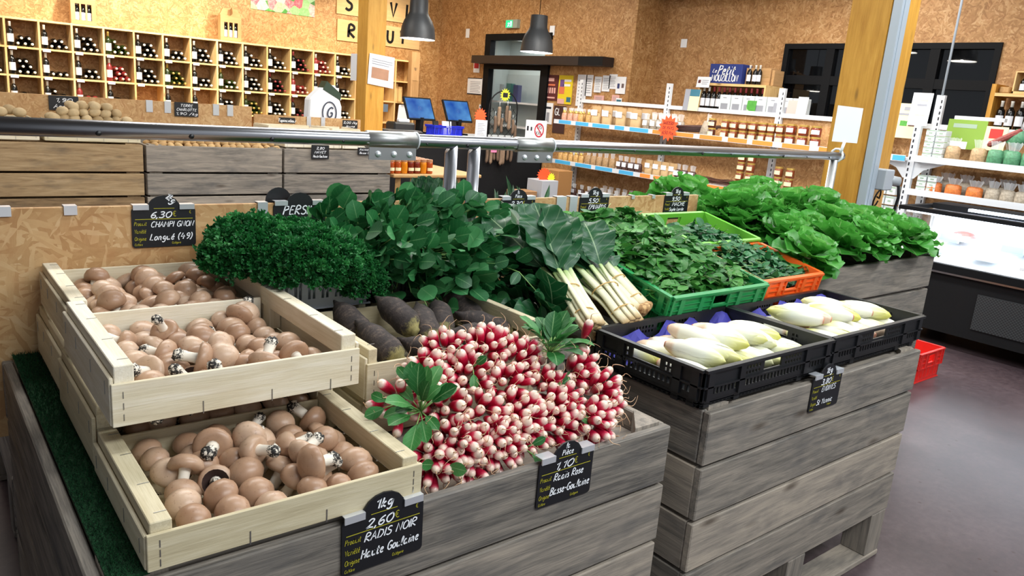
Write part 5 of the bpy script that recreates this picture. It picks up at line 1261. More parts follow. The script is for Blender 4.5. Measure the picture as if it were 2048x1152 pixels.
# ---------------------------------------------------------------- honey table
t = thing('trestle_table', 'wooden trestle table carrying the honey jars', 'table', (3.38, 5.86, 0))
b = MB(1); b.box(0, .95, 0, .95, .815, .845); b.build('table_top', M['table_wood'], t, bev=.006)
for x in (.08, .72):
    b = MB(2); b.bar((x, .06, .815), (x-.03, .02, 0), .045, .03); b.bar((x+.14, .06, .815), (x+.20, .02, 0), .045, .03); b.bar((x, .85, .815), (x-.03, .9, 0), .045, .03); b.bar((x+.14, .85, .815), (x+.20, .9, 0), .045, .03); b.box(x-.02, x+.17, .05, .09, .55, .60); b.build('trestle', M['table_wood'], t)
M['honey_dark'] = plain('dark_amber', (112, 34, 14), .12, Transmission_Weight=.0); M['honey'] = plain('bright_amber', (206, 122, 18), .12); M['honey_mid'] = plain('amber', (160, 66, 18), .12)
M['gold_lid'] = plain('gold_lid', (206, 172, 92), .35, .6); M['white_lid'] = plain('brown_lid', (176, 122, 84), .4); M['cream_label'] = plain('cream_label', (232, 220, 176), .8); M['white_label'] = plain('white_label', (226, 228, 234), .8)
def jar(nm, h, r, glass, lid, lab, seg=12, labz=(.22, .62)):
    b = MB(1); b.lathe([(0, 0), (r*.94, 0), (r, .006), (r, h*.74), (r*.9, h*.82)], seg, None, m=0); b.lathe([(r*.96, h*.82), (r*.96, h), (0, h)], seg, None, m=1, smooth=False)
    n = 7; vs = []
    for k in range(n): 
        a = -pi/2-1.0+2.0*k/(n-1); vs += [((r+.001)*cos(a), (r+.001)*sin(a), h*labz[0]), ((r+.001)*cos(a), (r+.001)*sin(a), h*labz[1])]
    b.add(vs, [(2*k, 2*k+2, 2*k+3, 2*k+1) for k in range(n-1)], [(0, 0, 0)]*len(vs), True, .5, 2)
    o = b.build(nm, [glass, lid, lab]); me = o.data; bpy.data.objects.remove(o); return me
HJ = [jar('honey_jar', .125, .032, M['honey_dark'], M['white_lid'], M['cream_label'], labz=(.2, .42)), jar('honey_jar', .125, .032, M['honey_mid'], M['white_lid'], M['cream_label'], labz=(.2, .42)), jar('honey_jar', .125, .032, M['honey'], M['white_lid'], M['honey'])]
rr = random.Random(5)
for i in range(7):
    for j in range(6):
        k = 2 if (j == 0 and i in (2, 5)) else rr.choice((0, 0, 1))
        o = bpy.data.objects.new('honey_jar', HJ[k]); COL.objects.link(o); o.location = (3.40+i*.066, 5.95+j*.068, .846)
        tag(o, 'bright yellow jar of honey in the front row on the trestle table' if k == 2 else 'dark amber jar of honey standing on the trestle table', 'jar', 'bright honey jars' if k == 2 else 'dark honey jars on the table')

# ---------------------------------------------------------------- counter and what stands on it
t = thing('sales_counter', 'sales counter with black front and pale grey top', 'counter', (4.3, 8.0, 0))
CZ = 1.06
b = MB(1); b.box(0, 2.62, .03, .75, 0, 1.02); b.build('body', M['black'], t)
b = MB(1); b.box(-.03, 2.65, 0, .8, 1.02, 1.06); b.build('counter_top', plain('pale_counter_top', (196, 204, 212), .35), t, bev=.004)
def screen_tex():
    g = G('till_screen'); s_ = g.n('ShaderNodeSeparateXYZ', ins={0: g.attr('pc')})
    c = g.ramp(g.noise(g.attr('pc'), 3, 3), [(.35, lin((30, 84, 180))), (.7, lin((110, 180, 236)))])
    g.p(Base_Color=(0, 0, 0, 1), Roughness=.2, Emission_Color=c, Emission_Strength=.9); return g.m
M['screen'] = screen_tex()
def till(label, x, y, rz, tilt):
    t = thing('till_screen', label, 'till', (x, y, CZ), (0, 0, rz)); T = Matrix.Translation((0, 0, .17)) @ Matrix.Rotation(R(-tilt), 4, 'X')
    b = MB(1); b.box(-.21, .21, 0, .025, 0, .30, T=T); b.build('bezel', M['black_frame'], t, bev=.004)
    b = MB(1); b.box(-.19, .19, -.002, 0, .02, .28, T=T); sc = b.build('display', M['screen'], t)
    b = MB(1); ribbon(b, [(.022*cos(2*pi*k/20), .15+.022*sin(2*pi*k/20)) for k in range(21)], .004, -.003); ribbon(b, [(-.008, .158), (0, .14), (.01, .16)], .004, -.003)
    for i, v in enumerate(b.v): b.v[i] = T @ v
    b.build('screen_emblem', plain('emblem_blue', (20, 50, 110), .5), sc)
    b = MB(1); b.box(-.12, .12, -.02, .14, 0, .02); b.bar((0, .06, .01), (0, .05, .20), .10, .05, (1, 0, 0)); b.build('foot', M['black_frame'], t)
    return t
till('till with a blue screen on the left of the counter', 5.16, 8.30, R(4), 27); till('till with a blue screen on the right of the counter', 5.76, 8.34, R(4), 27)
basket('plastic_crate', 'bright blue plastic crate with papers on the counter', 5.16, 5.60, 8.03, 8.22, 1.061, 1.185, M['blue_plastic'], [(.15, .8)])
for i, (x, rz, m_, lb) in enumerate(((5.28, .5, M['black_plastic'], 'black folder stuck in the blue crate, left'), (5.42, -.2, M['white'], 'white booklet stuck in the blue crate'), (5.52, .2, M['black_plastic'], 'black folder stuck in the blue crate, right'))):
    b = MB(1); b.box(-.06, .06, 0, .02, 0, .17); o = b.build('booklet', m_); o.location = (x, 8.12, 1.068); o.rotation_euler = (R(-12), 0, rz); tag(o, lb, 'booklet')
t = thing('receipt_printer', 'black receipt printer left of the tills', 'printer', (4.86, 8.28, CZ)); b = MB(1); b.box(-.15, .15, -.08, .14, 0, .13); b.build('housing', M['black_plastic'], t, bev=.02); b = MB(1); b.box(-.05, .10, -.02, .05, .13, .17); b.build('paper_roll', M['white'], t, bev=.01)
t = thing('scale', 'flat metal scale at the left end of the counter', 'scale', (4.72, 8.10, CZ)); b = MB(1); b.box(-.17, .30, -.06, .2, 0, .035); b.build('base', M['black_plastic'], t, bev=.008); b = MB(1); b.box(-.16, .28, -.05, .19, .036, .045); b.build('plate', M['steel_dull'], t)
t = thing('customer_display', 'small price display on a pole at the left end of the counter', 'display', (4.56, 8.3, CZ)); b = MB(1); b.cyl((0, 0, 0), (0, 0, .28), .02, 10); b.build('pole', plain('display_pole', (70, 96, 96), .5), t); b = MB(1); b.box(-.10, .10, -.02, .02, .24, .33); b.build('screen_head', plain('display_grey', (72, 84, 94), .5), t)
b = MB(2); b.ball((0, 0, .06), .11, .08, .06, 12, 8); o = b.build('red_bundle', plain('red_cloth', (204, 40, 34), .8)); o.location = (5.60, 8.6, CZ); tag(o, 'red bundle between the two tills', 'bundle')
b = MB(2); b.ball((0, 0, .055), .09, .06, .05, 12, 8); o = b.build('white_bundle', M['white']); o.location = (5.02, 8.52, CZ); tag(o, 'white bundle behind the receipt printer', 'bundle')
def star(n, r0, r1, y0, y1, m, name, label, loc, rot=(0, 0, 0), squash=1.0):
    b = MB(1); p = []
    for k in range(2*n):
        a = pi*k/n; rr_ = r0 if k % 2 == 0 else r1*.86; p.append((rr_*cos(a), rr_*sin(a)*squash))
    b.prism(p, y0, y1); o = b.build(name, m); o.location = loc; o.rotation_euler = rot; return tag(o, label, 'price tag')
b = MB(1); b.box(-.09, .09, 0, .004, 0, .22); o = b.build('counter_notice', M['white']); o.location = (5.86, 8.01, CZ); tag(o, 'white notice card standing on the counter edge', 'notice')
q = MB(1)
for i in range(8): q.box(-.06, .06-.02*(i % 3), -.001, 0, .03+i*.02, .038+i*.02)
q.build('print', M['greyprint'], o)
star(14, .10, .08, 0, .005, M['neon_orange'], 'star_tag', 'neon orange star card above the notice on the counter', (5.85, 8.03, 1.33))
b = MB(1); b.bar((5.85, 8.035, CZ), (5.85, 8.035, 1.28), .02, .004); tag(b.build('card_holder', M['black']), 'thin stand holding the neon orange star card', 'stand')
# sausage rack
t = thing('sausage_rack', 'black wire rack with an arched top on the counter, hung with dried sausages', 'rack', (6.20, 8.02, CZ)); b = MB(1)
arch = [(-.23, 0, 0), (-.23, 0, .38)]+[(-.23*cos(pi*k/12), 0, .38+.22*sin(pi*k/12)) for k in range(1, 12)]+[(.23, 0, .38), (.23, 0, 0)]
b.tube(arch, .009, 6); b.build('arch', M['black'], t); b = MB(1)
for k in range(-3, 4):
    x = k*.11
    b.bar((max(-.22, x-.18), 0, .02 if x-.18 > -.22 else .02+(-.22-(x-.18))), (min(.22, x+.18), 0, .38 if x+.18 < .22 else .38-((x+.18)-.22)), .004, .004)
    b.bar((max(-.22, x-.18), 0, .38 if x-.18 > -.22 else .38-(-.22-(x-.18))), (min(.22, x+.18), 0, .02 if x+.18 < .22 else .02+((x+.18)-.22)), .004, .004)
b.build('wire_grid', M['black'], t)
star(14, .085, .062, 0, .005, M['neon_yellow'], 'star_tag', 'neon yellow star card on top of the sausage rack', (6.20, 8.0, 1.61)); o = bpy.data.objects['star_tag.001']
q = MB(1); q.box(-.04, .04, -.001, 0, -.03, .03); q.build('slate_inset', M['slate'], o)
M['sausage'] = vary('dried_sausage', (96, 76, 60), (138, 114, 92), .85, scale=60); M['sausage_white'] = vary('floury_sausage', (140, 120, 98), (176, 158, 136), .9, scale=60)
def sausage(seed, L, r0):
    b = MB(seed); n = 9; b.tube([(.012*sin(3*i/n), 0, -L*i/n) for i in range(n+1)], [max(.004, r0*min(1, 2.2*sin(pi*min(1, max(.05, i/n)))**.6)) for i in range(n+1)], 10); b.tube([(0, 0, .06), (0, 0, 0)], .002, 4, m=1)
    o = b.build('sausage', [M['sausage'], M['white']]); me = o.data; bpy.data.objects.remove(o); return me
SG = [sausage(1, .22, .021), sausage(2, .25, .024), sausage(3, .19, .020)]
for i, (x, z) in enumerate(((6.05, 1.28), (6.11, 1.40), (6.17, 1.26), (6.24, 1.42), (6.28, 1.36), (6.34, 1.25), (6.38, 1.18))):
    o = bpy.data.objects.new('sausage', SG[i % 3]); COL.objects.link(o); o.location = (x, 7.985, z+.06); o.rotation_euler = (0, 0, i); tag(o, 'dried sausage hanging on the wire rack above the counter', 'sausage', 'sausages on the wire rack')
for i, (x, z) in enumerate(((5.93, .935), (6.0, .95), (6.06, .938), (6.12, .955), (6.20, .945), (6.26, .94), (6.32, .95), (6.16, .935))):
    o = bpy.data.objects.new('sausage', SG[i % 3]); COL.objects.link(o); o.location = (x, 7.955, z+.03); o.rotation_euler = (0, 0, i); tag(o, 'dried sausage hanging below the counter edge', 'sausage', 'sausages below the counter edge')
b = MB(1); b.tube([(5.9, 7.955, 1.03), (6.4, 7.955, 1.03)], .006, 6); [b.tube([(x, 7.955, 1.03), (x, 8.0, 1.03)], .005, 5) for x in (5.92, 6.38)]; tag(b.build('hanging_rod', M['black']), 'rod along the counter edge from which sausages hang', 'rod')
b = MB(1); b.box(-.045, .045, 0, .004, -.07, 0); o = b.build('pink_label', plain('pink_label', (236, 130, 170), .7)); o.location = (6.03, 7.935, .955); tag(o, 'pink and white label on the sausages below the counter', 'label')
q = MB(1); [q.lathe([(0, 0), (.014, 0)], 10, TR((x, -.001, -.03), R(90), 0, 0)) for x in (-.02, .02)]; q.build('print', plain('hotpink', (214, 40, 100), .7), o)
# no dogs notice
t = thing('notice_board', 'white board with a red no entry ring at the right end of the counter', 'sign', (6.78, 8.005, CZ)); b = MB(1); b.box(-.19, .17, 0, .01, 0, .26); b.build('board', M['white'], t)
b = MB(1); ribbon(b, [(.04+.075*cos(2*pi*k/28), .13+.085*sin(2*pi*k/28)) for k in range(29)], .018, -.002); ribbon(b, [(-.01, .19), (.09, .07)], .016, -.002); b.build('red_ring', plain('sign_red', (206, 40, 60), .7), t)
b = MB(1); write(b, 'DIS', .0, .15, .045, .007, y=-.0012, slant=0, wid=.09); write(b, 'XXI', -.02, .07, .045, .007, y=-.0012, slant=0, wid=.10); b.box(-.175, -.145, -.002, 0, .12, .18); b.box(-.11, -.085, -.002, 0, .12, .17); b.build('print', M['ink'], t)
# cartons before the counter
for x0, x1, y0, y1, z0, z1, lb, m_ in ((6.02, 6.32, 7.35, 7.6, 0, .46, 'brown carton on the floor before the counter, left', (150, 112, 74)), (6.35, 6.62, 7.3, 7.6, 0, .60, 'grey plastic bin on the floor before the counter', (176, 178, 184)), (6.65, 6.9, 7.35, 7.7, 0, .72, 'tall brown carton against the shelf end', (158, 112, 62))):
    t = thing('carton', lb, 'carton', (x0, y0, z0)); b = MB(1); b.box(0, x1-x0, 0, y1-y0, 0, z1-z0); b.build('box', plain('carton_tone', m_, .8), t, bev=.004); b = MB(1); b.box(.02, x1-x0-.02, -.001, 0, (z1-z0)*.45, (z1-z0)*.5); b.build('tape', plain('tape_tone', tuple(min(255, c+26) for c in m_), .6), t)
star(16, .12, .10, 0, .005, M['neon_orange'], 'star_tag', 'neon orange star card in the grey bin before the counter', (6.47, 7.42, .66), squash=.8); star(12, .07, .055, 0, .005, M['neon_yellow'], 'star_tag', 'small yellow green star card in the grey bin before the counter', (6.58, 7.4, .62))
# ---------------------------------------------------------------- wine rack
CX0, CP = .845, .379; RWZ = [2.07, 1.715, 1.36, 1.0, .64, .28]
RYF = 12.05
t = thing('wine_rack', 'wall wide pale wooden wine rack with square pigeon holes', 'wine rack', (CX0, RYF, 0))
def uy(m): return m
for k in range(-1, 18):
    b = MB(k+5); zt = 2.085; b.box(k*CP-.012, k*CP+.012, 0, .345, 0, zt); b.build('upright', M['shelf_wood'], t)
for z in RWZ+[.02]:
    b = MB(int(z*100)); b.box(-CP+.012, 17*CP-.012, .004, .345, z-.012, z+.012); b.build('shelf', M['shelf_wood'], t)
b = MB(); 
for z in RWZ[1:4]:
    for k in range(-1, 16): b.box(k*CP+.03, k*CP+.12, -.002, .0, z-.03, z+.008)
b.build('price_labels', M['white_label'], t)
M['glass_dark'] = plain('dark_bottle_glass', (17, 16, 15), .12); M['glass_green'] = plain('green_bottle_glass', (34, 46, 16), .12); M['glass_red'] = plain('rose_bottle', (128, 44, 44), .15); M['glass_blue'] = plain('blue_bottle', (28, 40, 90), .15); M['glass_yellow'] = plain('yellow_bottle', (150, 130, 60), .15)
M['cap_white'] = plain('pale_capsule', (236, 232, 222), .4); M['cap_gold'] = plain('gold_capsule', (206, 176, 96), .3, .5); M['cap_red'] = plain('red_capsule', (150, 60, 64), .4); M['cap_pink'] = plain('rose_capsule', (238, 190, 176), .4)
def bottle(glass, cap, label=None, seg=12):
    b = MB(1); b.lathe([(0, 0), (.035, 0), (.038, .006), (.038, .185), (.034, .205), (.020, .225), (.0150, .240)], seg, None, m=0); b.lathe([(.0150, .238), (.0148, .288), (.0165, .290), (.0165, .300), (0, .300)], seg, None, m=1)
    if label:
        vs = []; n = 7
        for k in range(n):
            a = -pi/2-1.2+2.4*k/(n-1); vs += [(.0388*cos(a), .0388*sin(a), .05), (.0388*cos(a), .0388*sin(a), .15)]
        b.add(vs, [(2*k, 2*k+2, 2*k+3, 2*k+1) for k in range(n-1)], [(0, 0, 0)]*len(vs), True, .5, 2)
    o = b.build('wine_bottle', [glass, cap, M['white_label']]); me = o.data; bpy.data.objects.remove(o); return me
BT = {'d': bottle(M['glass_dark'], M['cap_white']), 'g': bottle(M['glass_green'], M['cap_gold']), 'r': bottle(M['glass_red'], M['cap_pink']), 'k': bottle(M['glass_dark'], M['cap_red']), 'y': bottle(M['glass_green'], M['cap_white'])}
BS = {'d': bottle(M['glass_dark'], M['cap_white'], 1), 'g': bottle(M['glass_green'], M['cap_gold'], 1), 'r': bottle(M['glass_red'], M['cap_white'], 1), 'k': bottle(M['glass_dark'], M['cap_red'], 1), 'y': bottle(M['glass_green'], M['cap_gold'], 1)}
#          top row, middle row, bottom row of pigeon holes; letter = kind, number = bottles lying
FILL = [('r5', 'r6', 'd4'), ('d4', 'd8', 'd4'), ('d5', 'd8', 'd4'), ('d6', 'd3', 'd7'), ('d8', 'd5', 'r5'), ('y7', 'r8', 'd4'), ('d8', 'd8', 'd0'), ('d5', 'g8', 'd3'), ('d8', 'd6', 'd1'), ('d8', 'y5', 'd8'), ('d7', 'd8', 'g8'), ('d7', 'k8', 'd8'), ('k8', 'r5', 'k4'), ('r8', 'd5', 'd5'), ('d6', 'd5', 'd5'), ('d8', 'd8', 'd7'), ('d0', 'd0', 'd0')]
rr = random.Random(9); nb = 0; ROWN = ('top', 'middle', 'lowest')
KN = {'d': 'dark wine bottle', 'g': 'green wine bottle with a gold capsule', 'r': 'pink wine bottle', 'k': 'dark wine bottle with a red capsule', 'y': 'pale capped green wine bottle'}
for k, cell in enumerate(FILL):
    kk = k-1
    for rw in range(3):
        kd, n = cell[rw][0], int(cell[rw][1:]); X0 = CX0+kk*CP+.012; zf = RWZ[rw+1]+.0125
        if n:
            o = bpy.data.objects.new('wine_bottle', BS[kd]); COL.objects.link(o); o.location = (X0+.052, RYF+.06, zf); tag(o, 'upright '+KN[kd]+' on display in the '+ROWN[rw]+' rack row', 'bottle', 'display bottles '+kd+' in the '+ROWN[rw]+' row')
        for i in range(n):
            r_, c_i = divmod(i, 3); x = X0+.135+.079*c_i+(.0395 if r_ % 2 else 0)
            if r_ % 2 and c_i == 2: continue
            if nb >= 296: continue
            nb += 1
            o = bpy.data.objects.new('wine_bottle', BT[kd]); COL.objects.link(o); o.location = (x, RYF+.335, zf+.0385+.067*r_); o.rotation_euler = (R(90), 0, rr.uniform(-.02, .02))
            tag(o, KN[kd]+' lying in the '+ROWN[rw]+' rack row', 'bottle', 'lying bottles '+kd+' in the '+ROWN[rw]+' row')
M['kraft'] = planks('kraft_card', [(176, 136, 90), (194, 152, 104), (206, 166, 118)], (170, 130, 84), st=.2, rough=.85, knots=False)
def giftbox(label, x, y, z, n=3, w_=.30, h=.46, d=.11, rz=0):
    t = thing('gift_carton', label, 'carton', (x, y, z), (0, 0, rz)); b = MB(1); hs = []
    for i in range(n):
        c = w_*(i+.5)/n*.72+w_*.14; hs.append((c-.026, c+.026, .05, .26))
    holed(b, w_, h*.78, hs, Matrix.Translation((-w_/2, 0, 0)), .004)
    b.box(-w_/2, w_/2, d-.004, d, 0, h*.78); b.box(-w_/2, -w_/2+.004, .004, d-.004, 0, h*.78); b.box(w_/2-.004, w_/2, .004, d-.004, 0, h*.78)
    b.prism([(-w_/2, h*.78), (w_/2, h*.78), (w_*.34, h), (-w_*.34, h)], d/2-.02, d/2+.02); b.bar((0, .002, h*.78), (0, d/2-.02, h*.97), .6*w_, .003, (1, 0, 0))
    b.build('carton', M['kraft'], t)
    for i in range(n):
        o = bpy.data.objects.new('wine_bottle', BS['dkd'[i % 3]]); COL.objects.link(o); o.location = Vector((x, y, z+.004))+Matrix.Rotation(rz, 3, 'Z') @ Vector((-w_/2+w_*(i+.5)/n*.72+w_*.14, d/2, 0)); tag(o, ['left', 'middle', 'right'][i]+' bottle in the '+label.split(' at ')[0].split(' in ')[0].replace(' with three bottle windows', '')+(' at the left' if x < 3 else ' in the middle')+' of the rack top', 'bottle')
    return t
giftbox('kraft gift carton with three bottle windows at the left on top of the rack', 2.14, 12.10, 2.087)
giftbox('kraft gift carton with three bottle windows in the middle on top of the rack', 4.10, 12.10, 2.087, w_=.31)
t = thing('gift_carton', 'tall kraft bottle carton at the right end of the wine rack', 'carton', (7.22, 11.92, 1.372)); b = MB(1); holed(b, .16, .86, [(.03, .13, .06, .38)], Matrix.Translation((-.08, 0, 0)), .004); b.box(-.08, .08, .006, .11, 0, .86) ; b.build('carton', M['kraft'], t)
q = MB(1); write(q, 'VIN', -.03, .55, .05, .006, y=-.002, slant=0, rot=0, wid=.06); q.build('print', M['ink'], t)
b = MB(1); b.box(6.95, 7.32, 11.88, 12.045, 1.348, 1.3715); tag(b.build('bracket_shelf', M['shelf_wood']), 'small shelf carrying the tall kraft carton', 'shelf')
for i, (x0, x1, z0, z1) in enumerate(((6.94, 7.02, 1.375, 1.68), (7.03, 7.11, 1.375, 1.63))):
    b = MB(1); b.box(x0, x1, 12.15, 12.3, z0, z1); tag(b.build('gift_carton', M['shelf_wood'], bev=.003), ['tall slim wooden bottle case in the last pigeon hole', 'shorter slim wooden bottle case in the last pigeon hole'][i], 'case')
b = MB(1); b.prism([(6.9, 1.0), (7.16, 1.0), (7.16, 1.36), (6.93, 1.32)], 11.92, 11.95); o = b.build('white_board', M['white'], bev=.01); tag(o, 'white panel standing before the right end of the wine rack', 'panel')
b = MB(1); b.box(6.88, 7.2, 11.88, 11.99, 0, 1.0); tag(b.build('low_cabinet', M['shelf_wood']), 'low wooden cabinet below the white panel', 'cabinet')
# extinguisher by the post
t = thing('fire_extinguisher', 'red wall unit half hidden behind the timber post', 'extinguisher', (6.16, 11.99, 1.28)); b = MB(1); b.box(0, .09, 0, .06, 0, .52); b.build('body', M['red_plastic'], t); b = MB(1); b.box(.02, .07, -.002, 0, .10, .36); b.build('label_plate', M['white'], t)
# ---------------------------------------------------------------- on the back wall
def pic(name, label, x0, x1, z0, z1, m, y=12.385): 
    b = MB(1); b.box(x0, x1, y, 12.398, z0, z1); return tag(b.build(name, m), label, 'picture')
g = G('leafy_photo'); vo = g.n('ShaderNodeTexVoronoi', ins={'Vector': g.obj(), 'Scale': 7.0}); sc_ = g.n('ShaderNodeSeparateColor', ins={0: vo.outputs['Color']})
g.p(Base_Color=g.ramp(g.math('ADD', g.math('MULTIPLY', sc_.outputs[0], .8), g.math('MULTIPLY', g.noise(g.obj(), 26, 3), .3)), [(.1, lin((30, 92, 30))), (.4, lin((78, 158, 58))), (.62, lin((150, 196, 130))), (.78, lin((176, 190, 180))), (.95, lin((198, 74, 92)))]), Roughness=.5); M['leafpic'] = g.m
pic('wall_picture', 'large photo of green vegetables on the wall above the wine rack', 4.50, 5.55, 2.61, 3.4, M['leafpic'])
M['letterboard'] = planks('letter_board_wood', [(206, 168, 116), (218, 182, 130), (228, 196, 148)], (200, 160, 108), st=.2, knots=False, gscale=.5)
def letters(label, x0, x1, z0, z1, text):
    t = thing('letter_sign', label, 'sign', (x0, 12.37, z0)); b = MB(2); b.box(0, x1-x0, 0, .025, 0, z1-z0); b.build('board', M['letterboard'], t)
    for ch, x in text:
        q = MB(1); write(q, ch, x-x0, (z1-z0)*.2, (z1-z0)*.58, .045, y=-.003, slant=0, sp=1, wid=.15 if ch != 'I' else None); q.build('letter', M['black'], t)
letters('upper letter board on the back wall, partly behind the timber post', 5.93, 7.72, 2.72, 3.12, (('S', 6.08), ('E', 6.36), ('R', 6.66), ('V', 6.93), ('I', 7.24), ('N', 7.42)))
letters('lower letter board on the back wall, partly behind the timber post', 5.95, 7.55, 2.30, 2.64, (('R', 6.14), ('O', 6.42), ('U', 6.88), ('T', 7.14)))

# ---------------------------------------------------------------- door wall (x = 8)
wr = bpy.data.objects['wall_right']; bpy.data.objects.remove(wr)
b = MB(); b.box(8.0, 8.15, 10.9, 12.4, 0, 4); b.box(8.0, 8.15, 7.6, 9.4, 0, 4); b.box(8.0, 8.15, 9.4, 10.9, 2.52, 4); struct(b.build('wall_right', M['osb_wall_y']))
t = struct(thing('door_1', 'x', 'door', (8.0, 9.25, 0))); del t['label']; del t['category']
b = MB(); b.box(-.03, .08, 1.55, 1.70, 0, 2.60); b.box(-.03, .08, 0, 1.55, 2.50, 2.60); b.box(-.05, -.005, 0, .17, 0, 2.12); b.box(-.03, .08, .15, 1.55, 2.04, 2.16); b.build('door_frame', M['black_frame'], t)
g = G('clear_pane'); g.p(Base_Color=(1, 1, 1, 1), Roughness=.02, Transmission_Weight=1.0, IOR=1.1, Alpha=.12); M['pane'] = g.m
b = MB(); b.box(.03, .036, .17, 1.55, .05, 2.04); b.build('pane', M['pane'], t); b = MB(); b.box(.03, .036, .17, 1.55, 2.16, 2.5); b.build('pane', M['pane'], t)
t = thing('sliding_rail', 'long dark sliding door track above the glazed door', 'track', (7.78, 7.9, 2.115)); b = MB(); b.box(0, .215, 0, 3.15, 0, .125); b.build('track', plain('dark_brown_track', (34, 26, 26), .5), t); b = MB(); b.box(-.003, 0, 0, .5, 0, .125); b.build('end_cover', M['black'], t)
M['pale_wall'] = plain('pale_storeroom', (196, 206, 204), .8)
b = MB(); b.box(8.75, 8.85, 9.0, 11.3, 0, 2.6); b.box(8.15, 8.75, 9.0, 9.05, 0, 2.6); b.box(8.15, 8.75, 11.25, 11.3, 0, 2.6); b.box(8.15, 8.75, 9.0, 11.3, 2.6, 2.65); struct(b.build('wall_storeroom', M['pale_wall']))
area('storeroom_fill', (8.35, 10.2, 2.55), .3, 1.2, 7, (.95, 1, 1))  # fill lamp added to brighten the niche behind the door glass
t = thing('storeroom_shelf', 'white shelves seen through the glazed door', 'shelf', (8.3, 9.1, 0)); b = MB()
b = MB()
for z in (.62, 1.10, 1.50): b.box(0, .4, 0, 2.1, z, z+.03)
b.build('shelf_boards', M['white_metal'], t); b = MB(); b.box(.40, .43, 0, 2.1, 0, 2.0); b.build('shelf_back', plain('shelf_back_grey', (176, 184, 182), .8), t)
for y, w_, h, c, lb in ((10.9, .12, .28, (180, 190, 196), 'grey leaflet box left on the storeroom shelf'), (10.72, .14, .30, (60, 120, 110), 'box with a green oval on the storeroom shelf'), (10.52, .12, .28, (70, 70, 120), 'violet blue box on the storeroom shelf')):
    b = MB(); b.box(8.31, 8.40, y-w_, y, 1.53, 1.53+h); tag(b.build('leaflet_box', plain('leaflet', c, .7), bev=.002), lb, 'box')
# things fixed on the door wall
def wallpaper_(name, label, y1, y0, z0, z1, m, marks=None, X=7.99, cat='paper'):
    return paper(name, label, [(X, y1, z0), (X, y0, z0), (X, y0, z1), (X, y1, z1)], m, marks, cat, th=.008)
t = thing('exit_sign', 'small lit green emergency exit sign above the door', 'exit sign', (7.94, 10.08, 2.68)); b = MB(); b.box(0, .06, 0, .30, 0, .13); b.build('housing', plain('exit_housing', (150, 160, 150), .5), t)
b = MB(); b.box(-.003, 0, .12, .295, .01, .12); b.build('lit_panel', emit('exit_green', (30, 190, 120), 1.2), t)
b = MB(); TT = Matrix.Translation((-.0035, .24, .02)) @ Matrix.Rotation(-pi/2, 4, 'Z'); 
for (x0, z0, x1, z1) in ((0, .0, .02, .035), (.02, .035, .035, .06), (.035, .06, .06, .045), (.02, .035, .04, .005), (.022, .06, .0, .05), (.07, .0, .07, .08), (.07, .08, .1, .08), (.1, .08, .1, .0)): b.bar((x0, 0, z0), (x1, 0, z1), .004, .012, (0, 1, 0))
for i, v in enumerate(b.v): b.v[i] = TT @ v
b.build('running_figure', emit('exit_white', (220, 255, 240), 1.5), t)
wallpaper_('wall_box', 'small white box on the wall left of the door', 11.57, 11.47, 2.55, 2.70, M['white']); wallpaper_('wall_box', 'small white box on the wall right of the pendant lamp', 9.33, 9.22, 2.56, 2.70, M['white'])
wallpaper_('wall_sign', 'small red and white extinguisher sign left of the door', 11.27, 11.10, 1.97, 2.17, M['white'], [(.1, .9, .35, .95, plain('sign_deep_red', (178, 34, 44), .7))], cat='sign')
wallpaper_('wall_plan', 'framed plan with curled paper left of the door', 11.42, 10.99, 1.60, 1.88, M['white'], [(0, 1, .95, 1, M['ink']), (0, 1, 0, .06, M['ink'])]+lines(.2, .9, .15, .85, 7, M['greyprint'], .3))
wallpaper_('switch_plate', 'white switch plate beside the door frame', 11.03, 10.96, 1.36, 1.44, M['white'], [(.3, .7, .3, .7, M['ink'])], cat='switch')
M['wine_red'] = plain('poster_dark_red', (92, 34, 38), .6); M['yellowp'] = plain('poster_yellow', (232, 206, 40), .6); M['salmon'] = plain('poster_salmon', (222, 120, 84), .6); M['teal'] = plain('poster_teal', (50, 110, 130), .6); M['pinkp'] = plain('poster_pink', (228, 176, 168), .6); M['violet'] = plain('poster_violet', (108, 76, 140), .6)
wallpaper_('poster', 'dark red poster right of the glazed door', 9.33, 9.03, 1.60, 1.98, M['wine_red'], [(.15, .85, .08, .14, M['pinkp']), (.15, .3, .28, .5, M['pinkp']), (.38, .5, .28, .5, M['pinkp']), (.56, .68, .28, .5, M['pinkp']), (.74, .86, .28, .5, M['pinkp']), (.2, .8, .58, .64, M['salmon']), (.2, .7, .75, .88, M['pinkp'])], cat='poster')
wallpaper_('poster', 'bright yellow poster with a colourful figure right of the dark red one', 9.01, 8.70, 1.56, 1.98, M['yellowp'], [(.05, .45, .35, .6, M['salmon']), (.1, .4, .6, .85, M['violet']), (0, .5, .0, .18, M['pinkp']), (.65, .95, .08, .25, M['teal']), (.35, .85, .62, .70, M['white']), (.4, .9, .78, .86, M['white'])], cat='poster')
wallpaper_('poster', 'white event poster low on the wall right of the door', 9.43, 9.10, 1.24, 1.56, M['white'], [(.1, .9, .72, .82, M['ink']), (.15, .4, .2, .4, M['greyprint']), (.6, .8, .1, .55, M['greyprint'])], cat='poster')
o = wallpaper_('poster', 'dark poster with white letters beside the white event poster', 9.07, 8.80, 1.12, 1.53, plain('poster_brown', (66, 40, 38), .6), [], cat='poster')
q = MB(); TT = Matrix.Translation((-.002, -.03, .27)) @ Matrix.Rotation(-pi/2, 4, 'Z'); write(q, 'GL', 0, 0, .10, .016, y=-.001, slant=0)
for i, v in enumerate(q.v): q.v[i] = TT @ v
q.build('lettering', M['white'], o)
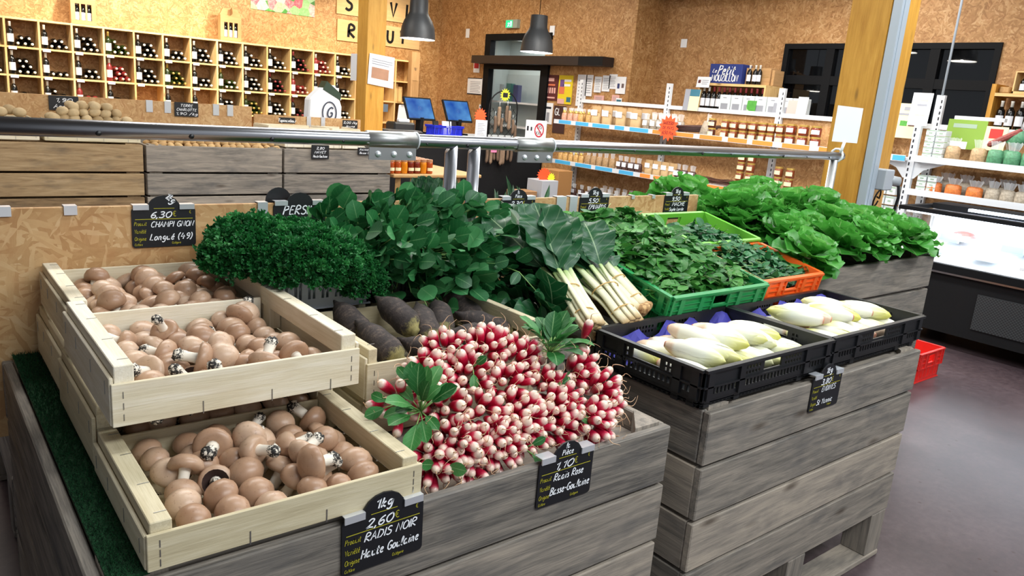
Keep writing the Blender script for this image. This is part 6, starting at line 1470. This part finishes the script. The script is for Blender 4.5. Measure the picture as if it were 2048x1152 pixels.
for i, (ya, yb, z0, z1, lb, mk) in enumerate(((8.60, 8.40, 1.55, 2.0, 'narrow white sheet at the left of the pinned papers', 0), (8.42, 8.28, 1.70, 2.0, 'second narrow sheet of the pinned papers', 1), (8.24, 8.10, 1.76, 1.98, 'grey sheet in the row of pinned papers', 1), (8.08, 7.93, 1.78, 2.0, 'cream sheet in the row of pinned papers', 1), (7.95, 7.80, 1.82, 2.02, 'last cream sheet in the row of pinned papers', 1), (8.22, 8.02, 1.60, 1.72, 'pink note below the pinned papers', 2), (7.86, 7.72, 1.60, 1.74, 'red and white note below the pinned papers', 2))):
    wallpaper_('pinned_paper', lb, ya, yb, z0, z1, (M['white'], M['white'], M['pinkp'])[mk], lines(.15, .85, .15, .9, 7, M['greyprint'], .3))
wallpaper_('wall_box', 'small white box high on the wall above the white shelving', 7.16, 7.06, 2.43, 2.54, M['white'], X=8.49)
# on the return corner
wallpaper_('pinned_paper', 'white paper with two dark symbols at the corner of the wall', 7.80, 7.62, 1.76, 1.99, M['white'], [(.15, .4, .3, .6, plain('symbol_blue', (50, 60, 110), .7)), (.6, .85, .35, .6, plain('symbol_brown', (110, 90, 90), .7))], X=7.985)
paper('pinned_paper', 'small note with a blue picture near the corner', [(7.985, 7.77, 1.50), (7.985, 7.66, 1.50), (7.985, 7.66, 1.70), (7.985, 7.77, 1.70)], M['white'], [(.1, .9, .5, .9, M['teal'])], th=.004)
# ---------------------------------------------------------------- shelving (gondola)
GX = 7.0
t = thing('shelving_unit', 'long white metal shelving with blue and orange price strips', 'shelving', (GX, 0, 0))
for y in (7.865, 6.33, 4.78, 3.17, 1.6):
    b = MB(); b.box(.385, .425, y-.035, y+.035, 0, 1.90); u = b.build('upright', M['white_metal'], t)
    b = MB()
    for i in range(36): b.box(.3838, .385, y-.022, y-.010, .08+i*.05, .108+i*.05)
    b.build('slots', M['ink'], u)
b = MB(); b.box(.39, .42, 1.64, 7.83, 1.60, 1.645); b.build('top_rail', M['white_metal'], t)
b = MB(); b.box(.43, .445, .6, 7.9, .02, 1.6); b.build('back_board', M['osb_wall_y'], t)
SH = [('shelf', 3.2, 7.92, 1.30), ('shelf', 3.2, 7.92, .775), ('shelf', 3.2, 7.92, .34), ('shelf', .6, 3.14, 1.31), ('shelf', .6, 3.14, 1.02), ('shelf', .6, 3.14, .55)]
M['strip_blue'] = plain('strip_blue', (72, 168, 218), .5); M['strip_orange'] = plain('strip_orange', (248, 140, 60), .5)
rr = random.Random(3)
for i, (nm, y0, y1, z) in enumerate(SH):
    b = MB(); b.box(0, .38, y0, y1, z+.01, z+.032); b.box(-.004, .008, y0, y1, z, z+.055); s = b.build(nm, M['white_metal'], t)
    if i < 3:
        bl = MB(); og = MB(); y = y1-.10; ch = 6.45
        while y > y0+.05:
            w_ = rr.choice((.16, .24, .42, .3)); w_ = min(w_, y-y0)
            bl = MB(); bl.box(-.006, -.004, y-w_, y, z+.006, z+.05); isb = y > ch or (i == 0 and y < 3.66)
            bl.build('blue_strip' if isb else 'orange_strip', M['strip_blue' if isb else 'strip_orange'], s); y -= w_+rr.uniform(.05, .12)
    for y in (y0+.03, y1-.03) if i >= 3 else ():
        pass
for y in (3.10, 3.24):
    s = -1 if y < 3.17 else 1; b = MB(); T = Matrix.Translation((.06, 3.17, 1.31)) @ Matrix.Rotation(-pi/2, 4, 'Z')
    b.prism([(0, 0), (0, -.16), (-s*.05, -.15), (-s*.12, -.07), (-s*.30, 0)] if s > 0 else [(0, 0), (.30, 0), (.12, -.07), (.05, -.15), (0, -.16)], 0, .004, T=T); b.build('bracket', M['white_metal'], t)
b = MB(); b.box(.05, .09, 3.14, 3.20, 0, 1.62)
b.build('front_upright', M['white_metal'], t)
b = MB()
for i in range(30): b.box(.0485, .05, 3.175, 3.188, .12+i*.05, .148+i*.05)
b.build('slots', M['ink'], bpy.data.objects['front_upright'])
b = MB(); b.cyl((.385, 3.16, 1.9), (.385, 3.16, 4.0), .011, 8); o = b.build('ceiling_rod', M['galva']); o.location = (GX, 0, 0); tag(o, 'thin white rod rising from the shelving to the ceiling', 'rod')
# --- products
g = G('cellophane'); g.p(Base_Color=(.92, .94, .96, 1), Roughness=.12, Alpha=.38, Specular_IOR_Level=.8); M['cello'] = g.m
M['kraftbag'] = vary('kraft_bag', (192, 158, 112), (210, 178, 132), .8)
def fill(nm, a, c): 
    M[nm] = vary(nm, a, c, .5, scale=55, amt=.75)
for nm, a, c in (('biscuit', (196, 140, 72), (220, 176, 110)), ('candy', (206, 100, 90), (236, 190, 160)), ('choco', (70, 40, 34), (110, 70, 54)), ('lentil', (208, 88, 30), (230, 130, 60)), ('bean', (156, 140, 120), (190, 176, 156)), ('greenbag', (52, 120, 84), (96, 158, 116)), ('tan', (176, 140, 98), (206, 172, 130)), ('meat', (120, 44, 40), (170, 84, 76)), ('purple', (90, 52, 70), (120, 80, 96))): fill(nm, a, c)
def bag(nm, fillm, w_=.10, h=.15, d=.06, tie=None, label=False, kraft=False):
    b = MB(len(nm)+int(h*100)); n = 8
    def sect(z, wx, dy):
        return [(wx*cos(2*pi*k/12)*(1 if abs(cos(2*pi*k/12)) < .75 else .94), dy*sin(2*pi*k/12), z) for k in range(12)]
    prof = [(0, .44, .42), (.03, .5, .5), (.45, .5, .48), (.72, .47, .4)]
    vs = []; 
    for (z, a, c) in prof: vs += sect(z*h, a*w_, c*d)
    vs += sect(h*.80, w_*.30, d*.22)
    fs = [(i*12+k, i*12+(k+1) % 12, (i+1)*12+(k+1) % 12, (i+1)*12+k) for i in range(4) for k in range(12)]+[tuple(range(11, -1, -1)), tuple(48+k for k in range(12))]
    b.add(vs, fs, [(v[2], v[0], v[1]) for v in vs], True, None, 0)
    if kraft:
        b.box(-w_*.46, w_*.46, -.006, .006, h*.70, h*1.25, m=0)
    else:
        top = h*1.22; vs = []
        for k in range(9):
            x = (k/8-.5)*w_*.95; vs += [(x*.55, .012*sin(k*2.4), h*.78), (x, .02*sin(k*2.1+1), top+.008*sin(k*3))]
        b.add(vs, [(2*k, 2*k+2, 2*k+3, 2*k+1) for k in range(8)], [(0, 0, 0)]*18, False, .5, 1)
    if tie: b.ball((0, -.004, h*.86), w_*.30, d*.35, .022, 8, 6, m=2, lump=.2)
    if label:
        b.box(-w_*.32, w_*.32, -d*.5-.004, -d*.5-.002, h*(.62 if kraft else .35), h*(1.0 if kraft else .72), m=3)
    o = b.build(nm, [fillm, M['cello'], tie or M['white'], M['white_label']]); me = o.data; bpy.data.objects.remove(o); return me
BG = {'candy': bag('candy_bag', M['candy'], .10, .15, .07, M['gold_lid']), 'biscuit': bag('biscuit_bag', M['biscuit'], .10, .15, .07, M['gold_lid']), 'kraft': bag('kraft_bag', M['kraftbag'], .15, .17, .08, None, True, True), 'granola': bag('snack_bag', M['bean'], .11, .16, .07, None, True), 'choco': bag('chocolate_bag', M['choco'], .11, .15, .07, None, True),
 'tan': bag('biscuit_bag', M['tan'], .11, .17, .08), 'lentil': bag('lentil_bag', M['lentil'], .15, .13, .09), 'bean': bag('bean_bag', M['bean'], .14, .15, .09), 'green': bag('green_bag', M['greenbag'], .14, .17, .09), 'meat': bag('snack_bag', M['tan'], .14, .17, .09), 'purple': bag('bean_bag', M['purple'], .14, .15, .09)}
def row(kind, ys, z, label, cat, group, x=7.10, lean=0.0, dx=0.0, jit=.006, sc=1.0):
    for i, y in enumerate(ys):
        o = bpy.data.objects.new(BG[kind].name.split('.')[0], BG[kind]); COL.objects.link(o); o.location = (x+dx*(i % 2)+rr.uniform(-jit, jit), y+rr.uniform(-jit, jit), z); o.rotation_euler = (0, lean, -pi/2+rr.uniform(-.15, .15)); o.scale = (sc,)*3; tag(o, label, cat, group)
def fr(a, b, n): return [a+(b-a)*i/max(1, n-1) for i in range(n)]
Z1, Z2, Z3 = 1.333, .808, .373; ZR1, ZR2 = 1.343, 1.053
row('candy', fr(7.84, 7.60, 3), Z1, 'bag of red sweets with a gold tie at the left end of the top shelf', 'bag', 'red sweet bags on the top shelf'); row('biscuit', fr(7.50, 7.36, 2), Z1, 'bag of yellow biscuits with a gold tie on the top shelf', 'bag', 'yellow biscuit bags on the top shelf')
row('biscuit', fr(7.80, 7.38, 5), Z1, 'gold tied bag in the second line at the left of the top shelf', 'bag', 'gold tied bags in the second line', x=7.22)
row('kraft', [7.22, 7.02, 6.78, 6.54], Z1, 'upright kraft paper bag with a white label on the top shelf', 'bag', 'kraft bags on the top shelf', sc=1.1)
row('kraft', [7.18, 6.98, 6.74, 6.50], Z1, 'kraft paper bag in the second line of the top shelf', 'bag', 'kraft bags in the second line', x=7.24, sc=1.15)
row('granola', fr(6.36, 5.92, 5), Z1, 'clear bag with a round dark and white label on the top shelf', 'bag', 'clear labelled bags on the top shelf'); row('granola', fr(6.34, 5.94, 5), Z1, 'clear bag with a white label in the second line of the top shelf', 'bag', 'clear labelled bags in the second line', x=7.21, sc=1.1)
b = MB(8)
for k in range(5): b.tube([(7.06, 5.98-k*.03, Z1+.03+k*.012), (7.20, 5.80-k*.05, Z1+.045+k*.014), (7.3, 5.62-k*.05, Z1+.05+k*.016)], .017, 8)
tag(b.build('dark_sausages', M['choco']), 'dark dried sausages lying beside the orange star card', 'sausages', None, 'stuff')
o = bpy.data.objects.new('mesh_bag', BG['bean']); COL.objects.link(o); o.location = (7.12, 5.50, Z1); o.rotation_euler = (0, .45, -pi/2-.5); o.scale = (1.5, 1.2, 1.35); tag(o, 'leaning bag of pale nuts right of the orange star card', 'bag')
JR = [jar('preserve_jar', .10, .043, plain('jar_dark', (74, 34, 24), .2), M['gold_lid'], M['cream_label']), jar('preserve_jar', .10, .043, plain('jar_brown', (122, 60, 34), .2), M['gold_lid'], M['cream_label']), jar('preserve_jar', .105, .048, plain('jar_sauce', (126, 52, 30), .2), M['gold_lid'], M['white_label'])]
for me in JR:
    for q in me.materials: pass
def jars(k, ys, z, n, label, group, x=7.06):
    for y in ys:
        for i in range(n):
            o = bpy.data.objects.new('preserve_jar', JR[k]); COL.objects.link(o); o.location = (x+rr.uniform(-.003, .003), y+rr.uniform(-.004, .004), z+i*(.101 if k < 2 else .106)); o.rotation_euler = (0, 0, -pi/2+rr.uniform(-.2, .2)); tag(o, label, 'jar', group)
jars(0, [5.37], Z1, 2, 'dark jar with a gold lid in the stack nearest the leaning nut bag', 'dark jars by the nut bag'); jars(1, fr(5.20, 4.84, 4), Z1, 2, 'brown jar with a cream label stacked on the left of the top shelf jars', 'cream labelled jars, left group'); jars(1, fr(4.72, 4.52, 3), Z1, 2, 'brown jar with a cream label stacked in the middle of the top shelf jars', 'cream labelled jars, middle group')
jars(2, fr(4.40, 4.12, 3), Z1, 2, 'jar of red sauce with a white label at the right of the top shelf', 'white labelled sauce jars'); jars(1, fr(5.20, 4.2, 9), Z1, 2, 'jar in the second line of the top shelf', 'jars in the second line', x=7.17)
jars(1, [4.92, 4.80], Z2, 4, 'jar in the left pair of tall stacks on the lower shelf', 'jars in the left tall stacks'); jars(1, [4.46, 4.33], Z2, 3, 'jar in the right pair of tall stacks on the lower shelf', 'jars in the right tall stacks')
star(13, .15, .125, 0, .005, M['neon_orange'], 'star_tag', 'big neon orange star card on the upper shelf edge', (6.985, 5.92, 1.385), (0, 0, -pi/2)); o = [q for q in COL.objects if q.name.startswith('star_tag')][-1]
q = MB(); [write(q, tx, -.085, .04-.055*i, .035, .007, y=-.001, wid=.17) for i, tx in enumerate(('SAUCISSON', 'DE PAYS', '6,50 Pce'))]; q.build('handwriting', plain('brown_ink', (120, 40, 30), .8), o)
row('biscuit', fr(7.84, 7.42, 5), Z2, 'amber biscuit bag at the left of the second shelf', 'bag', 'amber bags on the second shelf', sc=.95); row('tan', fr(7.30, 6.86, 5), Z2, 'tan biscuit bag on the second shelf', 'bag', 'tan bags on the second shelf', sc=.95); row('choco', fr(6.72, 6.40, 4), Z2, 'brown chocolate bag on the second shelf', 'bag', 'chocolate bags on the second shelf')
row('kraft', fr(6.24, 5.86, 4), Z2, 'kraft bag with a white label on the second shelf', 'bag', 'kraft bags on the second shelf', sc=.85); row('choco', fr(5.80, 5.58, 3), Z2, 'clear bag of dark pieces right on the second shelf', 'bag', 'dark clear bags on the second shelf')
b = MB(8); r = random.Random(2)
for k in range(60): b.bar((7.05+r.uniform(0, .2), 5.5-r.uniform(0, .1), Z2+.01+k*.0012), (7.1+r.uniform(0, .2), 5.08+r.uniform(-.1, .1), Z2+.02+r.uniform(0, .06)), .006, .004)
tag(b.build('dried_herbs', M['choco']), 'dark heap of dried herb stalks on the second shelf', 'herbs', None, 'stuff')
row('tan', fr(7.80, 7.62, 2), Z3, 'orange tan cellophane bag at the left of the lowest shelf', 'bag', 'tan bags on the lowest shelf', sc=.95); row('choco', fr(7.50, 7.22, 3), Z3, 'dark cellophane bag on the lowest shelf', 'bag', 'dark bags on the lowest shelf', sc=.9); row('granola', fr(7.1, 5.7, 12), Z3, 'clear bag with a round label on the lowest shelf', 'bag', 'clear bags on the lowest shelf', sc=.9); row('granola', fr(7.05, 5.75, 12), Z3, 'clear bag in the second line of the lowest shelf', 'bag', 'clear bags in the second line of the lowest shelf', x=7.22)
# right hand bays
row('meat', fr(2.86, 2.66, 2), ZR1, 'clear bag of tan snacks next to the white upright', 'bag', 'tan snack bags', sc=.95); row('green', fr(2.52, 1.9, 6), ZR1, 'green herb bag in the front line of the upper right shelf', 'bag', 'green bags in the front line', sc=.95); row('green', fr(2.45, 1.9, 4), ZR1+.17, 'green herb bag lying on the upper row of the right shelf', 'bag', 'green bags on the upper row', x=7.2, lean=.5); row('green', fr(2.45, 1.9, 4), ZR1, 'green herb bag in the second line of the right shelf', 'bag', 'green bags in the second line', x=7.22)
row('lentil', fr(2.95, 2.62, 3), ZR2, 'bag of orange lentils on the lower right shelf', 'bag', 'orange lentil bags', sc=.95); row('bean', fr(2.48, 2.14, 4), ZR2, 'bag of pale beans on the lower right shelf', 'bag', 'pale bean bags', sc=.9); row('purple', [2.02, 1.9], ZR2, 'bag of purple beans at the far right of the lower shelf', 'bag', 'purple bean bags', sc=.95); row('bean', fr(2.9, 1.95, 7), ZR2, 'bag in the second line of the lower right shelf', 'bag', 'bags in the second line of the lower right shelf', x=7.22)
M['smallbox'] = plain('white_small_box', (220, 226, 226), .7); M['boxgreen'] = plain('pale_green_edge', (150, 170, 150), .7)
def minibox(y, z, label, group, x=7.05, w_=.075, h=.075):
    t = thing('small_box', label, 'box', (x, y, z), (0, 0, -pi/2), group); b = MB(); b.box(-w_/2, w_/2, 0, .12, 0, h); b.build('carton', M['smallbox'], t, bev=.002); b = MB(); b.box(-w_/2+.002, w_/2-.002, -.001, 0, h*.78, h*.98); b.box(-w_*.2, w_*.2, -.001, 0, h*.3, h*.55); b.build('print', M['boxgreen'], t); return t
for i in range(4):
    for j in range(3): minibox(3.56-.09*i, Z2+.003+.079*j*1.15, 'small white box stacked left of the white upright above the fridge', 'white boxes left of the upright')
for i in range(2):
    for j in range(5): minibox(3.05-.08*i*1.1, ZR1+.002+.05*j, 'small white box stacked right of the white upright on the upper shelf', 'white boxes right of the upright, upper', h=.046)
    for j in range(3): minibox(3.05-.08*i*1.1, ZR2-.25+.05*j+.3-.05, 'small white box stacked right of the white upright on the lower shelf', 'white boxes right of the upright, lower', x=6.93+.13, h=.046)
for i, y in enumerate((3.66, 3.58, 3.50)):
    o = bpy.data.objects.new('preserve_jar', JR[2]); COL.objects.link(o); o.location = (7.05, y, Z1); o.rotation_euler = (0, 0, -pi/2); tag(o, 'red jar under the cards between the timber post and the white upright', 'jar', 'red jars under the cards')
def card(name, label, y1, y0, z0, z1, m, marks=None, X=7.37, cat='card'):
    return paper(name, label, [(X, y1, z0), (X, y0, z0), (X+.02, y0, z1), (X+.02, y1, z1)], m, marks, cat, th=.006)
card('display_card', 'tall pale pink card standing between the post and the white upright', 3.66, 3.52, 1.34, 1.84, plain('card_pink', (226, 206, 216), .7), [(.3, .7, .7, .78, M['pinkp']), (.3, .7, .45, .53, M['pinkp']), (.3, .7, .2, .28, M['pinkp'])], X=7.3)
card('display_card', 'cream leaflet with small pictures beside the pink card', 3.52, 3.26, 1.50, 1.81, M['cream_label'], [(.3, .55, .35, .5, M['leafpic']), (.6, .85, .35, .5, M['choco']), (.2, .8, .66, .72, M['greyprint']), (.35, .7, .8, .9, M['greyprint'])], X=7.28)
card('hanging_sign', 'white handwritten card hanging on the white upright', 3.29, 3.12, 1.62, 1.90, M['white'], [(.3, .8, .6, .66, M['greyprint']), (.4, .8, .75, .8, M['pinkp']), (.3, .8, .3, .34, M['pinkp'])], X=7.10, cat='sign')
card('display_card', 'card with a landscape photo clipped on the top rail', 6.06, 5.84, 1.60, 1.845, M['cream_label'], [(0, .35, .0, 1, M['greyprint']), (.35, 1, .68, 1, M['teal'])], X=7.36)
card('display_card', 'lime green brochure standing behind the snack bags at right', 3.04, 2.72, 1.45, 1.70, plain('card_lime', (126, 160, 58), .7), [(.15, .75, .72, .86, M['boxgreen']), (.1, .6, .0, .25, M['white'])], X=7.32)
card('display_card', 'red and cream leaflet beside the lime green brochure', 2.72, 2.55, 1.46, 1.66, M['cream_label'], [(.2, .8, .5, .9, M['red_plastic'])], X=7.31)
b = MB(); b.box(7.34, 7.40, 2.6, 3.0, 1.70, 1.73); tag(b.build('white_tray', M['white']), 'flat white carton lying above the lime brochure', 'carton')
b = MB(3); b.bar((7.15, 2.62, 1.50), (7.2, 2.4, 1.64), .05, .05); tag(b.build('salami', M['meat'], bev=.015), 'dark red salami lying over the bags at right', 'salami')
# ---------------------------------------------------------------- shelf with brewery crates behind the gondola
t = thing('wooden_shelf', 'wooden shelf before the window wall with bottles and boxes', 'shelf', (8.06, 5.44, 0)); b = MB(); b.box(0, .36, 0, .98, 1.93, 1.96); b.build('shelf_board', M['shelf_wood'], t)
b = MB(); b.box(0, .36, -.0, .02, 0, 1.93); b.box(0, .36, .96, .98, 0, 1.93); b.build('side_board', M['shelf_wood'], t); b = MB(); b.box(0, .36, .02, .96, 1.60, 1.63); b.build('shelf_board', M['shelf_wood'], t)
t = thing('biscuit_carton', 'dark blue carton with white lettering on the wooden shelf', 'carton', (8.14, 5.86, 1.962)); b = MB(); b.box(0, .2, 0, .48, 0, .235); b.build('box', plain('carton_blue', (32, 52, 124), .6), t, bev=.003)
q = MB(); TT = Matrix.Translation((-.001, .47, 0)) @ Matrix.Rotation(-pi/2, 4, 'Z'); write(q, 'Le', .03, .13, .045, .008, slant=.3, wid=.07); write(q, 'Petit', .11, .11, .105, .016, slant=.25, wid=.26); write(q, 'MOUZILLON', .03, .03, .075, .013, slant=.05, wid=.40)
for i, v in enumerate(q.v): q.v[i] = TT @ v
q.build('lettering', M['white'], t)
card('paper_notice', 'small white note stuck on the shelf front under the blue carton', 6.44, 6.24, 1.90, 2.03, M['white'], [(.1, .3, .4, .7, M['wine_red'])]+lines(.4, .9, .3, .8, 3, M['greyprint'], .3), X=8.03)
for y0, y1, z1, lb in ((5.50, 5.84, 2.16, 'brown carton beside the blue carton, behind two bottles'), (5.28-.1, 5.48, 2.14, 'brown carton at the right end on the wooden shelf')):
    t2 = thing('carton', lb, 'carton', (8.2, max(5.445, y0), 1.962)); b = MB(); b.box(0, .2, 0, y1-max(5.445, y0), 0, z1-1.962); b.build('box', M['kraft'], t2, bev=.003); b = MB(); b.box(-.001, 0, .02, y1-max(5.445, y0)-.02, .09, .105); b.build('tape', M['table_wood'], t2)
for i, y in enumerate((5.74, 5.66, 5.60)):
    o = bpy.data.objects.new('beer_bottle', BS['d']); COL.objects.link(o); o.location = (8.13, y, 1.962); o.scale = (.8, .8, .75); o.rotation_euler = (0, 0, -pi/2); tag(o, 'dark beer bottle with a white label before the brown carton', 'bottle', 'beer bottles on the wooden shelf')
for i in range(12):
    o = bpy.data.objects.new('beer_bottle', BS['d' if i < 2 else 'k']); COL.objects.link(o); o.location = (8.11, 6.36-i*.078, 1.632); o.rotation_euler = (0, 0, -pi/2); o.scale = (.95, .95, .95); tag(o, 'dark bottle in the row under the wooden shelf board', 'bottle', 'bottles under the shelf board')
for i in range(7):
    t2 = thing('wine_box', 'white boxed drink in the row behind the top rail', 'box', (7.86, 5.92-.165*i, 1.62), (0, 0, 0), 'white boxes behind the top rail'); b = MB(); b.box(0, .12, -.15, 0, 0, .20); b.build('carton', M['smallbox'], t2, bev=.004); b = MB(); b.box(-.001, 0, -.10, -.05, .16, .17); b.box(-.001, 0, -.125, -.025, .03, .10); b.build('print', M['greyprint'], t2)
b = MB(); b.box(7.82, 8.03, 4.6, 6.05, 1.58, 1.618); b.box(7.9, 8.0, 4.65, 4.7, 0, 1.58); b.box(7.9, 8.0, 5.95, 6.0, 0, 1.58); tag(b.build('side_shelf', M['white_metal']), 'white shelf carrying the row of white boxes', 'shelf')
for i, (y, z1, m_, lb) in enumerate(((5.45, .15, 'leafpic', 'small green card before the white boxes'), (5.10, .14, 'greyprint', 'small grey card before the white boxes'), (4.92, .18, 'pinkp', 'pink leaflet before the white boxes'), (4.80, .22, 'white', 'white paper bag at the right end of the white boxes'))):
    card('small_card', lb, y+.06, y-.06, 1.619, 1.619+z1, M[m_], X=7.83)
# far right shelf with bottles
t = thing('bottle_shelf', 'wooden bottle shelf at the far right behind the green bags', 'shelf', (8.15, 2.0, 0)); b = MB(); b.box(0, .3, 1.02, 1.06, 0, 2.06); b.build('side_board', M['pine'], t); b = MB(); b.box(0, .3, 0, 1.02, 1.95, 1.98); b.build('shelf_board', M['shelf_wood'], t); b = MB(); b.box(0, .3, 0, 1.02, 1.61, 1.64); b.build('shelf_board', M['shelf_wood'], t)
for i in range(8):
    o = bpy.data.objects.new('liqueur_bottle', BS['d']); COL.objects.link(o); o.location = (8.22, 2.96-i*.085, 1.642); o.rotation_euler = (0, 0, -pi/2); o.scale = (.95, .95, .9); tag(o, 'dark bottle with a pale label on the far right bottle shelf', 'bottle', 'bottles on the far right shelf')
t = thing('bottle_crate', 'pale wooden box with small bottles on the far right shelf', 'crate', (8.2, 2.6, 1.982)); b = MB(); b.box(0, .012, 0, .30, 0, .02); b.box(0, .15, 0, .012, 0, .2); b.box(0, .15, .288, .30, 0, .2); b.box(.138, .15, .012, .288, 0, .2); b.box(0, .15, .012, .288, .19, .2); b.build('box', M['shelf_wood'], t)
for i in range(3):
    o = bpy.data.objects.new('small_bottle', BS['r' if i else 'd']); COL.objects.link(o); o.location = (8.25, 2.83-i*.085, 1.985); o.rotation_euler = (0, 0, -pi/2); o.scale = (.8, .8, .58); tag(o, 'small bottle inside the pale wooden box at far right', 'bottle', 'small bottles in the wooden box')
b = MB(); b.box(8.2, 8.4, 2.92, 3.01, 1.982, 2.04); tag(b.build('wicker_block', M['table_wood'], bev=.01), 'small brown basket left of the pale wooden box', 'basket')
# ---------------------------------------------------------------- refrigerated counter
t = thing('refrigerated_counter', 'lit refrigerated display counter with a black base at the right', 'fridge', (6.0, 0, 0)); Y0, Y1 = -.6, 2.80
b = MB(); b.box(.03, .95, Y0, Y1-.02, .12, .56); b.build('base_panel', M['black'], t)
b = MB(); b.box(0, .95, Y0, Y1, .56, .575); b.build('trim_strip', M['steel'], t); b = MB(); b.box(-.01, .95, Y0, Y1, .575, .63); b.build('black_band', M['black_frame'], t)
g = G('grille'); wv = g.n('ShaderNodeTexChecker', ins={'Vector': g.obj(), 'Scale': 90.0}); g.p(Base_Color=g.mix(wv.outputs['Fac'], lin((24, 26, 28)), lin((54, 58, 60))), Roughness=.6); M['grille'] = g.m
b = MB(); b.box(.022, .03, 1.25, 2.05, .20, .46); b.build('grille', M['grille'], t)
for y in (.3, 1.3, 2.5):
    b = MB(); b.box(.15, .3, y, y+.1, 0, .12); b.box(.7, .85, y, y+.1, 0, .12); b.build('foot', M['black_plastic'], t)
M['fridge_white'] = plain('fridge_white', (236, 240, 244), .4)
b = MB(); b.add([(.03, Y0, .635), (.03, Y1-.03, .635), (.80, Y1-.03, .76), (.80, Y0, .76), (.03, Y0, .63), (.03, Y1-.03, .63), (.80, Y1-.03, .63), (.80, Y0, .63)], [(0, 3, 2, 1), (4, 5, 6, 7), (0, 1, 5, 4), (1, 2, 6, 5), (2, 3, 7, 6), (3, 0, 4, 7)], [(0, 0, 0)]*8); b.build('display_bed', M['fridge_white'], t)
b = MB(); b.box(.80, .95, Y0, Y1, .63, .95); b.build('rear_wall', M['fridge_white'], t)
b = MB(); b.box(0.02, .80, Y1-.028, Y1-.012, .64, .95); b.build('end_glass', M['pane'], t)
b = MB(); b.bar((-.0, (Y0+Y1)/2, .635), (.20, (Y0+Y1)/2, .96), Y1-Y0-.04, .008, (0, 1, 0)) if False else b.add([(.005, Y0, .635), (.005, Y1-.03, .635), (.20, Y1-.03, .965), (.20, Y0, .965), (.013, Y0, .635), (.013, Y1-.03, .635), (.208, Y1-.03, .965), (.208, Y0, .965)], [(0, 1, 2, 3), (7, 6, 5, 4), (0, 4, 5, 1), (1, 5, 6, 2), (2, 6, 7, 3), (3, 7, 4, 0)], [(0, 0, 0)]*8); b.build('front_glass', M['pane'], t)
b = MB(); b.box(.18, .26, Y0, Y1, .965, .995); b.box(.26, .95, Y0, Y0+.04, .965, .995); b.box(.26, .95, Y1-.05, Y1, .965, .995); b.box(.66, .95, Y0+.04, Y1-.05, .965, 1.01); b.build('canopy_frame', M['black_frame'], t)
b = MB(); b.box(.20, .25, Y0+.05, Y1-.06, .952, .9645); b.build('light_strip', emit('cold_tube', (224, 240, 255), 9), t)
b = MB(); b.box(.60, .655, Y0+.05, Y1-.35, .985, 1.005); b.build('tube_reflection', emit('tube_reflection_glow', (224, 240, 255), 5), t)
o = area('fridge_light', (6.42, 1.3, .955), .25, 2.6, 22, (.86, .94, 1))
rr = random.Random(4)
for i, (x, y, w_, d, m_, lb) in enumerate(((6.60, 2.45, .3, .22, 'meat', 'tray of pale violet meat at the back of the refrigerated counter'), (6.20, 2.12, .22, .22, 'fridge_white', 'white dish in the refrigerated counter'), (6.55, 1.95, .3, .26, 'bean', 'tray of grey sausages in the refrigerated counter'), (6.15, 1.72, .22, .24, 'meat', 'tray of red meat at the front of the refrigerated counter'), (6.20, 2.50, .2, .2, 'fridge_white', 'white dish at the left end of the refrigerated counter'))):
    zz = .64+(x-6.0)*.162+.02
    t2 = thing('food_tray', lb, 'tray', (x, y, zz)); b = MB(); b.box(-w_/2, w_/2, -d/2, d/2, 0, .025); b.build('dish', M['fridge_white'], t2, bev=.004); b = MB(i); b.ball((0, 0, .03), w_*.42, d*.42, .035, 14, 8, lump=.12); b.build('food', M[m_], t2)
for i, (y, x) in enumerate(((2.48, 6.42), (2.02, 6.38), (2.68, 6.3), (1.8, 6.4))):
    b = MB(); b.box(-.005, .005, -.08, .08, 0, .075); o = b.build('price_ticket', plain('grey_ticket', (128, 146, 160), .6)); o.location = (x, y, .645+(x-6.0)*.162+.03); o.rotation_euler = (0, R(15), 0); tag(o, ['grey price ticket before the pale violet meat', 'grey price ticket before the grey sausages', 'grey price ticket at the left end of the refrigerated counter', 'grey price ticket behind the red meat'][i], 'price tag')
# pale papers and a poster stand beside the fridge are outside the picture
